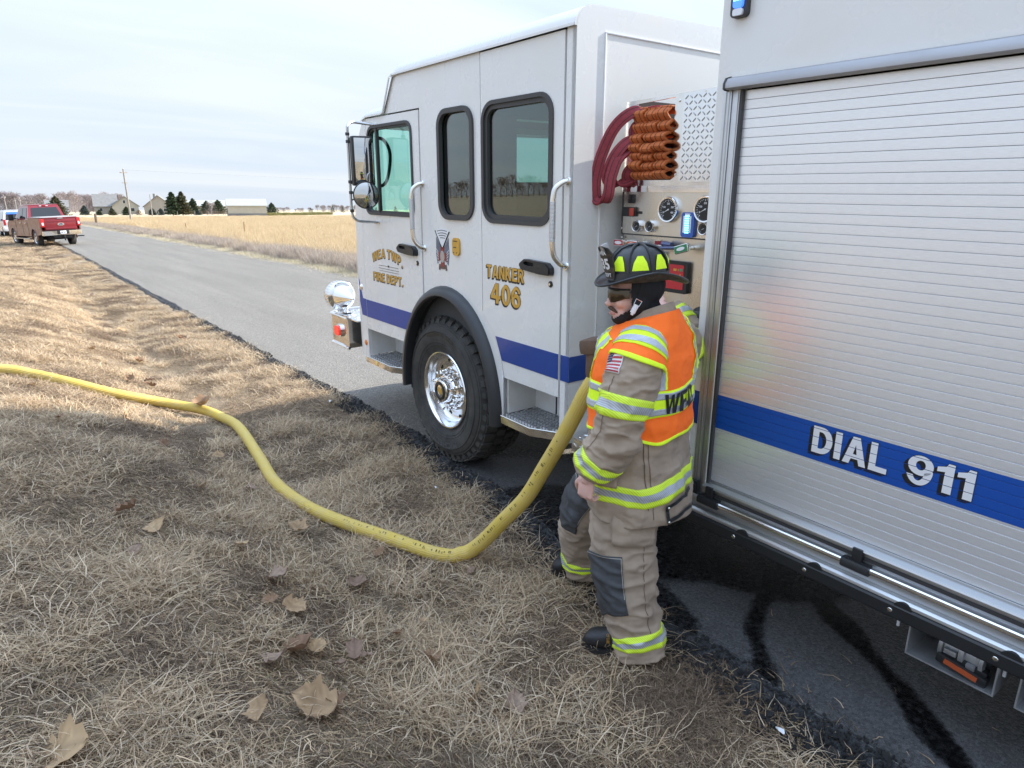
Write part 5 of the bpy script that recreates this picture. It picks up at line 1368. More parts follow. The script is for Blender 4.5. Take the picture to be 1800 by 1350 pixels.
for k in range(nsl):
    q = bpy.data.objects.new('slat', sme); COL.objects.link(q); q.parent = shut; q.location = (0, 0, Z0 + PITCH * k)
tpart('bottom_slat', MB().box((.012, -4.69, .70), (.032, -2.444, Z0 - .0195), .003), M['alu_rail'], shut)
# lettering cut at every slat joint
def cut_joints(me):
    bm = bmesh.new(); bm.from_mesh(me)
    for k in range(nsl):
        for d in (-.0011, .0011):
            z = Z0 + PITCH * (k + .5) + d
            bmesh.ops.bisect_plane(bm, geom=list(bm.verts) + list(bm.edges) + list(bm.faces), plane_co=(0, 0, z), plane_no=(0, 0, 1))
    dead = [f for f in bm.faces if abs(((f.calc_center_median().z - Z0) / PITCH + .5) % 1.0 - 0) < .03 or abs(((f.calc_center_median().z - Z0) / PITCH + .5) % 1.0 - 1) < .03]
    bmesh.ops.delete(bm, geom=dead, context='FACES'); bm.to_mesh(me); bm.free(); return me
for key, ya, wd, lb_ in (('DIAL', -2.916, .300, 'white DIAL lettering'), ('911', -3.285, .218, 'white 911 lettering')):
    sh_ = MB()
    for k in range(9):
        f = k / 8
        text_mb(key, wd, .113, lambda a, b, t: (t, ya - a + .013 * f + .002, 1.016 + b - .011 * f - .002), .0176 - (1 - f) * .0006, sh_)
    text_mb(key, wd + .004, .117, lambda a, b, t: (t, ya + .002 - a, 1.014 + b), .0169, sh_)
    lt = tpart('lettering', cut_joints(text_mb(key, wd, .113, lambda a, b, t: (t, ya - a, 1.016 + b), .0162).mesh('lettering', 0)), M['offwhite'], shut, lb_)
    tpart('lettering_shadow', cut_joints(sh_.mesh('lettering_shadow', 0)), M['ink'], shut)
# frame: side rail, seal, header
fr = MB()
fr.box((-.010, -2.400, .69), (.03, -2.360, 2.44), .003).box((-.006, -2.428, .69), (.03, -2.402, 2.44), .002)
fr.box((-.0135, -2.392, .69), (-.009, -2.388, 2.44)).box((-.0135, -2.376, .69), (-.009, -2.372, 2.44))
tpart('shutter_rail', fr, M['alu_rail'])
tpart('shutter_seal', MB().box((.0, -2.445, .70), (.03, -2.429, 2.44), .003), M['gasket'])
M['rail_dull'] = pm('dull_aluminium', (.42, .42, .44), .55, metal=.8, rvar=.08, vs=20, stretch=(1, .2, 1))
hd_ = tpart('drip_header', MB().plate([[(-.004, 2.490), (-.030, 2.482), (-.042, 2.462), (-.042, 2.446), (-.030, 2.440), (-.004, 2.440)]], -4.75, -2.386, lambda a, b, t: (a, t, b)), M['rail_dull'])
tpart('end_cap', MB().plate([[(-.002, 2.494), (-.032, 2.486), (-.045, 2.464), (-.045, 2.443), (-.032, 2.437), (-.002, 2.437)]], -2.386, -2.378, lambda a, b, t: (a, t, b)), M['gasket'], hd_)
# sill: lift bar, channels, rub rail
def rail(name, prof, y0=-4.75, y1=-2.36, m='alu_rail', parent=None): return tpart(name, MB().plate([prof], y0, y1, lambda a, b, t: (a, t, b)), M[m], parent)
rail('sill_ledge', [(.012, .705), (-.020, .700), (-.024, .692), (.0, .684), (.012, .684)], y1=-2.43)
rail('sill_channel', [(.02, .684), (-.004, .684), (-.004, .640), (-.014, .636), (-.014, .606), (-.006, .602), (-.006, .575), (.02, .575)], y1=-2.345)
rail('sill_groove', [(-.0055, .668), (-.0075, .668), (-.0075, .652), (-.0055, .652)], m='gasket', y1=-2.46)
lb = rail('lift_bar', [(-.030, .640), (-.036, .636), (-.038, .628), (-.036, .620), (-.030, .616), (-.024, .620), (-.022, .628), (-.024, .636)], y1=-2.50, m='chrome_bar')
rail('lift_bar', [(-.026, .640), (-.032, .632), (-.026, .622), (-.018, .632)], y0=-2.455, y1=-2.36, m='alu_rail')
for y in (-2.475, -3.18, -3.88):
    tpart('bar_catch', MB().plate([[(-.040, .646), (-.046, .636), (-.046, .616), (-.036, .606), (-.010, .608), (-.010, .646)]], y - .055, y + .055, lambda a, b, t: (a, t, b)).box((-.030, y - .018, .640), (-.008, y + .022, .700), .004), M['black'], lb)
tpart('latch_block', MB().box((-.03, -2.405, .64), (.0, -2.36, .705), .006).box((-.036, -2.40, .655), (-.03, -2.37, .69), .003), M['black'])
rr_ = rail('rub_rail', [(.03, .574), (-.030, .574), (-.040, .566), (-.042, .556), (-.036, .548), (.03, .548)], y1=-2.352)
rb = rail('rubber_guard', [(.0, .552), (-.044, .552), (-.050, .544), (-.050, .500), (-.044, .492), (.03, .492), (.03, .547), (0, .547)], y1=-2.318, m='black')
scal = MB().plate([[(.032 * math.cos(R(a)), .022 * math.sin(R(a))) for a in range(0, 181, 20)]], -.047, -.02, Pn).mesh('scallop', 40); scal.materials.append(M['black'])
scrw = MB().lathe([(0, .003), (.005, .003), (.009, .0015), (.010, 0)], 10, Mx).mesh('screw', 30); scrw.materials.append(M['polish'])
for k in range(6):
    y = -2.335 - .3475 * k
    for me_, loc, nm in ((scal, (0, y, .549), 'scallop'), (scrw, (-.050, y + .042 - .347 * 0, .522), 'screw')):
        q = bpy.data.objects.new(nm, me_); COL.objects.link(q); q.parent = rb; q.location = loc
mk = tpart('marker_light', MB().box((-.016, -2.352, .622), (.0, -2.312, .700), .005), M['amber'], label='amber marker light at the body corner')
mr_ = MB()
for z in (.640, .660, .680): mr_.box((-.0175, -2.346, z - .002), (-.0158, -2.318, z + .002))
tpart('lens_ribs', mr_, M['amber'], mk)
bl = tpart('warning_light', MB().plate([rrect(-2.446, -2.374, 2.704, 3.02, .018, 5)], -.030, 0, Pn), M['gasket'], label='lit blue warning light high on the body corner')
tpart('warning_lens', MB().plate([rrect(-2.436, -2.392, 2.735, 3.01, .012, 4)], -.042, -.030, Pn), M['bluelens'], bl)
ld = MB()
for j in range(3):
    for k in range(8): ld.box((-.046, -2.432 + j * .0135, 2.76 + k * .03), (-.042, -2.423 + j * .0135, 2.776 + k * .03), .001)
tpart('led', ld, M['bluelit'], bl)
tpart('light_base', MB().plate([rrect(-2.436, -2.392, 2.708, 2.733, .008, 3)], -.041, -.030, Pn), M['clear'], bl)
# hanging galvanised box with coupling and latch, drain tubes
M['galv'] = pm('galvanised_sheet', (.46, .47, .49), .45, metal=.7, var=.12, vs=16, rvar=.08)
for y1_, first in ((-3.395, True), (-3.752, False)):
    y0_ = y1_ - .295; bxx = MB()
    bxx.box((.0, y0_, .345), (.30, y1_, .351)).box((.0, y1_ - .006, .351), (.30, y1_, .545)).box((.0, y0_, .351), (.30, y0_ + .006, .545)).box((.294, y0_ + .006, .351), (.30, y1_ - .006, .545))
    bo = tpart('underbody_box', bxx, M['galv'], label='open galvanised box hanging under the sill' if first else None)
    cp = MB(); Mc = Matrix.Translation((.085, (y0_ + y1_) / 2 - .03, .428)) @ Matrix.Rotation(R(90), 4, 'X') @ Matrix.Scale(.82, 4)
    cp.lathe([(.078, -.10), (.085, -.095), (.085, -.08), (.072, -.075), (.072, -.02), (.086, -.015), (.086, .005), (.072, .01), (.072, .06), (.085, .065), (.085, .08), (.06, .085)], 24, Mc)
    for a in range(0, 360, 45):
        cp.box((.074, -.012, -.07), (.094, .012, -.02), .003, Mc @ Matrix.Rotation(R(a), 4, 'Z')); cp.box((.074, -.012, .02), (.094, .012, .055), .003, Mc @ Matrix.Rotation(R(a + 20), 4, 'Z'))
    tpart('pipe_coupling', cp, M['galv'], bo)
    Ml = Matrix.Translation((.030, (y0_ + y1_) / 2 - .035, .378)) @ Matrix.Rotation(R(8), 4, 'X')
    tpart('latch', MB().box((-.022, -.085, -.020), (.022, .085, .022), .012, Ml).box((-.012, -.075, .018), (.03, .05, .040), .008, Ml), M['black'], bo)
    tpart('latch_strip', MB().box((-.0235, -.055, -.008), (-.0215, .055, .012), 0, Ml), pm('orange_strip', (.45, .09, .03), .4), bo)
tpart('drain_tube', MB().tube([(.03, -3.345, .52), (.03, -3.345, .425)], .006, 8).tube([(.03, -3.70, .52), (.03, -3.70, .425)], .006, 8), M['offwhite'])

# ================================================================== pump panel between cab and body
PX = .30
M['brass'] = pm('brass', (.5, .36, .14), .3, metal=1.0)
pp = tpart('pump_panel', MB().plate([[(-1.52, .64), (-1.52, 2.075), (-2.315, 2.075), (-2.315, .64)]], PX + .012, PX + .04, Pn), M['brush'], label='stainless pump panel with gauges')
tpart('panel_housing', MB().box((PX + .04, -1.535, .62), (W - .3, -1.522, 2.46)).box((PX + .05, -2.31, .6), (W - .3, -1.53, .64)).box((PX + .62, -2.31, .64), (PX + .66, -1.54, 2.46)), M['under'])
op = MB()
op.plate([[(-1.505, 2.06), (-1.505, 2.495), (-2.315, 2.515), (-2.315, 2.06)], [(-1.585, 2.095), (-1.585, 2.478), (-1.845, 2.49), (-1.845, 2.095)]], PX - .004, PX + .012, Pn)
tpart('crosslay_frame', op, M['polish'], pp)
tpart('crosslay_floor', MB().box((PX + .012, -1.85, 2.08), (PX + .6, -1.58, 2.092)).box((PX + .55, -1.85, 2.09), (PX + .6, -1.58, 2.5)).box((PX + .012, -1.858, 2.09), (PX + .6, -1.846, 2.5)).box((PX + .012, -1.585, 2.09), (PX + .6, -1.573, 2.5)), M['under'], pp)
dpm = tpart('tread_plate', MB().plate([[(-1.90, 2.085), (-1.90, 2.50), (-2.315, 2.52), (-2.315, 2.085)]], PX - .008, PX - .004, Pn), M['tread'], pp)
dpt = treadplate(MB(), -2.31, -1.905, 2.09, 2.495, lambda a, b, t: (PX - .008 - t, a, b), pitch=.027, L=.027, w=.0065, h=.003)
tpart('tread_pattern', dpt, M['lozenge'], pp)['kind'] = 'stuff'
tpart('panel_lip', MB().plate([[(-1.515, 2.035), (-1.515, 2.066), (-2.315, 2.07), (-2.315, 2.035)]], PX - .012, PX - .005, Pn), M['chrome'], pp)
gp = tpart('gauge_panel', MB().plate([round_poly([(-1.518, 1.812), (-1.518, 2.058), (-2.315, 2.058), (-2.315, 1.812)], .012, 3)], PX - .003, PX + .011, Pn), M['brush'], label='recessed steel gauge panel')
tpart('panel_border', MB().plate([round_poly([(-1.512, 1.806), (-1.512, 2.064), (-2.318, 2.064), (-2.318, 1.806)], .012, 3), round_poly([(-1.519, 1.813), (-1.519, 2.057), (-2.316, 2.057), (-2.316, 1.813)], .012, 3)], PX - .006, PX + .011, Pn), M['gasket'], gp)
def gauge(y, z, r, ticks=True):
    o = knob('gauge', y, z, [(r * .80, .016), (r * .84, .024), (r * .94, .025), (r, .018), (r * 1.0, 0)], M['chrome'], n=32, x=PX - .003)
    knob('dial', y, z, [(0, .0150), (r * .83, .0150)], M['ink'], o, 32, PX - .003)
    tk = MB()
    for k in range(21):
        a = R(-135 + 270 * k / 20); L_ = .16 if k % 5 == 0 else .09
        d, e = Vector((-math.sin(a), math.cos(a))), Vector((math.cos(a), math.sin(a)))
        q = [d * r * .76 + e * r * .02, d * r * .76 - e * r * .02, d * r * (.76 - L_) - e * r * .02, d * r * (.76 - L_) + e * r * .02]
        tk.add([(PX - .0187, y + p.x, z + p.y) for p in q], [(0, 1, 2, 3)])
    tpart('ticks', tk, M['offwhite'], o)
    a = R(-118); d, e = Vector((-math.sin(a), math.cos(a))), Vector((math.cos(a), math.sin(a)))
    q = [d * r * .62, e * r * .035, -d * r * .16, -e * r * .035]
    tpart('needle', MB().add([(PX - .0195, y + p.x, z + p.y) for p in q], [(0, 1, 2, 3)]), M['offwhite'], o)
    if ticks and r > .04:
        nb_ = MB()
        for key, a in (('n0', -118), ('n100', -65), ('n200', 0), ('n300', 65), ('n400', 118)):
            cy, cz = y - r * .45 * math.sin(R(a)), z + r * .45 * math.cos(R(a))
            text_mb(key, .018 if key != 'n0' else .007, .010, lambda u, v, t: (t, cy + .009 - u, cz - .005 + v), PX - .0187, nb_)
        tpart('numerals', nb_.mesh('numerals', 0), M['offwhite'], o)
        knob('dial_badge', y, z - r * .0, [(0, .0156), (r * .06, .0156)], M['offwhite'], o, 10, PX - .003)
gauge(-1.853, 1.948, .066); gauge(-1.641, 1.857, .031); gauge(-1.735, 1.859, .031); gauge(-2.085, 1.955, .066); gauge(-2.085, 1.862, .031)
sw = tpart('rocker_switch', MB().box((PX - .022, -1.620, 1.905), (PX - .003, -1.530, 1.955), .005), M['black'], gp)
tpart('red_rocker', MB().box((PX - .028, -1.618, 1.909), (PX - .020, -1.588, 1.951), .004), pm('red_plastic', (.45, .05, .03), .35), gp)
tpart('switch_label', MB().box((PX - .005, -1.662, 1.920), (PX - .003, -1.625, 1.934)), M['ink'], gp)
for y in (-1.570, -1.596): tpart('fuse_switch', MB().box((PX - .010, y - .010, 1.975), (PX - .003, y + .010, 2.022), .002).box((PX - .014, y - .006, 1.985), (PX - .008, y + .006, 2.0), .002), M['black'], gp)
lv = tpart('level_gauge', MB().plate([rrect(-2.025, -1.945, 1.815, 1.938, .014, 4)], PX - .020, PX - .003, Pn), pm('blue_housing', (.02, .10, .42), .35, coat=.3), gp, 'blue water level gauge with lit bars')
ld = MB()
for k in range(8): ld.box((PX - .0225, -1.995, 1.835 + k * .0115), (PX - .0198, -1.97, 1.843 + k * .0115))
tpart('level_bars', ld, M['bluelit'], gp)
tpart('level_scale', MB().box((PX - .0215, -1.968, 1.838), (PX - .0198, -1.958, 1.920)).box((PX - .0215, -2.008, 1.838), (PX - .0198, -2.0, 1.92)).box((PX - .0215, -2.0, 1.925), (PX - .0198, -1.968, 1.932)), M['offwhite'], gp)
bolts = MB()
for y, z in ((-1.5175, 1.84), (-1.5175, 1.79), (-1.53, 2.45), (-1.53, 2.12), (-1.872, 2.12), (-1.872, 2.47), (-2.03, 2.50)): bolts.lathe([(0, .005), (.006, .004), (.008, 0)], 10, Matrix.Translation((PX - .004, y, z)) @ Mx)
tpart('bolts', bolts, M['polish'], pp)
def valve_tag(y, z, col, rot=0, w=.075, h=.036, stick=.055):
    o = tpart('valve_handle', MB().tube([(PX + .01, y, z), (PX - stick, y, z)], .010, 10), M['chrome'], pp)
    Mt = Matrix.Translation((PX - stick, y, z)) @ Matrix.Rotation(R(rot), 4, 'X')
    tpart('handle_grip', MB().box((-.012, -w / 2, -h / 2), (.006, w / 2, h / 2), .005, Mt), M['chrome'], pp)
    tpart('colour_tag', MB().box((-.0135, -w / 2 + .004, -h / 2 + .004), (-.0115, w / 2 - .004, h / 2 - .004), 0, Mt), pm('tag_' + str(len(M)), col, .45), pp)
    M['t%d' % len(M)] = None
    tpart('tag_centre', MB().plate([[(.026 * math.cos(a), .009 * math.sin(a)) for a in np.linspace(0, 6.283, 15)[:-1]]], -.0150, -.0135, lambda a, b, t: tuple(Mt @ Vector((t, a, b)))), M['offwhite'], pp)
valve_tag(-1.555, 1.765, (.42, .03, .05)); valve_tag(-1.655, 1.762, (.62, .12, .04), -4)
valve_tag(-1.765, 1.752, (.22, .45, .72), 3, .085, .048, .075); valve_tag(-2.005, 1.762, (.03, .22, .10), -16, .088, .042, .07)
tpart('red_tag', MB().box((PX - .012, -1.825, 1.765), (PX - .002, -1.770, 1.785), .002), pm('dark_red_tag', (.25, .02, .03), .5), pp)
tpart('pull_rod', MB().tube([(PX - .07, -1.80, 1.752), (PX - .05, -1.99, 1.764)], .009, 8).tube([(PX + .01, -1.87, 1.77), (PX - .05, -1.87, 1.757)], .012, 8).tube([(PX - .03, -1.84, 1.775), (PX - .03, -1.90, 1.772)], .014, 8), pm('blue_grey_rod', (.12, .14, .25), .35, metal=.6), pp)
tpart('valve_label', MB().box((PX - .012, -1.835, 1.655), (PX + .012, -1.79, 1.73), .002), M['offwhite'], pp)
tpart('label_marks', MB().box((PX - .0132, -1.828, 1.708), (PX - .0118, -1.798, 1.718)).box((PX - .0132, -1.822, 1.665), (PX - .0118, -1.80, 1.685)), M['ink'], pp)
rs = tpart('governor_display', MB().plate([rrect(-2.0, -1.78, 1.525, 1.69, .010, 3)], PX - .012, PX + .012, Pn), M['black'], pp, 'black framed red governor screen')
tpart('governor_screen', MB().plate([rrect(-1.978, -1.80, 1.545, 1.672, .006, 2)], PX - .0142, PX - .012, Pn), pm('red_screen', (.30, .02, .03), .25, emit=(.5, .02, .03), estr=.12), pp)
gm = MB().box((PX - .0158, -1.93, 1.640), (PX - .0142, -1.915, 1.655)); 
tpart('screen_icons', MB().box((PX - .0158, -1.932, 1.640), (PX - .0142, -1.912, 1.652)).box((PX - .0158, -1.945, 1.640), (PX - .0142, -1.941, 1.652)).plate([[(-1.948, 1.61), (-1.957, 1.628), (-1.966, 1.61)]], PX - .0158, PX - .0142, Pn), M['gold'], pp)
tpart('screen_button', MB().box((PX - .016, -1.972, 1.640), (PX - .0142, -1.952, 1.654), .0006), pm('green_button', (.06, .25, .15), .4), pp)
# discharges and intake low on the panel
def outlet(y, z, r, L_, m, name):
    o = knob(name, y, z, [(r * 1.35, 0), (r * 1.35, .012), (r * 1.05, .02), (r, .03), (r, L_ * .5), (r * 1.18, L_ * .55), (r * 1.18, L_ * .72), (r, L_ * .75), (r, L_), (r * .8, L_ + .004), (r * .78, L_ * .6)], m, pp, 24, PX + .012)
    return o
outlet(-2.10, 1.40, .055, .16, M['black'], 'discharge'); outlet(-1.70, 1.32, .05, .14, M['chrome'], 'discharge'); outlet(-1.76, 1.02, .06, .16, M['chrome'], 'intake'); outlet(-2.12, .98, .05, .15, M['chrome'], 'discharge')
tpart('hose_elbow', MB().tube(smooth_path([(PX - .10, -2.10, 1.40), (PX - .16, -2.13, 1.36), (PX - .17, -2.16, 1.26), (PX - .16, -2.18, 1.1)], 5), .05, 14), M['black'], pp)
# running board under the pump panel
rb_ = tpart('running_board', MB().box((.02, -2.30, .545), (.30, -1.45, .635), .004), M['tread'])
rp = treadplate(MB(), -2.29, -1.46, .55, .63, lambda a, b, t: (.02 - t, a, b), pitch=.04); treadplate(rp, .03, .29, -2.29, -1.46, lambda a, b, t: (a, b, .635 + t), pitch=.045)
tpart('board_pattern', rp, M['tread'], rb_)['kind'] = 'stuff'
# folding steps on the front face of the body
def fold_step(x, z, w=.13, h=.20):
    y = BY0 + .055
    o = tpart('folding_step', MB().plate([round_poly([(-w / 2, -h * .35), (-w / 2, h / 2), (w / 2, h / 2), (w / 2, -h * .35), (w * .2, -h / 2), (-w * .2, -h / 2)], .03, 5), round_poly([(-w / 2 + .035, -h * .25), (-w / 2 + .035, h / 2 - .035), (w / 2 - .035, h / 2 - .035), (w / 2 - .035, -h * .25)], .012, 4)], y - .012, y + .012, lambda a, b, t: (x + a, t, z + b)), M['polish'])
    dm = MB()
    for i in range(11):
        for j in range(16):
            a, b = -w / 2 + .006 + i * (w - .012) / 10, -h * .40 + .008 + j * (h * .88) / 15
            if abs(a) < w / 2 - .033 and -h * .27 < b < h / 2 - .033: continue
            if b < -h * .3 and abs(a) > w * .33: continue
            dm.box((x + a - .0028, y - .015, z + b - .0035), (x + a + .0028, y - .0115, z + b + .0035))
    tpart('grip_holes', dm, M['gasket'], o)['kind'] = 'stuff'
    tpart('step_hinge', MB().box((x - .02, BY0, z - h * .55), (x + .02, y - .01, z - h * .38), .004), M['polish'], o)
fold_step(.25, 2.60, .15, .22); fold_step(.22, 2.14, .14, .22); fold_step(.20, 1.60, .14, .24)
# ------------------------------------------------------------------ attack hoses folded in the crosslay: they lie in the truck, things of their own
M['ohose'] = pm('orange_hose_jacket', (.48, .125, .030), .8, var=.18, vs=60, bump=.15, bs=300)
M['ostripe'] = pm('hose_black_stripe', (.03, .025, .02), .8)
M['rhose'] = pm('red_hose_jacket', (.27, .035, .050), .8, var=.2, vs=60, bump=.15, bs=300)
def to_world(p): return Vector(truck.location) + TR @ Vector(p)
def flat_hose(path, w, th, axis, seg=None):
    """flat lay hose swept along a path; axis is the direction of its width. returns jacket and stripe meshes"""
    j, s = MB(), MB(); P_ = [Vector(p) for p in path]
    prof = [(-w / 2, 0), (-w * .47, th * .42), (-w * .3, th / 2), (w * .3, th / 2), (w * .47, th * .42), (w / 2, 0), (w * .47, -th * .42), (w * .3, -th / 2), (-w * .3, -th / 2), (-w * .47, -th * .42)]
    j.ribbon_tube(P_, prof, up=axis)
    for c in (-.24, .24):
        for sg in (1, -1):
            s.ribbon_tube(P_, [(w * (c - .03), sg * (th / 2 + .0004)), (w * (c + .03), sg * (th / 2 + .0004)), (w * (c + .03), sg * (th / 2 - .001)), (w * (c - .03), sg * (th / 2 - .001))], up=axis)
    return j, s
oh = empty('fire_hose', to_world((PX, -1.72, 2.10)), truck.rotation_euler, 'orange attack hose folded in a stack inside the crosslay opening', 'fire hose', 'hoses folded in the crosslay')
loc0 = Vector((PX, -1.72, 2.10))
zs = [.024, .068, .112, .158, .204, .254, .318]
hs_ = [.019, .021, .020, .021, .022, .026, .032]
for i, z in enumerate(zs):
    for colm in range(3):
        h_ = hs_[i] * rng.uniform(.9, 1.08); jx = .030 + rng.uniform(-.007, .007) + (.0, -.012, -.004, -.016, -.006, .004, .014)[i]; zc2 = z + rng.uniform(-.004, .004)
        yc = -.082 + colm * .083 + rng.uniform(-.004, .004) + (.012 if i == 6 else 0)
        tl = rng.uniform(-.010, .010); path = smooth_path([(.20, yc, zc2 + h_ * .95), (.10, yc, zc2 + h_ * 1.05), (.0, yc, zc2 + h_ + tl * .6), (-.050 + jx, yc, zc2 + h_ * .85), (-.078 + jx, yc, zc2 + tl), (-.050 + jx, yc, zc2 - h_ * .85), (.0, yc, zc2 - h_), (.10, yc, zc2 - h_ * .9), (.20, yc, zc2 - h_ * .8)], 5)
        j, s = flat_hose(path, .076, .0165, (0, 1, 0))
        jo = obj('hose_fold', j, M['ohose'], oh); obj('fold_stripe', s, M['ostripe'], jo)
rh = empty('fire_hose', to_world((.16, -1.46, 2.02)), truck.rotation_euler, 'dark red attack hose hanging in loops out of the crosslay', 'fire hose', 'hoses folded in the crosslay')
def rel(p, o=(.16, -1.46, 2.02)): return tuple(Vector(p) - Vector(o))
def red_loop(pts, name='hose_loop', w=.062, th=.018, axis=(.62, -.75, .1)):
    path = smooth_path([rel(p) for p in pts], 7)
    j, s = flat_hose(path, w, th, axis)
    jo = obj(name, j, M['rhose'], rh); obj('loop_stripe', s, M['ostripe'], jo)
red_loop([(.42, -1.67, 2.46), (.32, -1.64, 2.455), (.25, -1.58, 2.43), (.20, -1.52, 2.36), (.17, -1.47, 2.24), (.155, -1.44, 2.12), (.155, -1.435, 2.05), (.165, -1.445, 1.995), (.175, -1.49, 1.985), (.17, -1.525, 2.02), (.18, -1.535, 2.12), (.22, -1.555, 2.22), (.32, -1.60, 2.27), (.42, -1.62, 2.27)])
red_loop([(.44, -1.66, 2.36), (.34, -1.62, 2.33), (.25, -1.575, 2.29), (.20, -1.535, 2.22), (.185, -1.50, 2.13), (.195, -1.50, 2.09), (.24, -1.53, 2.075), (.30, -1.57, 2.11), (.36, -1.60, 2.2), (.42, -1.62, 2.24)])
red_loop([(.40, -1.63, 2.20), (.33, -1.61, 2.19), (.28, -1.575, 2.15), (.275, -1.56, 2.11), (.31, -1.58, 2.10), (.38, -1.60, 2.13), (.42, -1.62, 2.15)])
red_loop([(.44, -1.64, 2.42), (.36, -1.62, 2.41), (.30, -1.59, 2.37), (.29, -1.585, 2.33), (.33, -1.60, 2.31), (.42, -1.63, 2.33)])
red_loop([(.46, -1.70, 2.20), (.37, -1.655, 2.17), (.345, -1.63, 2.12), (.36, -1.63, 2.10), (.44, -1.67, 2.105)])
# ================================================================== FIREFIGHTERS
M['coat'] = pm('khaki_turnout_cloth', (.335, .258, .192), .9, var=.2, vs=7, bump=.25, bs=420, sheen=.1)
def crease(m, scale=10, strength=.55, dist=.012):
    """sharp cloth creases from ridged noise, added to the weave"""
    t = m.node_tree; b = t.nodes['Principled BSDF']; co = t.nodes.new('ShaderNodeTexCoord'); mp = t.nodes.new('ShaderNodeMapping'); mp.inputs['Scale'].default_value = (1, 1, 1.9); mp.inputs['Rotation'].default_value = (.3, .5, 0)
    n = t.nodes.new('ShaderNodeTexNoise'); n.noise_type = 'RIDGED_MULTIFRACTAL'; n.inputs['Scale'].default_value = scale; n.inputs['Detail'].default_value = 3; n.inputs['Distortion'].default_value = .6
    bp = t.nodes.new('ShaderNodeBump'); bp.inputs['Strength'].default_value = strength; bp.inputs['Distance'].default_value = dist
    t.links.new(co.outputs['Object'], mp.inputs[0]); t.links.new(mp.outputs[0], n.inputs['Vector']); t.links.new(n.outputs['Fac'], bp.inputs['Height'])
    if b.inputs['Normal'].links: t.links.new(b.inputs['Normal'].links[0].from_socket, bp.inputs['Normal'])
    t.links.new(bp.outputs[0], b.inputs['Normal']); return m
crease(M['coat'])
M['coat_dark'] = pm('vest_tint_seam_cloth', (.135, .085, .060), .9, var=.15, vs=20, bump=.2, bs=400)  # brown carries the orange vest's warm bounce on the pocket; dark seams share it
M['knee'] = pm('grey_knee_leather', (.048, .050, .055), .7, var=.25, vs=18, bump=.2, bs=200)
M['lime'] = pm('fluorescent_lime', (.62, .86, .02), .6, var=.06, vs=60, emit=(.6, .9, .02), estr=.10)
def hatch(name, c0, c1, rough, scale, metal=0.0, emit=None, estr=0.0):
    m = pm(name, c0, rough, metal=metal, emit=emit, estr=estr); t = m.node_tree; b = t.nodes['Principled BSDF']
    co = t.nodes.new('ShaderNodeTexCoord'); w = t.nodes.new('ShaderNodeTexWave'); w.wave_type = 'BANDS'; w.bands_direction = 'DIAGONAL'
    w.inputs['Scale'].default_value = scale; w.inputs['Distortion'].default_value = .4
    x = t.nodes.new('ShaderNodeMix'); x.data_type = 'RGBA'; x.inputs[6].default_value = (*c0, 1); x.inputs[7].default_value = (*c1, 1)
    t.links.new(co.outputs['Object'], w.inputs['Vector']); t.links.new(w.outputs['Fac'], x.inputs[0]); t.links.new(x.outputs[2], b.inputs['Base Color'])
    return m
M['lime_h'] = hatch('hatched_lime_trim', (.66, .84, .05), (.42, .58, .05), .6, 52, emit=(.6, .9, .02), estr=.06)
M['tape_h'] = hatch('hatched_silver_tape', (.56, .59, .63), (.33, .35, .38), .45, 52, metal=.25)
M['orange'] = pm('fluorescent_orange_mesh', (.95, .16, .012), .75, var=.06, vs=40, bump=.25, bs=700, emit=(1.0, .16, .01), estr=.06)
crease(M['orange'], 8, .35, .010); crease(M['lime'], 8, .25, .008)
M['tape'] = pm('silver_reflective_tape', (.50, .53, .58), .45, metal=.25, var=.10, vs=120)
M['skin'] = pm('skin', (.74, .48, .41), .5, subs=.12, var=.10, vs=30, dirt=(.74, .43, .37))
M['hood'] = pm('black_knit_hood', (.012, .012, .014), .9, bump=.2, bs=500)
M['helmet'] = pm('black_helmet', (.020, .021, .023), .38, rvar=.1, vs=20, coat=.15)
M['under_brim'] = pm('worn_brim_lining', (.06, .05, .038), .7, var=.5, vs=40)
M['lens'] = pm('brown_sunglass_lens', (.075, .055, .035), .08, metal=.6)
M['hair'] = pm('brown_hair', (.085, .045, .028), .8, var=.3, vs=200)
M['boot'] = pm('black_boot_leather', (.016, .016, .018), .5, var=.3, vs=20)
M['stitch'] = pm('pale_stitching', (.42, .38, .33), .8)
M['redcloth'] = pm('flag_red', (.48, .06, .08), .8); M['navy'] = pm('flag_navy', (.03, .045, .11), .8); M['whitecloth'] = pm('flag_white', (.70, .68, .68), .8)

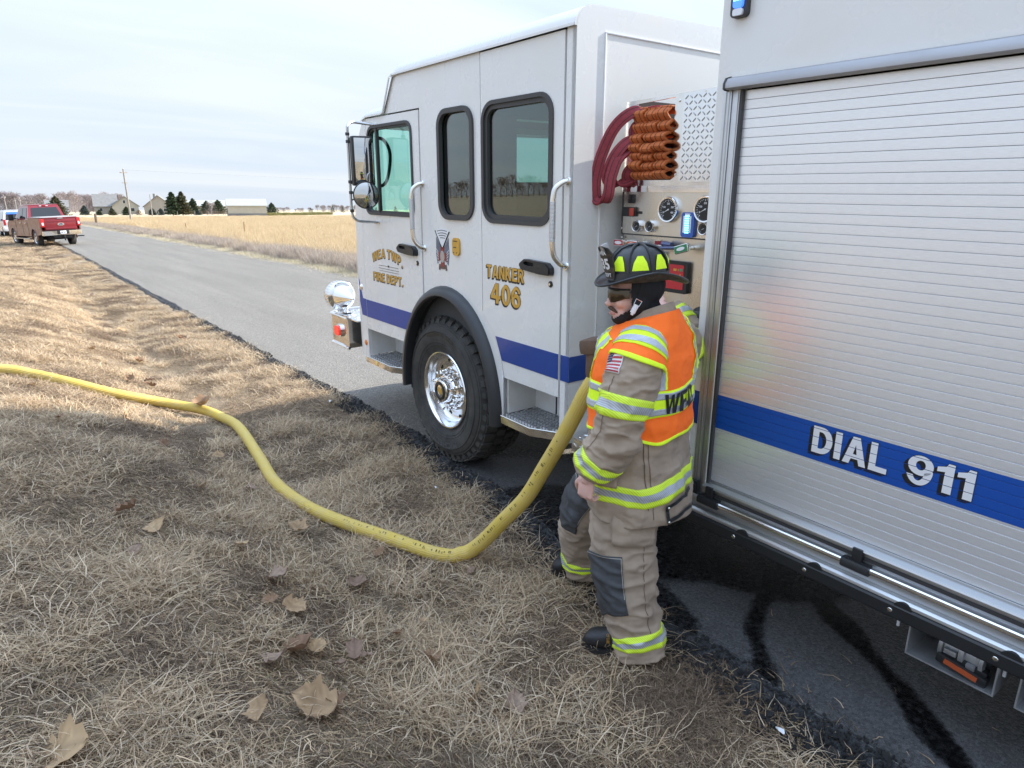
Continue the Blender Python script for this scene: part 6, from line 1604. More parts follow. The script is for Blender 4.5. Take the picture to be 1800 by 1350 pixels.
class Loft:
    """a limb or trunk of cloth: elliptical rings along a path. ang 0 = forward, 90 = towards the wearer's left"""
    def __init__(s, pts, A, B, fwd, e=2.0, wr=0.006, wf=(9, 9, 22), seed=0, folds=()):
        n = 10; s.P = np.array(smooth_path(pts, n)); m = len(s.P)
        t0 = np.arange(len(pts)) * n; ti = np.arange(m)
        s.A = np.interp(ti, t0, A); s.B = np.interp(ti, t0, B)
        k = np.array([.25, .5, .25])
        for _ in range(4):
            s.A = np.convolve(np.pad(s.A, 1, 'edge'), k, 'valid'); s.B = np.convolve(np.pad(s.B, 1, 'edge'), k, 'valid')
        d = np.gradient(s.P, axis=0); s.T = d / np.linalg.norm(d, axis=1, keepdims=True)
        seg = np.linalg.norm(np.diff(s.P, axis=0), axis=1); s.S = np.concatenate([[0], np.cumsum(seg)]); s.L = s.S[-1]
        f = np.array(fwd, float); f = f / np.linalg.norm(f); s.F = f[None] - s.T * (s.T @ f)[:, None]; s.F /= np.linalg.norm(s.F, axis=1, keepdims=True)
        s.U = np.cross(s.F, s.T) * -1          # towards the wearer's left when the path runs downwards/upwards
        s.e, s.wr, s.wf, s.seed, s.folds = e, wr, wf, seed, folds
        s.sgn = 1
    def pt(s, ang, st, off=0.0, wr=None):
        """ang in degrees, st arc length (arrays of one shape) -> points"""
        ang = np.asarray(ang, float); st = np.asarray(st, float)
        def ip(a): return np.interp(st, s.S, a)
        def ip3(a): return np.stack([np.interp(st, s.S, a[:, i]) for i in range(3)], -1)
        c, sn = np.cos(np.radians(ang)), np.sin(np.radians(ang)); ex = 2.0 / s.e
        cc = np.sign(c) * np.abs(c) ** ex; ss = np.sign(sn) * np.abs(sn) ** ex
        F, U = ip3(s.F), ip3(s.U) * s.sgn
        a, b = ip(s.A), ip(s.B)
        p = ip3(s.P) + F * (b * cc)[..., None] + U * (a * ss)[..., None]
        nrm = F * (cc / np.maximum(b, .01))[..., None] + U * (ss / np.maximum(a, .01))[..., None]
        nrm /= np.linalg.norm(nrm, axis=-1, keepdims=True) + 1e-9
        w = s.wr if wr is None else wr
        disp = np.zeros(ang.shape)
        if w:
            flat = p.reshape(-1, 3); o = np.empty(len(flat)); fx, fy, fz_ = s.wf
            for i, (x, y, z) in enumerate(flat):
                v = noise.noise((x * fx + s.seed, y * fy, z * fz_)); r_ = 1 - abs(v) * 2
                o[i] = (r_ if r_ > 0 else 0) ** 2 * .9 + .8 * noise.noise((x * 5, y * 5 + s.seed, z * 6)) + .25 * noise.noise((x * 30, y * 30, z * 60))
            disp = o.reshape(ang.shape) * w
        for (s0, width, amp, freq, a0) in s.folds:     # bunching rings, strongest on one side
            g = np.exp(-((st - s0) / width) ** 2) * (.55 + .45 * np.cos(np.radians(ang - a0)))
            disp = disp + amp * g * np.sin(freq * (st - s0) + 1.4 * np.sin(np.radians(ang * 2 + s0 * 900)) + .8 * np.sin(np.radians(ang * 3)))
        return p + nrm * (disp + off)[..., None]
    def grid(s, name, m, parent, a0=0, a1=360, s0=0, s1=None, na=72, ns=80, off=0.0, wr=None, cap=False, thick=0, lo=None, hi=None):
        s1 = s.L if s1 is None else s1
        full = abs(a1 - a0 - 360) < 1e-6
        an = np.linspace(a0, a1, na + 1)[:na if full else na + 1]; st = np.linspace(0, 1, ns + 1)
        A, Sg = np.meshgrid(an, st)
        lo_ = lo(A) if lo else s0; hi_ = hi(A) if hi else s1
        Sg = lo_ + (hi_ - lo_) * Sg
        V = s.pt(A, Sg, off, wr); n, q = A.shape
        ix = np.arange(n * q).reshape(n, q)
        if full: ix = np.concatenate([ix, ix[:, :1]], 1)
        F = np.stack([ix[:-1, :-1], ix[:-1, 1:], ix[1:, 1:], ix[1:, :-1]], -1).reshape(-1, 4)
        V = V.reshape(-1, 3)
        if thick:                                     # give the cloth a turned edge
            V2 = s.pt(A, Sg, off - thick, wr).reshape(-1, 3); N = len(V)
            F2 = F[:, ::-1] + N; b = []
            for row in (ix[0], ix[-1]): b += [(row[i], row[i + 1], row[i + 1] + N, row[i] + N) for i in range(len(row) - 1)]
            if not full:
                for colm in (ix[:, 0], ix[:, -1]): b += [(colm[i], colm[i + 1], colm[i + 1] + N, colm[i] + N) for i in range(len(colm) - 1)]
            V = np.concatenate([V, V2]); F = np.concatenate([F, F2, np.array(b)])
        me = np_mesh(name, V, F)
        bm = bmesh.new(); bm.from_mesh(me); bmesh.ops.recalc_face_normals(bm, faces=bm.faces); bm.to_mesh(me); bm.free()
        return obj(name, me, m, parent)
    def band(s, parent, st, w, ang=(0, 360), off=.003, na=72, shift=None, order=('lime', 'tape', 'lime'), names=('trim', 'reflective_tape')):
        """three-strip reflective trim around the limb"""
        sh = shift or (lambda a: 0 * a)
        o = s.grid(names[0], M['lime_h'], parent, ang[0], ang[1], na=na, ns=8, off=off, thick=.004, lo=lambda a: st - w / 2 + sh(a), hi=lambda a: st + w / 2 + sh(a))
        s.grid(names[1], M['tape_h'], o, ang[0], ang[1], na=na, ns=4, off=off + .0022, lo=lambda a: st - w * .19 + sh(a), hi=lambda a: st + w * .19 + sh(a))
        rb = MB(); k = 64 if abs(ang[1] - ang[0]) > 300 else 40
        return o
    def ribbon(s, name, m, parent, path, w, off, n=60, nw=4, k0=0.0, k1=1.0):
        """strip along a path of (ang, st); k0..k1 selects part of its width"""
        pa = np.array(smooth_path(path, 12)); L_ = np.linspace(0, len(pa) - 1, n)
        a = np.interp(L_, np.arange(len(pa)), pa[:, 0]); t = np.interp(L_, np.arange(len(pa)), pa[:, 1])
        c = s.pt(a, t, off); d = np.gradient(c, axis=0); d /= np.linalg.norm(d, axis=1, keepdims=True)
        # local metric: how far one degree / one metre of arc moves the point
        ea = (s.pt(a + 1, t, off, 0) - s.pt(a - 1, t, off, 0)) / 2; es = (s.pt(a, t + .005, off, 0) - s.pt(a, t - .005, off, 0)) / .01
        nr = np.cross(ea, es); nr /= np.linalg.norm(nr, axis=1, keepdims=True); sd = np.cross(nr, d)
        da = (sd * ea).sum(1) / (ea ** 2).sum(1); ds = (sd * es).sum(1) / (es ** 2).sum(1)
        rows = []
        for j in range(nw + 1):
            x = (k0 + (k1 - k0) * j / nw - .5) * w
            rows.append(s.pt(a + da * x, t + ds * x, off))
        V = np.stack(rows, 1).reshape(-1, 3); ix = np.arange(n * (nw + 1)).reshape(n, nw + 1)
        F = np.stack([ix[:-1, :-1], ix[:-1, 1:], ix[1:, 1:], ix[1:, :-1]], -1).reshape(-1, 4)
        return obj(name, np_mesh(name, V, F), m, parent)

def ellipsoid(c, r, rot=None, n=16):
    bm = bmesh.new(); bmesh.ops.create_uvsphere(bm, u_segments=n, v_segments=n // 2 + 2, radius=1)
    for v in bm.verts: v.co = Vector((v.co.x * r[0], v.co.y * r[1], v.co.z * r[2]))
    if rot is not None: bmesh.ops.transform(bm, matrix=rot, verts=bm.verts)
    for v in bm.verts: v.co += Vector(c)
    return bm
def fuse(name, mb, voxel, smooth=3):
    """one continuous skin from overlapping closed shapes"""
    me = mb.mesh('tmp', 0)
    o = bpy.data.objects.new('tmp', me); COL.objects.link(o)
    r_ = o.modifiers.new('r', 'REMESH'); r_.mode = 'VOXEL'; r_.voxel_size = voxel; r_.use_smooth_shade = True
    if smooth:
        q = o.modifiers.new('s', 'SMOOTH'); q.iterations = smooth; q.factor = .5
    dg = bpy.context.evaluated_depsgraph_get(); out = bpy.data.meshes.new_from_object(o.evaluated_get(dg))
    bpy.data.objects.remove(o); bpy.data.meshes.remove(me); out.name = name
    out.polygons.foreach_set('use_smooth', [True] * len(out.polygons))
    return out
def head_frame(c, fwd, pitch=0):
    f = Vector(fwd).normalized(); z = Vector((0, 0, 1)); l = z.cross(f).normalized(); z = f.cross(l).normalized()
    Mx_ = Matrix((f, l, z)).transposed().to_4x4(); Mx_ = Mx_ @ Matrix.Rotation(R(pitch), 4, 'Y')
    return Matrix.Translation(c) @ Mx_
def head_shapes(mb, H):
    for c, r in (((-.012, 0, .035), (.098, .076, .100)), ((.028, 0, -.020), (.070, .066, .080)), ((.046, 0, -.085), (.046, .048, .040)), ((.062, 0, -.108), (.030, .030, .022)),
                 ((.094, 0, -.030), (.022, .0125, .028)), ((.108, 0, -.042), (.018, .0155, .013)), ((.086, 0, -.073), (.016, .026, .010)), ((.084, 0, -.086), (.016, .023, .009)),
                 ((.080, 0, .022), (.020, .052, .014)), ((.062, .036, -.035), (.030, .024, .026)), ((.062, -.036, -.035), (.030, .024, .026)), ((-.005, .074, -.02), (.018, .012, .030)), ((-.005, -.074, -.02), (.018, .012, .030))):
        mb.bm(ellipsoid(c, r), H)
    for k in range(5):
        mb.bm(ellipsoid((-.022 - .004 * k, 0, -.075 - .035 * k), (.058, .058, .045)), H)
def hand_shapes(mb, wrist, down, palm_n, thumb_dir, curl=1.0, size=1.0):
    """palm, four bent fingers of unequal length and a thumb leaving the side near the wrist"""
    d = Vector(down).normalized(); n = Vector(palm_n); n = (n - d * n.dot(d)).normalized(); s = Vector(thumb_dir); s = (s - d * s.dot(d) - n * s.dot(n)).normalized()
    W_ = Vector(wrist); k = size
    rot = Matrix((s, n, d)).transposed().to_4x4()
    mb.bm(ellipsoid(W_ + d * .050 * k, (.041 * k, .017 * k, .052 * k), rot))
    mb.tube([W_ - d * .08, W_ - d * .02, W_ + d * .03], [.031, .028, .027], 10)
    for i, (o_, L_) in enumerate(((.029, .072), (.010, .082), (-.010, .076), (-.028, .060))):
        p = W_ + d * .088 * k + s * o_ * k; a = .35 * curl; pts = [p - d * .03 * k, p]
        for j, (f_, c_) in enumerate(((.45, .55), (.30, .75), (.25, .55))):
            a += c_ * curl; dd = d * math.cos(a) + n * math.sin(a) + s * (.03 * (1.5 - i)); p = p + dd.normalized() * L_ * f_ * k; pts.append(p)
        mb.tube(pts, [.0105 * k, .0105 * k, .0095 * k, .0088 * k, .0070 * k], 9); mb.bm(ellipsoid(pts[-1], (.0072 * k,) * 3, None, 8))
    p = W_ + d * .025 * k + s * .032 * k; pts = [p - s * .02 * k, p]
    for L_, (x, y, z) in ((.040, (.70, .35, .7)), (.030, (.35, .55, .8)), (.024, (.1, .6, .8))):
        p = p + (s * x + n * y + d * z).normalized() * L_ * k; pts.append(p)
    mb.tube(pts, [.014 * k, .0135 * k, .0118 * k, .0105 * k, .0085 * k], 9)
def chain(mb, pts, rs, n=12):
    P_ = smooth_path(pts, 4); q = np.interp(np.linspace(0, len(pts) - 1, len(P_)), range(len(pts)), rs)
    mb.tube(P_, list(q), n); mb.bm(ellipsoid(P_[0], (q[0],) * 3, None, 12)); mb.bm(ellipsoid(P_[-1], (q[-1],) * 3, None, 12))

def boot(parent, heel, toe, z, name='boot', shaft=None):
    h, t = Vector(heel), Vector(toe); L_ = (t - h).length; f = (t - h).normalized(); s = Vector((0, 0, 1)).cross(f)
    mb = MB(); rows = []
    for x, w, hh in ((0, .030, .07), (.02, .038, .11), (.07, .041, .125), (.13, .040, .118), (.17, .043, .098), (.21, .049, .080), (.25, .050, .070), (.28, .044, .056), (.298, .026, .036), (.305, .008, .02)):
        x *= L_ / .305; c = h + f * x; r_ = []
        for k in range(16):
            a = 2 * math.pi * k / 16; y = math.cos(a); zz = math.sin(a)
            r_.append(c + s * (w * math.copysign(abs(y) ** .7, y)) + Vector((0, 0, z + .022 + hh / 2 * (1 + math.copysign(abs(zz) ** .8, zz)))))
        rows.append(r_)
    vs = [p for r_ in rows for p in r_]; fs = []
    for i in range(len(rows) - 1):
        for k in range(16): fs.append((i * 16 + k, i * 16 + (k + 1) % 16, (i + 1) * 16 + (k + 1) % 16, (i + 1) * 16 + k))
    fs.append(tuple(range(16))); fs.append(tuple((len(rows) - 1) * 16 + k for k in range(16))); mb.add(vs, fs)
    if shaft: mb.tube([h + f * .055 + Vector((0, 0, z + .07)), h + f * .06 + Vector((0, 0, z + .16)), Vector(shaft)], [.052, .055, .06], 14)
    b = obj(name, mb, M['boot'], parent)
    sole = MB()
    out = []
    for x, w in ((-.004, .028), (.03, .042), (.10, .040), (.15, .040), (.21, .052), (.26, .050), (.295, .03), (.31, .008)): out.append((x * L_ / .305, w))
    loop = [(x, w) for x, w in out] + [(x, -w) for x, w in reversed(out)]
    sole.plate([loop], z, z + .03, lambda a, c, q: tuple(h + f * a + s * c + Vector((0, 0, q))))
    obj('sole', sole, M['black'], b)
    return b, h, f, s

# ------------------------------------------------------------------ the firefighter in front of the truck
ff = empty('person', (2.09, 1.93, 0), (0, 0, R(-47.3)), 'firefighter in tan turnout gear, black helmet and orange lime vest standing beside the truck', 'person')
f = Vector((-.906, .423, 0)); l = Vector((-.423, -.906, 0))
C0 = Vector((.045, .03, 0))
def up_path(spec): return [tuple(C0 + f * a + Vector((0, 0, z))) for z, a in spec]
trunk = Loft(up_path([(.60, -.015), (.72, -.01), (.86, .0), (1.0, .0), (1.14, .0), (1.25, -.005), (1.34, -.012), (1.405, -.02), (1.45, -.02), (1.485, -.012), (1.515, .0)]),
             [.262, .262, .262, .258, .262, .268, .262, .225, .150, .108, .100], [.212, .208, .198, .186, .180, .176, .166, .140, .118, .104, .098], tuple(f), e=2.35, wr=.012, wf=(11, 11, 7), seed=3,
             folds=((.16, .12, .006, 55, 120), (.42, .10, .004, 60, 150)))
trunk.sgn = 1
chk = trunk.pt(np.array([90.0]), np.array([.5]), 0, 0)[0] - np.array([np.interp(.5, trunk.S, trunk.P[:, i]) for i in range(3)])
if chk @ np.array(l) < 0: trunk.sgn = -1
ztos = lambda z: np.interp(z, trunk.P[:, 2], trunk.S)
hem = lambda a: ztos(.640 - .03 * np.cos(np.radians(a - 170)) + .010 * np.sin(np.radians(a * 3)))
coat = trunk.grid('coat', M['coat'], ff, na=150, ns=120, thick=.006, lo=hem, hi=lambda a: 0 * a + ztos(1.50))
bandshift = lambda a: .012 * np.sin(np.radians(a * 2 + 40)) + .006 * np.sin(np.radians(a * 5))
trunk.band(coat, ztos(.768), .084, off=.004, na=110, shift=bandshift)
# stitched seams and the flap pocket on the near side
trunk.ribbon('seam', M['coat_dark'], coat, [(128, ztos(.70)), (126, ztos(.85)), (124, ztos(1.0))], .004, .003, 40, 1)
trunk.ribbon('seam', M['coat_dark'], coat, [(134, ztos(.66)), (132, ztos(.85)), (130, ztos(1.0))], .003, .003, 40, 1)
trunk.grid('pocket', M['coat'], coat, 42, 96, na=26, ns=14, off=.016, thick=.014, lo=lambda a: ztos(.80) + 0 * a, hi=lambda a: ztos(.925) + 0 * a)
trunk.grid('pocket_flap', M['coat'], coat, 40, 99, na=26, ns=8, off=.024, thick=.007, lo=lambda a: ztos(.850 - .03 * np.sin(np.radians((a - 40) / 59 * 180))), hi=lambda a: ztos(.945) + 0 * a)
# black handle strap low on the back
trunk.ribbon('strap', M['black'], coat, [(150, ztos(.70)), (168, ztos(.705)), (190, ztos(.72))], .018, .008, 40, 2)
trunk.ribbon('strap', M['black'], coat, [(150, ztos(.712)), (151, ztos(.67)), (152, ztos(.630))], .018, .0085, 30, 2)
trunk.ribbon('strap', M['black'], coat, [(150, ztos(.640)), (168, ztos(.643)), (190, ztos(.655))], .018, .008, 40, 2)
for z in (.700, .640): obj('rivet', MB().bm(ellipsoid(tuple(trunk.pt(np.array([151.0]), np.array([ztos(z)]), .012)[0]), (.006, .006, .006), None, 8)), M['polish'], coat)
# storm flap hanging open at the front, with its trim
Mf = Matrix.Translation(C0 + f * .196 + l * .03 + Vector((0, 0, .98))) @ Matrix((f, l, Vector((0, 0, 1)))).transposed().to_4x4() @ Matrix.Rotation(R(-4), 4, 'Y')
sf_ = obj('storm_flap', MB().box((-.018, -.075, -.20), (.012, .055, .20), .01, Mf), M['coat'], coat)
obj('trim', MB().box((-.021, -.078, .02), (.015, .058, .10), .01, Mf), M['lime'], sf_); obj('reflective_tape', MB().box((-.0225, -.080, .045), (.0165, .060, .075), .01, Mf), M['tape'], sf_)
# radio pocket on the chest
Mp = Matrix.Translation(C0 + f * .222 + l * .02 + Vector((0, 0, 1.255))) @ Matrix((f, l, Vector((0, 0, 1)))).transposed().to_4x4()
rp_ = obj('radio_pocket', MB().box((-.055, -.050, -.075), (.030, .050, .08), .025, Mp), M['coat_dark'], ff)
obj('pocket_flap', MB().box((-.05, -.062, .035), (.046, .062, .105), .022, Mp @ Matrix.Rotation(R(8), 4, 'Y')), M['coat_dark'], rp_)

# trousers
def leg(name, pts, rs, seed, patch, fold):
    L = Loft(pts, rs, [r * 1.02 for r in rs], (-.97, -.25, 0), e=2.15, wr=.014, wf=(10, 10, 16), seed=seed, folds=fold)
    chk = L.pt(np.array([90.0]), np.array([.4]), 0, 0)[0] - np.array([np.interp(.4, L.S, L.P[:, i]) for i in range(3)])
    L.sgn = 1 if chk @ np.array(l) > 0 else -1
    o = L.grid(name, M['coat'], ff, na=96, ns=130, thick=.006)
    L.band(o, L.L - .083, .066, off=.004, na=84, shift=lambda a: .022 * np.abs(np.sin(np.radians((a - 60) / 2))) - .012)
    a0, a1, s0, s1 = patch
    k = L.grid('knee_patch', M['knee'], o, a0, a1, na=30, ns=36, off=.005, thick=.005, lo=lambda a: s0 + 0 * a, hi=lambda a: s1 - .07 * np.clip((a0 + 26 - a) / 40, 0, 1) - .05 * np.clip((a - a1 + 50) / 50, -1, .0))
    for e_ in (a0 + 1.5, a1 - 1.5): L.ribbon('stitching', M['stitch'], k, [(e_, s0 + .005), (e_, (s0 + s1) / 2), (e_, s1 - .07)], .0022, .0068, 30, 1)
    L.ribbon('stitching', M['stitch'], k, [(a0 + 2, s0 + .006), ((a0 + a1) / 2, s0 + .006), (a1 - 2, s0 + .006)], .0022, .0068, 30, 1)
    L.ribbon('side_seam', M['coat_dark'], o, [(112, .12), (112, .4), (108, L.L - .12)], .003, .002, 50, 1)
    return L, o
LA, oA = leg('trouser_leg', [(-.012, -.01, .88), (-.005, -.05, .68), (-.004, -.10, .47), (.016, -.135, .30), (.050, -.160, .16), (.078, -.172, .07), (.092, -.178, .004)], [.150, .142, .132, .124, .112, .106, .102], 21, (-48, 76, .43, .675),
             ((.43, .07, .006, 70, 0), (.70, .10, .008, 62, 200)))
LB, oB = leg('trouser_leg', [(.05, .16, .88), (-.085, .23, .65), (-.185, .295, .47), (-.212, .355, .29), (-.214, .40, .15), (-.212, .415, .07), (-.212, .42, .03)], [.150, .138, .122, .112, .103, .098, .096], 31, (-50, 62, .34, .58),
             ((.42, .07, .006, 70, 0), (.72, .09, .007, 65, 180)))
obj('trouser_seat', MB().bm(ellipsoid((.03, .075, .86), (.215, .20, .13), Matrix.Rotation(R(25), 4, 'Z'), 20)), M['coat'], ff)
LA.grid('side_pocket', M['coat'], oA, 60, 128, na=26, ns=16, off=.016, thick=.012, lo=lambda a: .17 + 0 * a, hi=lambda a: .385 + 0 * a)
LA.grid('pocket_corner', M['knee'], oA, 74, 96, na=10, ns=6, off=.020, thick=.003, lo=lambda a: .205 + 0 * a, hi=lambda a: .205 + .04 * (1 - np.abs(a - 85) / 11))
bA, hA, fA, sA = boot(ff, (.135, -.195), (-.155, -.135), -.028, shaft=(.085, -.175, .2)) if False else boot(ff, (.125, -.19, 0), (-.165, -.13, 0), -.026, shaft=(.078, -.172, .2))
gl = text_mb('GLOBE', .062, .013, lambda a, b, t: tuple(hA + fA * (.165 + b) + sA * (.030 + .014 * (1 - a / .07)) + Vector((0, 0, -.026 + .120 - a * .95 - b * .25))), 0)
gl.v = [tuple(Vector(p) + sA * .013 + Vector((0, 0, .006))) for p in gl.v]
obj('boot_lettering', gl.mesh('boot_lettering', 0), M['gold'], bA)
boot(ff, (-.135, .455, 0), (-.385, .445, 0), -.012, shaft=(-.212, .417, .18))

# sleeves
def sleeve(pts, rs, seed, fwd, near):
    S_ = Loft(pts, rs, [r * 1.03 for r in rs], fwd, e=2.05, wr=.0115, wf=(12, 12, 18), seed=seed, folds=((.36, .06, .007, 95, 20), (.46, .07, .008, 85, 200), (.55, .05, .005, 90, 90)))
    chk = S_.pt(np.array([90.0]), np.array([.25]), 0, 0)[0] - np.array([np.interp(.25, S_.S, S_.P[:, i]) for i in range(3)])
    S_.sgn = 1 if chk @ np.array(near) > 0 else -1
    return S_
SL = sleeve([(.036, -.060, 1.398), (.026, -.145, 1.362), (.012, -.205, 1.312), (-.010, -.240, 1.23), (-.036, -.262, 1.13), (-.052, -.27, 1.04), (-.098, -.265, .955), (-.142, -.257, .893), (-.158, -.253, .868)],
            [.066, .088, .099, .098, .091, .090, .086, .074, .064], 41, tuple(f), l)
sl_o = SL.grid('sleeve', M['coat'], ff, na=84, ns=150, thick=.005)
zsl = lambda z: np.interp(-z, -SL.P[:, 2], SL.S)
SL.band(sl_o, zsl(1.165), .080, off=.004, na=80, shift=lambda a: .008 * np.sin(np.radians(a + 30)))
SL.band(sl_o, SL.L - .062, .066, off=.004, na=80, shift=lambda a: .010 * np.sin(np.radians(a)))
SL.ribbon('seam', M['coat_dark'], sl_o, [(75, zsl(1.25)), (72, zsl(1.1)), (60, zsl(.95))], .003, .002, 40, 1)
# flag patch: canton and stripes as cloth pieces on the sleeve
fa0, fa1, fz0, fz1 = 38, 84, 1.262, 1.322
fl_ = SL.grid('flag_patch', M['whitecloth'], sl_o, fa0 - 2, fa1 + 2, na=20, ns=10, off=.004, thick=.003, lo=lambda a: zsl(fz1 + .003) + 0 * a, hi=lambda a: zsl(fz0 - .003) + 0 * a)
h13 = (fz1 - fz0) / 13
for k in range(0, 13, 2):
    SL.grid('flag_stripe', M['redcloth'], fl_, fa0 if k > 6 else fa0 + 20, fa1, na=16, ns=2, off=.0052, lo=lambda a: zsl(fz1 - k * h13) + 0 * a, hi=lambda a: zsl(fz1 - (k + 1) * h13) + 0 * a)
SL.grid('flag_canton', M['navy'], fl_, fa0, fa0 + 20, na=8, ns=6, off=.0052, lo=lambda a: zsl(fz1) + 0 * a, hi=lambda a: zsl(fz1 - 7 * h13) + 0 * a)
st_ = MB()
for i in range(5):
    for j in range(4):
        p = SL.pt(np.array([fa0 + 2.5 + i * 3.8]), np.array([zsl(fz1 - .005 - j * .0075)]), .0064)[0]; st_.bm(ellipsoid(tuple(p), (.0013,) * 3, None, 6))
obj('flag_stars', st_.mesh('flag_stars', 30), M['whitecloth'], fl_)['kind'] = 'stuff'
SR = sleeve([(.08, .13, 1.40), (.125, .20, 1.372), (.175, .275, 1.335), (.225, .35, 1.29), (.262, .415, 1.262), (.256, .465, 1.295), (.220, .505, 1.37), (.166, .545, 1.428)], [.070, .092, .098, .094, .090, .086, .076, .066], 51, (0, 0, 1), -l)
sr_o = SR.grid('sleeve', M['coat'], ff, na=60, ns=90, thick=.005)
SR.band(sr_o, SR.L - .060, .066, off=.004, na=60); SR.band(sr_o, SR.L * .52, .076, off=.004, na=60)

# vest: orange mesh, lime trim, silver tape
z0v, z1v = 1.005, 1.478
vlo = lambda a: ztos(z0v + .012 * np.sin(np.radians(a * 2 - 30)) + .006 * np.sin(np.radians(a * 7)))
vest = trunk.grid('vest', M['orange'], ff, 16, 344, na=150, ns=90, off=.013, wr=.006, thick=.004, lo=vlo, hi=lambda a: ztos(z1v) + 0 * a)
trunk.grid('vest_hem', M['lime'], vest, 15.5, 344.5, na=120, ns=3, off=.0155, wr=.006, thick=.007, lo=lambda a: vlo(a) - .003, hi=lambda a: vlo(a) + .009)
for a_ in (17, 343): trunk.ribbon('vest_edge', M['lime'], vest, [(a_, ztos(1.0)), (a_, ztos(1.2)), (a_ + (4 if a_ < 90 else -4), ztos(1.36)), (a_ + (10 if a_ < 90 else -10), ztos(1.44))], .013, .016, 60, 2)
zs_ = lambda a, z: ztos(z + .006 * np.sin(np.radians(a * 2 + 20)) + .004 * np.sin(np.radians(a * 6)))
def vband(z_lo, z_hi, m, name, par, off):
    return trunk.grid(name, M[m], par, 17, 343, na=140, ns=5, off=off, wr=.006, thick=.002, lo=lambda a: zs_(a, z_lo), hi=lambda a: zs_(a, z_hi))
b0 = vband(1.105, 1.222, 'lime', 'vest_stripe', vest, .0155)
vband(1.114, 1.142, 'tape', 'reflective_tape', b0, .0175); vband(1.184, 1.212, 'tape', 'reflective_tape', b0, .0175)
for sgn_ in (1, -1):
    q_ = 0 if sgn_ > 0 else -21; pth = [(180 - sgn_ * (43 + q_), ztos(1.222)), (180 - sgn_ * (44 + q_), ztos(1.28)), (180 - sgn_ * (50 + q_), ztos(1.35)), (180 - sgn_ * (62 + q_), ztos(1.405)), (180 - sgn_ * (82 + q_), ztos(1.435))]
    v_ = trunk.ribbon('vest_stripe', M['lime'], vest, pth, .100, .0160, 60, 6)
    trunk.ribbon('reflective_tape', M['tape'], v_, pth, .100, .0178, 60, 2, .09, .33); trunk.ribbon('reflective_tape', M['tape'], v_, pth, .100, .0178, 60, 2, .67, .91)
    pth = [(sgn_ * 40, ztos(1.222)), (sgn_ * 40, ztos(1.30)), (sgn_ * 46, ztos(1.37)), (sgn_ * 58, ztos(1.42))]
    pth = [((a + 360) % 360 if False else a, t) for a, t in pth]
    v_ = trunk.ribbon('vest_stripe', M['lime'], vest, pth, .100, .0160, 60, 6)
    trunk.ribbon('reflective_tape', M['tape'], v_, pth, .100, .0178, 60, 2, .09, .33); trunk.ribbon('reflective_tape', M['tape'], v_, pth, .100, .0178, 60, 2, .67, .91)
# letters on the back band
def on_back(a, b, t): 
    p = trunk.pt(np.array([147.0 + a / .30 * 57.3]), np.array([zs_(147 + a / .30 * 57.3, 1.116 + b)]), .0205)[0]; return tuple(p)
obj('vest_lettering', text_mb('WFD', .225, .092, on_back).mesh('vest_lettering', 0), M['ink'], vest)
# shoulder cap of the vest over the near sleeve, and the far one
for S_, nm in ((SL, 0), (SR, 1)):
    lowz = lambda a: .158 + .020 * np.sin(np.radians(a * 1.0)) - .030 * np.cos(np.radians(a)) * .5
    cap_ = S_.grid('shoulder_cap', M['orange'], vest, -60, 215, na=70, ns=30, off=.015, wr=.006, thick=.004, lo=lambda a: 0 * a + .0, hi=lowz)
    S_.grid('cap_edge', M['lime'], cap_, -60, 215, na=70, ns=3, off=.0175, wr=.006, thick=.007, lo=lambda a: lowz(a) - .006, hi=lambda a: lowz(a) + .005)
    q0, q1 = (lambda a: lowz(a) - .112), (lambda a: lowz(a) - .030)
    cb = S_.grid('vest_stripe', M['lime'], cap_, -58, 200, na=70, ns=12, off=.0190, wr=.006, thick=.002, lo=q0, hi=q1)
    S_.grid('reflective_tape', M['tape'], cb, -58, 200, na=70, ns=6, off=.0218, wr=.006, lo=lambda a: q0(a) + .008, hi=lambda a: q0(a) + .030)
    S_.grid('reflective_tape', M['tape'], cb, -58, 200, na=70, ns=6, off=.0218, wr=.006, lo=lambda a: q1(a) - .030, hi=lambda a: q1(a) - .008)

# body: one continuous figure under the clothes
Hc = Vector((-.006, .0, 1.576)); HF = head_frame(Hc, (-.955, -.297, 0), 1)
bm_ = MB(); head_shapes(bm_, HF)
chain(bm_, [(.045, .06, .86), (.045, .03, 1.05), (.045, .03, 1.25), (.040, .03, 1.38)], [.145, .13, .145, .12], 18)
chain(bm_, [(.04, .03, 1.38), (.03, .015, 1.44), (.04, .01, 1.48)], [.11, .07, .06])
chain(bm_, [(.036, -.055, 1.385), (.016, -.19, 1.315), (-.018, -.245, 1.18), (-.050, -.266, 1.05), (-.11, -.262, .94), (-.158, -.252, .862)], [.050, .056, .050, .046, .042, .031])
chain(bm_, [(.07, .11, 1.40), (.125, .20, 1.37), (.20, .31, 1.31), (.26, .42, 1.265), (.235, .49, 1.35), (.152, .556, 1.434)], [.06, .062, .052, .046, .042, .031])
chain(bm_, [(.0, .02, .86), (-.003, -.08, .55), (-.0, -.10, .46), (.06, -.165, .12)], [.095, .075, .062, .045])
chain(bm_, [(.06, .13, .86), (-.14, .26, .55), (-.18, .29, .46), (-.20, .415, .12)], [.095, .075, .062, .045])
hand_shapes(bm_, (-.160, -.252, .855), (-.10, -.05, -1), (.55, .80, 0), (-.80, .50, 0), 1.0)
hand_shapes(bm_, (.148, .560, 1.436), (-.93, .25, .25), (-.1, .9, -.35), (-.3, -.3, .9), .8)
body_me = fuse('body', bm_, .0048, 3)
body_o = obj('body', body_me, M['skin'], ff)
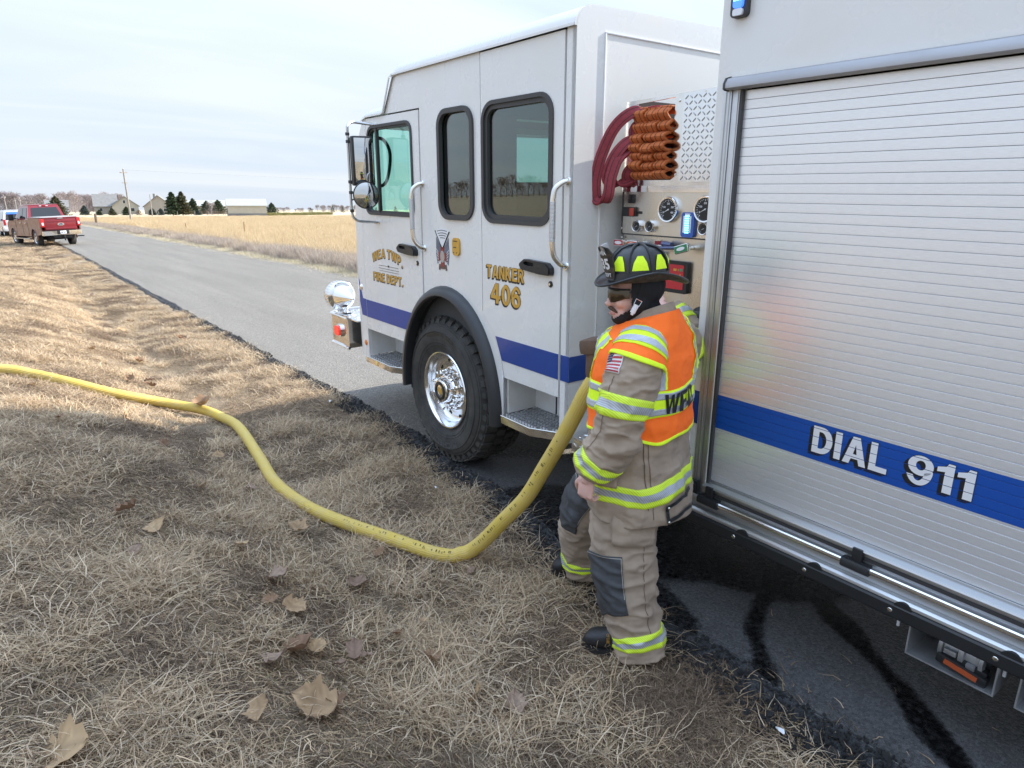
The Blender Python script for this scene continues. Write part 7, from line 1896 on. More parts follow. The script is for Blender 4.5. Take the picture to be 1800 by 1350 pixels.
# moustache, lips, glasses, hood, helmet
mu_ = MB()
for sg in (-1, 1):
    mu_.tube([tuple(HF @ Vector(p)) for p in ((.104, 0, -.058), (.101, sg * .012, -.060), (.092, sg * .024, -.068), (.080, sg * .031, -.078))], [.007, .008, .007, .0035], 8)
obj('moustache', mu_.mesh('moustache', 60), M['hair'], ff)
obj('lip', MB().tube([tuple(HF @ Vector(p)) for p in ((.085, -.020, -.083), (.100, -.008, -.082), (.102, 0, -.082), (.100, .008, -.082), (.085, .020, -.083))], .0055, 8), pm('lip', (.50, .22, .19), .5), ff)
gls = []
for k in range(19):
    a = R(-78 + 156 * k / 18); dp = .004 * math.cos(a * 2)
    for z, rr_ in ((.020, .082), (.004, .087), (-.016, .087), (-.036 + .026 * abs(math.sin(a)) ** 3 + (.014 if abs(k - 9) < 1 else 0), .081)): gls.append(tuple(HF @ Vector((.026 + rr_ * math.cos(a), rr_ * .92 * math.sin(a), z))))
lf = MB(); lf.add(gls, [(i * 4 + j, (i + 1) * 4 + j, (i + 1) * 4 + j + 1, i * 4 + j + 1) for i in range(18) for j in range(3)])
gl_o = obj('sunglasses', lf.mesh('sunglasses', 60), M['lens'], ff)
fr_ = MB()
for sg in (-1, 1): fr_.box((-.03, -.003, -.004), (.045, .003, .010), .001, HF @ Matrix.Translation((.0, sg * .079, .010)))
fr_.tube([tuple(HF @ Vector((.026 + .083 * math.cos(R(a)), .083 * .93 * math.sin(R(a)), .021))) for a in range(-80, 81, 10)], .0042, 6)
obj('glasses_frame', fr_, M['black'], gl_o)
# hood: fused shell with the face cut out
hb = MB()
for c, r in (((-.015, 0, .03), (.112, .098, .105)), ((.004, 0, -.03), (.086, .096, .090)), ((.045, 0, -.098), (.050, .056, .040)), ((-.03, 0, -.08), (.088, .082, .075)), ((-.03, 0, -.145), (.095, .095, .07)), ((-.02, 0, -.20), (.105, .115, .06))):
    hb.bm(ellipsoid(c, r, None, 20), HF)
hme = fuse('hood', hb, .0055, 4)
bmh = bmesh.new(); bmh.from_mesh(hme); HI = HF.inverted()
dead = []
for v in bmh.verts:
    q = HI @ v.co; lim = .040 if q.z > -.055 else .040 + (-.055 - q.z) * 1.15
    if q.z > -.122 and q.x > lim: dead.append(v)
    else: v.co = v.co + Vector((0, 0, 0)) + (v.normal * .003 * noise.noise((v.co.x * 40, v.co.y * 40, v.co.z * 30)))
bmesh.ops.delete(bmh, geom=dead, context='VERTS'); bmh.to_mesh(hme); bmh.free()
obj('hood', hme, M['hood'], ff)

def helmet(parent, HF, shield=True, detail=True):
    HM = HF @ Matrix.Translation((-.008, 0, .052)) @ Matrix.Rotation(R(2), 4, 'Y') @ Matrix.Rotation(R(14), 4, 'Z')
    T_ = lambda p: tuple(HM @ Vector(p))
    mb = MB(); n = 48; rows = []
    prof = [(1.0, 0), (1.0, .030), (.985, .052), (.93, .080), (.82, .105), (.62, .125), (.36, .136), (.12, .140)]
    vs = []
    for s_, z in prof:
        for k in range(n):
            a = 2 * math.pi * k / n; rib = 1 + .022 * max(0, math.cos(a * 4)) ** 8 * (1 if z > .05 else 0)
            vs.append(T_((.128 * s_ * rib * math.cos(a) - .008, .104 * s_ * rib * math.sin(a), z + .004 * (rib - 1) / .022 * (1 - s_) * 3)))
    fs = [(i * n + k, i * n + (k + 1) % n, (i + 1) * n + (k + 1) % n, (i + 1) * n + k) for i in range(len(prof) - 1) for k in range(n)]
    fs.append(tuple((len(prof) - 1) * n + k for k in range(n)))
    mb.add(vs, fs)
    h = obj('helmet', mb.mesh('helmet', 50), M['helmet'], parent)
    # brim: long duckbill at the back, upturned rolled edge
    bmv = []; fsb = []; rows = 7
    for j in range(rows):
        t = j / (rows - 1)
        for k in range(n):
            a = 2 * math.pi * k / n; c, s_ = math.cos(a), math.sin(a)
            ext = .052 + (.030 if c < 0 else 0) * (-c if c < 0 else 0) ** 1.5 + .006 * c
            x = (.128 + ext * t) * c - .008 - (.020 * t if c < 0 else 0) * (-c if c < 0 else 0); y = (.104 + .040 * t) * s_
            z = .004 - .020 * t + (.010 * t * t) * (1 if True else 0) - (.022 * t * (-c) if c < 0 else 0) + .046 * t * s_ * s_
            bmv.append(T_((x, y, z)))
    fsb = [(i * n + k, i * n + (k + 1) % n, (i + 1) * n + (k + 1) % n, (i + 1) * n + k) for i in range(rows - 1) for k in range(n)]
    N_ = len(bmv)
    low = [tuple(Vector(p) - Vector(HM.col[2][:3]) * .006) for p in bmv]
    top = MB().add(bmv, fsb); b = obj('brim', top.mesh('brim', 60), M['helmet'], h)
    bot = MB().add(low, [tuple(reversed(q)) for q in fsb]); obj('brim_lining', bot.mesh('brim_lining', 60), M['under_brim'], b)
    obj('brim_roll', MB().tube([tuple((Vector(bmv[(rows - 1) * n + k]) + Vector(low[(rows - 1) * n + k])) / 2) for k in range(n)], .0052, 7, closed=True), M['helmet'], b)
    ribs = MB()
    for k in range(8):
        a = 2 * math.pi * (k) / 8
        pts = [T_((.131 * s_ * math.cos(a) - .008, .107 * s_ * math.sin(a), z + .003)) for s_, z in ((1, .032), (.985, .053), (.93, .082), (.82, .107), (.62, .127), (.36, .138), (.05, .143))]
        ribs.tube(pts, .006, 6)
    obj('ribs', ribs, M['helmet'], h)
    bandr = MB()
    for z0, z1, g in ((.006, .036, 1.03),):
        r0 = [(.128 * g * math.cos(2 * math.pi * k / n) - .008, .104 * g * math.sin(2 * math.pi * k / n)) for k in range(n)]
        bandr.add([T_((x, y, z0)) for x, y in r0] + [T_((x, y, z1)) for x, y in r0], [(k, (k + 1) % n, n + (k + 1) % n, n + k) for k in range(n)])
    obj('goggle_strap', bandr.mesh('goggle_strap', 60), M['gasket'], h)
    if not detail: return h
    # lime tetrahedron stickers between the ribs
    for k in range(8):
        a0 = 2 * math.pi * (k + .5) / 8
        if abs(math.cos(a0)) > .93 and math.cos(a0) > 0: continue
        q = []
        for da, s_, z in ((-.27, 1.005, .044), (.27, 1.005, .044), (.22, .955, .075), (.10, .87, .101), (-.10, .87, .101), (-.22, .955, .075)):
            a = a0 + da; q.append(T_((.1305 * s_ * math.cos(a) - .008, .1065 * s_ * math.sin(a), z + .002)))
        cen = T_((.1325 * .97 * math.cos(a0) - .008, .1085 * .97 * math.sin(a0), .077))
        obj('reflective_sticker', MB().add(q + [cen], [(i, (i + 1) % 6, 6) for i in range(6)]).mesh('s', 50), M['lime'], h)
    if shield:
        SM = HM @ Matrix.Translation((.142, 0, .070)) @ Matrix.Rotation(R(16), 4, 'Y')
        loop = round_poly([(-.030, -.062), (.030, -.062), (.045, -.01), (.052, .045), (.040, .070), (.012, .078), (-.012, .078), (-.040, .070), (-.052, .045), (-.045, -.01)], .012, 3)
        cv = lambda a, b, t: tuple(SM @ Vector((t - 5.5 * a * a, a, b)))
        shd = obj('front_shield', MB().plate([loop], -.002, .002, cv), M['helmet'], h)
        edge = [cv(a, b, .001) for a, b in loop]; obj('shield_edge', MB().tube(edge, .0022, 5, closed=True), M['gasket'], shd)
        for key, w_, h_, b0 in (('35', .056, .046, -.016), ('WEAs', .052, .016, .044), ('DEPT', .048, .016, -.048)):
            obj('shield_lettering', text_mb(key, w_, h_, lambda a, b, t: cv(w_ / 2 * -1 + a, b0 + b, .0045)).mesh('shield_lettering', 0), M['offwhite'], shd)
        obj('shield_holder', MB().box((-.03, -.008, .05), (.002, .008, .085), .004, SM), M['silver'], h)
    # chin strap with white clip
    stp = [HF @ Vector(p) for p in ((-.01, .100, .07), (.0, .095, .02), (.018, .088, -.035), (.038, .070, -.085), (.055, .035, -.128), (.058, 0, -.136))]
    ps = MB(); ps.ribbon_tube([tuple(p) for p in smooth_path([tuple(p) for p in stp], 6)], [(-.008, -.0015), (.008, -.0015), (.008, .0015), (-.008, .0015)], up=tuple(HF.col[0][:3]))
    obj('chin_strap', ps, M['hood'], h)
    Mq = HF @ Matrix.Translation((.026, .090, -.052)) @ Matrix.Rotation(R(-28), 4, 'Y')
    bk = obj('buckle', MB().box((-.011, -.001, -.022), (.011, .006, .016), .003, Mq).box((-.006, .004, -.030), (.006, .009, .004), .002, Mq), M['offwhite'], h)
    obj('buckle_loop', MB().tube([tuple(Mq @ Vector(p)) for p in ((-.012, .003, .014), (-.013, .004, .036), (.013, .004, .036), (.012, .003, .014))], .0022, 6, closed=True), M['polish'], bk)
    obj('rivets', MB().bm(ellipsoid(T_((-.005, .112, .010)), (.004,) * 3, None, 8)).bm(ellipsoid(T_((-.025, .110, .010)), (.004,) * 3, None, 8)).bm(ellipsoid(T_((-.07, .098, .008)), (.004,) * 3, None, 8)), M['polish'], h)['kind'] = 'stuff'
    return h
helmet(ff, HF)
# coat collar stands around the neck; grey tab on the vest front
trunk.ribbon('vest_tab', M['tape'], vest, [(19, ztos(1.355)), (27, ztos(1.375)), (36, ztos(1.385))], .036, .020, 20, 2)

# ================================================================== YELLOW SUPPLY HOSE
M['yhose'] = pm('yellow_hose_jacket', (.70, .50, .075), .55, var=.16, vs=14, dirt=(.58, .43, .13), bump=.25, bs=420)
HP = [(-3.4, 8.5, 1), (-1.8, 8.0, 1), (-.7, 7.7, 1), (-.146, 7.572, 0), (.097, 7.468, 0), (.341, 7.32, 0), (.682, 7.225, 0), (1.10, 7.20, 0), (1.379, 6.98, 0), (1.50, 6.70, 0), (1.534, 6.242, 0), (1.46, 5.406, 0), (1.389, 4.76, 0), (1.423, 4.217, 0), (1.532, 3.81, 0), (1.647, 3.401, 0), (1.754, 3.108, 0), (1.83, 2.992, 0)]
hp = [(x, y, float(ground_z(x, y)) + .050 + (.02 if .9 < x < 1.45 and y > 6.9 else 0)) for x, y, _ in HP]
r0 = .0400
up_ = [(1.910, 2.925, .030), (1.955, 2.862, .105), (2.01, 2.77, .235), (2.085, 2.655, .40), (2.14, 2.565, .59), (2.178, 2.48, .76), (2.21, 2.42, .90), (2.245, 2.365, 1.04), (2.33, 2.33, 1.16), (2.50, 2.37, 1.20), (2.68, 2.42, 1.16), (2.80, 2.45, 1.12)]
def ribbed(path, n=44, r=r0):
    P_ = [Vector(p) for p in path]; m_ = len(P_); mb = MB(); vs = []
    u = Vector((0, 0, 1))
    for i in range(m_):
        t = (P_[min(i + 1, m_ - 1)] - P_[max(i - 1, 0)]).normalized(); u = (u - t * u.dot(t)).normalized(); w = t.cross(u)
        rr = r * (1 + .012 * noise.noise((i * .35, 2, 2))) * float(np.interp(P_[i].y, [3.5, 5, 7.3, 8.2], [1.0, 1.04, 1.15, 1.25]))
        for k in range(n):
            a = 2 * math.pi * k / n; q = rr * (1.0 + (.030 if k % 2 else -.012)); vs.append(P_[i] + u * math.cos(a) * q + w * math.sin(a) * q)
    fs = [(i * n + k, i * n + (k + 1) % n, (i + 1) * n + (k + 1) % n, (i + 1) * n + k) for i in range(m_ - 1) for k in range(n)]
    return mb.add(vs, fs)
lowp = smooth_path(hp, 10); kink = [(1.858, 2.962, .006), (1.884, 2.950, .008)]
upp = smooth_path(up_, 8)
hose_path = lowp + kink + upp
hose = obj('supply_hose', ribbed(hose_path), M['yhose'])
tag(hose, 'long yellow supply hose snaking over the dry grass up to the truck', 'fire hose')
mk = MB()
def marks(path, i0, i1, face):
    P_ = [Vector(p) for p in path]; s_ = 0
    for i in range(i0, i1):
        a, b = P_[i], P_[i + 1]; t = (b - a).normalized(); L_ = (b - a).length; x = 0
        n_ = (face - t * face.dot(t)).normalized(); sd = t.cross(n_)
        while x < L_:
            if rng.random() < .5:
                w_ = rng.uniform(.003, .007); q = a + t * x
                for sgm in range(rng.choice((1, 2, 2))):
                    o_ = rng.uniform(-.008, .004); h_ = rng.uniform(.004, .010)
                    mk.add([q + n_ * (r0 * 1.028) + sd * (o_ - .004), q + t * w_ + n_ * (r0 * 1.028) + sd * (o_ - .004), q + t * w_ + n_ * (r0 * 1.028) + sd * (o_ + h_), q + n_ * (r0 * 1.028) + sd * (o_ + h_)], [(0, 1, 2, 3)])
            x += rng.uniform(.008, .018) if rng.random() < .8 else .05
marks(hose_path, len(lowp) - 32, len(lowp) - 2, Vector((-.25, -.55, .8)))
marks(hose_path, len(lowp) + 6, len(lowp) + 42, Vector((-.80, -.35, .45)))
obj('printed_marks', mk.mesh('printed_marks', 0, recalc=False), pm('faded_print', (.13, .10, .03), .8), hose)['kind'] = 'stuff'
tpm = Vector((2.80, 2.45, 1.12))
obj('coupling', MB().tube([tpm - Vector((.02, .006, 0)), tpm + Vector((.06, .02, -.01))], [.055, .055], 20), M['polish'], hose)

# ================================================================== FALLEN LEAVES
M['leaf'] = col_mat('dead_leaf', .75, .15)
def leaf_mesh(seed, curl, pal):
    r = random.Random(seed); n = 9
    half = []                                            # lobed half outline of an oak-like leaf, tip at y = 1
    lob = [(0, .02), (.12, .07), (.30, .15), (.24, .24), (.40, .36), (.31, .44), (.43, .58), (.29, .65), (.29, .78), (.17, .83), (.10, .92), (0, 1.0)]
    lob = [(x * r.uniform(.85, 1.2), y + r.uniform(-.02, .02)) for x, y in lob]
    V_, F_ = [], []
    def z(x, y): return curl * (1.1 * x * x + .45 * (y - .5) ** 2) + .05 * math.sin(y * 9 + seed) * curl + .10 * abs(x) * math.sin(y * 14 + seed)
    for sg in (-1, 1):
        b = len(V_)
        for x, y in lob:
            for k in range(4):
                t = k / 3; V_.append((sg * x * t, y + (.0 if k == 0 else .02 * t), z(x * t, y) + (.02 if k == 0 else 0)))
        for i in range(len(lob) - 1):
            for k in range(3): F_.append((b + i * 4 + k, b + i * 4 + k + 1, b + (i + 1) * 4 + k + 1, b + (i + 1) * 4 + k))
    V_ = np.array(V_); V_[:, 1] -= .5
    c = np.array(pal) * (1 - .22 * (np.abs(V_[:, :1]) < .012)); c = c * .84 * (1 + .24 * np.sin(V_[:, 1:2] * 25) * np.sin(V_[:, :1] * 30))
    return np_mesh('fallen_leaf', V_, np.array(F_), col=np.clip(c, 0, 1))
stem_me = MB().tube([(0, -.48, .0), (.01, -.62, .02), (.03, -.75, .07)], [.012, .010, .008], 5).mesh('stem'); stem_me.materials.append(M['hair'])
LP = [(.34, .215, .13), (.46, .31, .18), (.26, .155, .095), (.54, .37, .21), (.38, .27, .20), (.30, .20, .145)]
leafs = []
for k in range(12):
    q = leaf_mesh(k, (1.7, 1.1, 1.5, 1.0, 1.3, 1.2)[k % 6], LP[k % 6]); q.materials.append(M['leaf']); leafs.append(q)
LV = [(1.39, 6.96, 34, 'curled brown leaf lying on top of the yellow hose at its bend'), (1.227, 3.842, 40, 'reddish brown leaf left of the sagging hose'), (.344, 3.878, 40, 'flat tan leaf alone in the grey grass, left of centre'),
      (.447, 3.674, 36, 'pale silvery leaf just below the flat tan leaf'), (.861, 3.078, 44, 'curled leaf above the two golden leaves'), (1.254, 3.027, 48, 'silvery curled leaf under the lowest part of the hose'),
      (.75, 2.825, 28, 'golden leaf, smaller of the pair side by side'), (.842, 2.781, 42, 'golden leaf, larger of the pair side by side'), (.754, 2.426, 62, 'big grey brown leaf at the head of the leaf cluster'),
      (.809, 2.418, 36, 'pale leaf tucked behind the big grey brown leaf'), (.624, 2.34, 46, 'broad grey leaf below the big grey brown leaf'), (.961, 2.398, 40, 'dark curled leaf right of the leaf cluster'),
      (.659, 2.05, 74, 'large folded golden brown leaf near the bottom of the picture'), (.465, 2.02, 46, 'veined golden leaf lower left of the folded leaf'), (.73, 2.044, 40, 'brown leaf sticking out behind the folded leaf'),
      (1.3, 1.976, 40, 'narrow rust brown leaf standing upright in the grass'), (1.403, 1.851, 44, 'twisted brown leaf lowest towards the road'), (-.055, 1.964, 72, 'very large tan leaf cut by the bottom left corner'), (1.272, 2.288, 40, 'long brown leaf beside the pale straw tuft'),
      (.652, 6.271, 22, 'dark upright leaf above the shaded grass near the hose'), (1.104, 8.037, 22, 'red brown leaf clump beyond the hose near the road'), (.796, 3.471, 30, 'small rust leaf between the hose and the curled leaf'), (.31, 3.345, 26, 'small faded leaf below the silvery leaf')]
LS = [(.99, 2.349, 24), (.85, 2.281, 26), (1.522, 3.305, 26), (.846, 4.497, 22), (.787, 5.462, 18), (1.171, 5.491, 20), (1.173, 4.655, 22), (1.824, 2.799, 20), (1.229, 2.529, 22), (1.388, 2.568, 18), (.184, 5.838, 14), (.061, 6.974, 12)]
LF = [(1.271, 9.88, 18), (.786, 9.982, 14), (2.027, 11.024, 16), (1.454, 12.735, 14), (1.605, 18.707, 10), (1.18, 8.5, 20), (.95, 8.2, 18), (1.7, 13.6, 12)]
lr = random.Random(3)
def put_leaf(k, x, y, px, label, group=None):
    d = math.sqrt(x * x + y * y + 2.6); s_ = px * d / 1185 * 1.02
    o = bpy.data.objects.new('fallen_leaf', leafs[1 if k == 12 else 3 if px > 70 else k % 12]); COL.objects.link(o)
    zz = float(ground_z(x, y)) + .052 + (.05 if k == 0 else 0)
    o.location = (x, y, zz if k else hp[8][2] + r0 * 1.15 + .016); o.scale = (s_, s_, s_)
    o.rotation_euler = (R(lr.uniform(-20, 30)) if px < 80 else R(16), R(lr.uniform(-24, 24)) if px < 80 else R(-8), lr.uniform(0, 6.28))
    if 'upright' in label: o.rotation_euler = (R(62), R(10), lr.uniform(0, 6.28))
    tag(o, label, 'leaf', group)
    st = bpy.data.objects.new('stem', stem_me); COL.objects.link(st); st.parent = o
for k, (x, y, px, lb) in enumerate(LV): put_leaf(k, x, y, px, lb)
for k, (x, y, px) in enumerate(LS): put_leaf(k + 40, x, y, px, 'small dull brown leaf half sunk in the shaded grass', 'small leaves in the shaded grass')
for k, (x, y, px) in enumerate(LF): put_leaf(k + 60, x, y, px, 'tiny red brown leaf in the sunlit grass beyond the hose', 'leaves in the sunlit grass')
M['scrap'] = pm('white_scrap', (.72, .73, .75), .7)
for (x, y, s_, lb) in [(2.105, 1.107, .022, 'white scrap in the straw at the asphalt edge, nearest the bottom edge'), (2.19, 2.417, .014, 'white scrap beside the forward boot, larger one'), (2.225, 2.532, .010, 'white scrap beside the forward boot, smaller one'), (2.50, 6.446, .03, 'white scrap at the asphalt edge where the shadow begins'), (2.24, 3.888, .016, 'white scrap on the grass edge beside the rear tyre side')]:
    bm = ellipsoid((0, 0, 0), (s_, s_ * .5, s_ * .28), None, 10)
    for v in bm.verts: v.co += Vector((noise.noise(v.co * 90), noise.noise(v.co * 90 + Vector((5, 0, 0))), noise.noise(v.co * 90 + Vector((0, 7, 0))))) * s_ * .35
    o = obj('scrap', MB().bm(bm), M['scrap'], None, (x, y, float(ground_z(x, y)) + .035), (0, 0, lr.uniform(0, 3))); tag(o, lb, 'litter')

# ================================================================== RED PICKUP AND WHITE VEHICLE DOWN THE ROAD
M['redpaint'] = pm('metallic_red_paint', (.22, .012, .022), .25, coat=.8, var=.06, vs=3)
M['red_brown'] = pm('brownish_red_paint', (.20, .045, .040), .35, coat=.5, var=.25, vs=4, dirt=(.27, .14, .10))  # red with browner blotches, for the body sides and wheel lips
M['autoglass'] = pm('dark_auto_glass', (.02, .023, .026), .06, coat=.5)
M['carwhite'] = pm('white_car_paint', (.74, .75, .77), .25, coat=.6)
M['tail'] = pm('red_tail_lens', (.5, .02, .02), .15, coat=.5)
pk = empty('pickup_truck', (3.02, 44.75, -.02), (0, R(2.6), R(15.0)), 'dark red crew cab pickup parked half on the grass verge down the road', 'pickup truck')
# local frame: x right, y forward, z up; rear bumper at y = 0
Wp = 1.0
def arch_(c, r, z0, n=10, rev=False):
    p = [(c + r * math.cos(R(a)), .40 + r * math.sin(R(a))) for a in np.linspace(-8, 188, n)]
    return p
fn = lambda a, b, t: (t, a, b)
prof = [(.12, .62), (.12, 1.36), (2.05, 1.38), (2.05, 1.28), (4.55, 1.28), (4.75, 1.27), (5.95, 1.18), (6.12, 1.0), (6.15, .55), (5.72, .48)] + arch_(5.20, .47, .4) + [(4.68, .48), (1.98, .50)] + arch_(1.42, .47, .4) + [(.90, .55)]
def side_skin(xa, xb): return MB().plate([prof], xa, xb, fn)
for sg in (-1, 1): obj('body_side', side_skin(sg * Wp, sg * (Wp - .06)), M['red_brown'], pk)
core = MB()
core.box((-.93, 2.08, .55), (.93, 6.1, 1.24), .03).box((-.93, .16, .62), (.93, 2.1, .80)).box((-.94, 4.6, 1.1), (.94, 6.08, 1.22), .03)
obj('body', core, M['redpaint'], pk)
obj('hood_panel', MB().box((-.92, 4.55, 1.20), (.92, 6.0, 1.30), .05), M['redpaint'], pk)
def cabshell(lo, hi, name, m, parent):
    """frustum: lo/hi = (x half width, y0, y1, z)"""
    mb = MB(); vs = []
    for (w_, a, b, z) in (lo, hi): vs += [(-w_, a, z), (w_, a, z), (w_, b, z), (-w_, b, z)]
    return obj(name, mb.add(vs, [(3, 2, 1, 0), (4, 5, 6, 7), (0, 1, 5, 4), (1, 2, 6, 5), (2, 3, 7, 6), (3, 0, 4, 7)]), m, parent)
cab_ = cabshell((.96, 2.06, 4.65, 1.28), (.76, 2.36, 3.85, 1.93), 'cab', M['redpaint'], pk)
obj('roof', MB().box((-.76, 2.36, 1.925), (.76, 3.86, 1.985), .03), M['redpaint'], cab_)
lerp = lambda a, b, t: a + (b - a) * t
def rear_pt(u, t): w_ = lerp(.96, .76, t); return (u * w_, lerp(2.06, 2.36, t) - .012, lerp(1.28, 1.93, t))
def side_pt(y, t, s): return (s * (lerp(.96, .76, t) + .010), y, lerp(1.28, 1.93, t))
rw_ = MB().add([rear_pt(-.84, .10), rear_pt(.84, .10), rear_pt(.82, .86), rear_pt(-.82, .86)], [(0, 1, 2, 3)])
obj('rear_window', rw_.mesh('rear_window', 0), M['autoglass'], cab_)
obj('brake_light', MB().box((-.10, 2.30, 1.90), (.10, 2.34, 1.93), .004), M['tail'], cab_); obj('cargo_lamp', MB().box((-.22, 2.30, 1.90), (-.11, 2.345, 1.93), .004).box((.11, 2.30, 1.90), (.22, 2.345, 1.93), .004), M['clear'], cab_)
for s in (-1, 1):
    for (y0, y1, y2, y3) in ((2.42, 3.18, 3.12, 2.55), (3.27, 4.28, 3.72, 3.20)):
        obj('side_window', MB().add([side_pt(y0, .10, s), side_pt(y1, .10, s), side_pt(y2, .86, s), side_pt(y3, .86, s)], [(0, 1, 2, 3)]).mesh('side_window', 0), M['autoglass'], cab_)
ws_ = MB().add([(-.86, 4.60, 1.33), (.86, 4.60, 1.33), (.70, 3.93, 1.88), (-.70, 3.93, 1.88)], [(0, 1, 2, 3)]); ws_.v = [(x, y + .02, z + .02) for x, y, z in ws_.v]
obj('windshield', ws_.mesh('windshield', 0), M['autoglass'], cab_)
for s in (-1, 1):
    obj('door_gap', MB().box((s * 1.003 - .003, 2.25, .56), (s * 1.003 + .003, 2.265, 1.28)).box((s * 1.003 - .003, 3.22, .56), (s * 1.003 + .003, 3.235, 1.28)).box((s * 1.003 - .003, 4.42, .56), (s * 1.003 + .003, 4.435, 1.26)), M['gap'], pk)
    for y in (2.45, 3.4): obj('door_handle', MB().box((s * 1.02 - .02, y, 1.10), (s * 1.02 + .02, y + .2, 1.145), .012), M['chrome'], pk)
    obj('wheel_lip', MB().tube([(s * 1.005, 1.42 + .48 * math.cos(R(a)), .40 + .48 * math.sin(R(a))) for a in range(-5, 186, 10)], .022, 6).tube([(s * 1.005, 5.20 + .48 * math.cos(R(a)), .40 + .48 * math.sin(R(a))) for a in range(-5, 186, 10)], .022, 6), M['red_brown'], pk)
    obj('running_board', MB().box((s * 1.03 - .09, 2.1, .36), (s * 1.03 + .09, 4.55, .41), .015), M['polish'], pk)
    obj('mirror', MB().box((s * 1.22 - .13, 4.22, 1.24), (s * 1.22 + .13, 4.34, 1.56), .04).box((s * 1.06 - .1, 4.26, 1.30), (s * 1.06 + .1, 4.32, 1.36), .01), M['black'], pk)
    obj('tail_light', MB().box((s * .90 - .095, -.005, .95), (s * .90 + .105, .16, 1.34), .03), M['tail'], pk)
    obj('reverse_lens', MB().box((s * .90 - .04, -.018, 1.03), (s * .90 + .05, -.004, 1.16), .008), M['clear'], pk)
    obj('headlight', MB().box((s * .78 - .15, 6.05, .88), (s * .78 + .15, 6.17, 1.10), .03), M['clear'], pk)
tg = obj('tailgate', MB().box((-.80, .02, .80), (.80, .12, 1.38), .02), M['redpaint'], pk)
obj('tailgate_crease', MB().box((-.78, .0, 1.18), (.78, .03, 1.23), .012).box((-.78, .002, .84), (.78, .03, .90), .012).box((-.80, -.012, 1.345), (.80, .05, 1.385), .012), M['redpaint'], tg)
obj('tailgate_latch', MB().box((-.14, -.016, 1.32), (.14, .0, 1.36), .006), M['polish'], tg)
ov = lambda k, d: MB().plate([[(.16 * k * math.cos(a), 1.06 + .062 * k * math.sin(a)) for a in np.linspace(0, 6.283, 25)[:-1]]], d, .02, lambda a, b, t: (a, t, b))
em_ = obj('oval_emblem', ov(1, -.004), M['chrome'], tg); obj('emblem_field', ov(.84, -.008), pm('emblem_blue', (.01, .03, .12), .25), em_)
obj('emblem_script', text_mb('Ford', .17, .055, lambda a, b, t: (-.085 + a, t, 1.035 + b), -.0095).mesh('emblem_script', 0), M['chrome'], em_)
obj('bed_cover', MB().box((-.90, .13, 1.375), (.90, 2.04, 1.41), .012).box((-.86, .62, 1.41), (.86, .64, 1.42)).box((-.86, 1.12, 1.41), (.86, 1.14, 1.42)).box((-.86, 1.6, 1.41), (.86, 1.62, 1.42)), pm('grey_vinyl', (.42, .43, .44), .35), pk)
bp_ = obj('rear_bumper', MB().plate([round_poly([(-1.0, .18), (-.96, -.06), (-.30, -.10), (.30, -.10), (.96, -.06), (1.0, .18)], .05, 3)], .56, .76, lambda a, b, t: (a, b, t)), M['chrome'], pk)
obj('bumper_pad', MB().box((-.30, -.13, .60), (.30, -.08, .775), .01).box((-.93, -.10, .755), (.93, .1, .775), .006), M['black'], bp_)
pl_ = obj('number_plate', MB().box((-.155, -.142, .61), (.155, -.130, .755), .006), M['offwhite'], bp_); obj('plate_marks', MB().box((-.11, -.1435, .66), (-.02, -.1415, .71)).box((.02, -.1435, .66), (.11, -.1415, .71)), pm('plate_blue', (.12, .16, .35), .5), pl_)
obj('hitch', MB().box((-.04, -.28, .43), (.04, .1, .50), .008).box((-.03, -.26, .30), (.03, -.20, .46), .008).bm(ellipsoid((0, -.24, .53), (.03, .03, .03), None, 10)).box((-.45, .0, .42), (.45, .12, .52), .01), M['black'], pk)
obj('side_step', MB().box((.62, -.22, .44), (1.0, .0, .50), .012), M['black'], pk)
obj('chassis', MB().box((-.45, .2, .38), (-.35, 5.9, .55)).box((.35, .2, .38), (.45, 5.9, .55)).tube([(-.8, 1.42, .40), (.8, 1.42, .40)], .09, 8).tube([(-.8, 5.2, .40), (.8, 5.2, .40)], .07, 8).box((-.5, .25, .35), (.5, .9, .60)), M['under'], pk)
def car_wheel(x, y, r, s, parent, w=.27, spoke=True, steer=0):
    Mw_ = Matrix.Translation((x, y, r)) @ Matrix.Rotation(R(steer), 4, 'Z') @ Matrix.Rotation(R(90 * s), 4, 'Y')       # local z outwards
    o = obj('wheel', MB().lathe([(.15, -.05), (r * .6, -.05), (r * .6, -.06)], 20, Mw_), M['under'], parent)
    obj('tyre', MB().lathe([(r * .60, 0), (r * .66, .012), (r * .85, .014), (r * .95, .0), (r, -.03), (r, -w + .03), (r * .94, -w), (r * .6, -w + .02)], 32, Mw_), M['rubber'], o)
    rm = MB().lathe([(r * .61, .0), (r * .57, .006), (r * .54, -.02), (r * .53, -.05)], 28, Mw_)
    rm.lathe([(0, .002), (r * .14, .0), (r * .16, -.02)], 16, Mw_)
    for k in range(6):
        Mk = Mw_ @ Matrix.Rotation(2 * math.pi * k / 6, 4, 'Z'); rm.box((r * .12, -r * .075, -.03), (r * .56, r * .075, -.006), .006, Mk)
    obj('rim', rm, M['polish'], o)
for s in (-1, 1):
    car_wheel(s * .97, 1.42, .41, s, pk); car_wheel(s * .97, 5.20, .41, s, pk, steer=6)
pk.rotation_euler = (0, R(-2.6), R(13.0)); pk.scale = (.96, .97, 1.13); pk.location.z = -.06

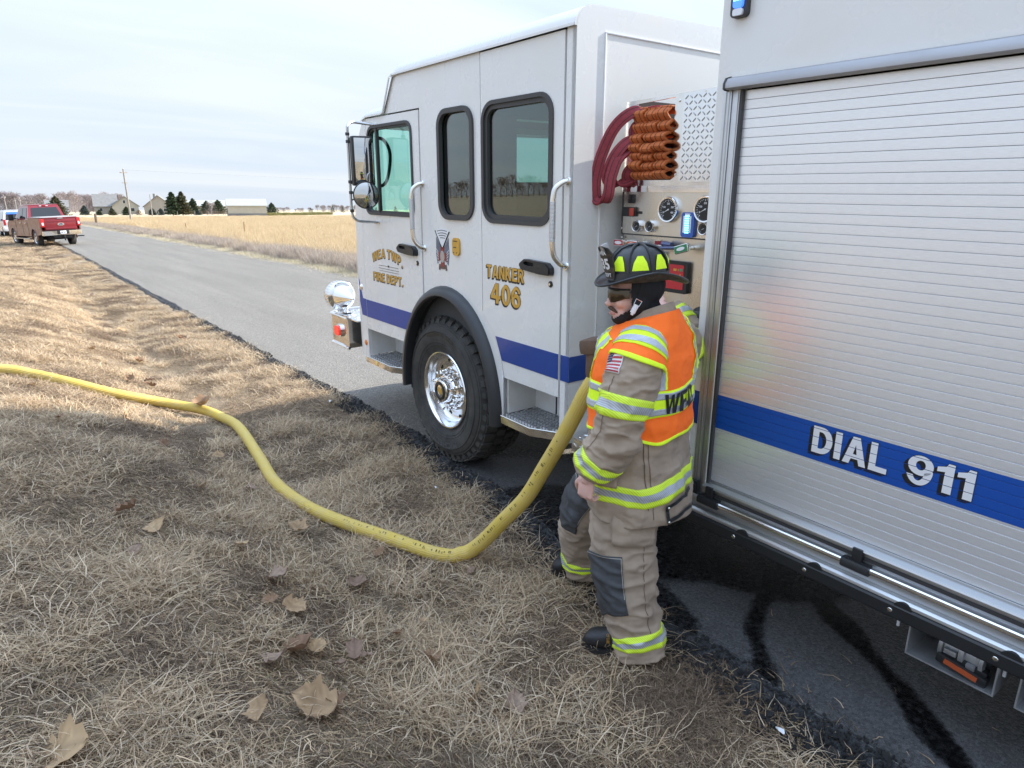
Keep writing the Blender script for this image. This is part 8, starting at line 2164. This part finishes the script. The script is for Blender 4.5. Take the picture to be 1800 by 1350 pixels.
vn = empty('sport_utility_vehicle', (1.62, 62, -.03), (0, R(-1.5), R(4)), 'white vehicle with lit blue lights in its rear window behind the pickup', 'car')
prof2 = [(.05, .45), (.02, .95), (.10, 1.12), (3.9, 1.08), (4.85, .98), (5.0, .75), (4.98, .42), (4.55, .40)] + [(4.08 + .42 * math.cos(R(a)), .36 + .42 * math.sin(R(a))) for a in np.linspace(5, 175, 9)] + [(3.6, .38), (1.6, .38)] + [(1.05 + .42 * math.cos(R(a)), .36 + .42 * math.sin(R(a))) for a in np.linspace(5, 175, 9)] + [(.5, .42)]
for s in (-1, 1): obj('body_side', MB().plate([prof2], s * .99, s * .92, fn), M['carwhite'], vn)
obj('body', MB().box((-.93, .06, .45), (.93, 4.9, 1.08), .05), M['carwhite'], vn)
cb2 = cabshell((.95, .10, 3.95, 1.08), (.76, .32, 3.1, 1.86), 'cabin', M['carwhite'], vn)
obj('roof', MB().box((-.76, .30, 1.85), (.76, 3.1, 1.91), .03), M['carwhite'], cb2)
q = lambda u, t: (u * lerp(.95, .76, t), lerp(.10, .32, t) - .012, lerp(1.08, 1.86, t))
obj('rear_window', MB().add([q(-.85, .15), q(.85, .15), q(.84, .88), q(-.84, .88)], [(0, 1, 2, 3)]).mesh('rear_window', 0), M['autoglass'], cb2)
obj('light_bar', MB().box((-.68, .24, 1.62), (.68, .29, 1.74), .01), M['bluelens'], cb2)
for s in (-1, 1):
    obj('side_window', MB().add([(s * lerp(.96, .77, t), y, lerp(1.08, 1.86, t)) for y, t in ((.5, .12), (3.7, .12), (3.0, .88), (.6, .88))], [(0, 1, 2, 3)]).mesh('side_window', 0), M['autoglass'], cb2)
    obj('mirror', MB().box((s * 1.16 - .13, 3.3, 1.10), (s * 1.16 + .13, 3.42, 1.32), .03), M['black'], vn)
    obj('tail_light', MB().box((s * .88 - .07, .0, .85), (s * .88 + .08, .12, 1.25), .02), M['tail'], vn)
    car_wheel(s * .95, 1.05, .36, s, vn); car_wheel(s * .95, 4.08, .36, s, vn)
obj('rear_bumper', MB().box((-.96, -.06, .42), (.96, .12, .66), .04), M['carwhite'], vn)
obj('number_plate', MB().box((-.15, -.01, .78), (.15, .05, .92), .005), M['offwhite'], vn)
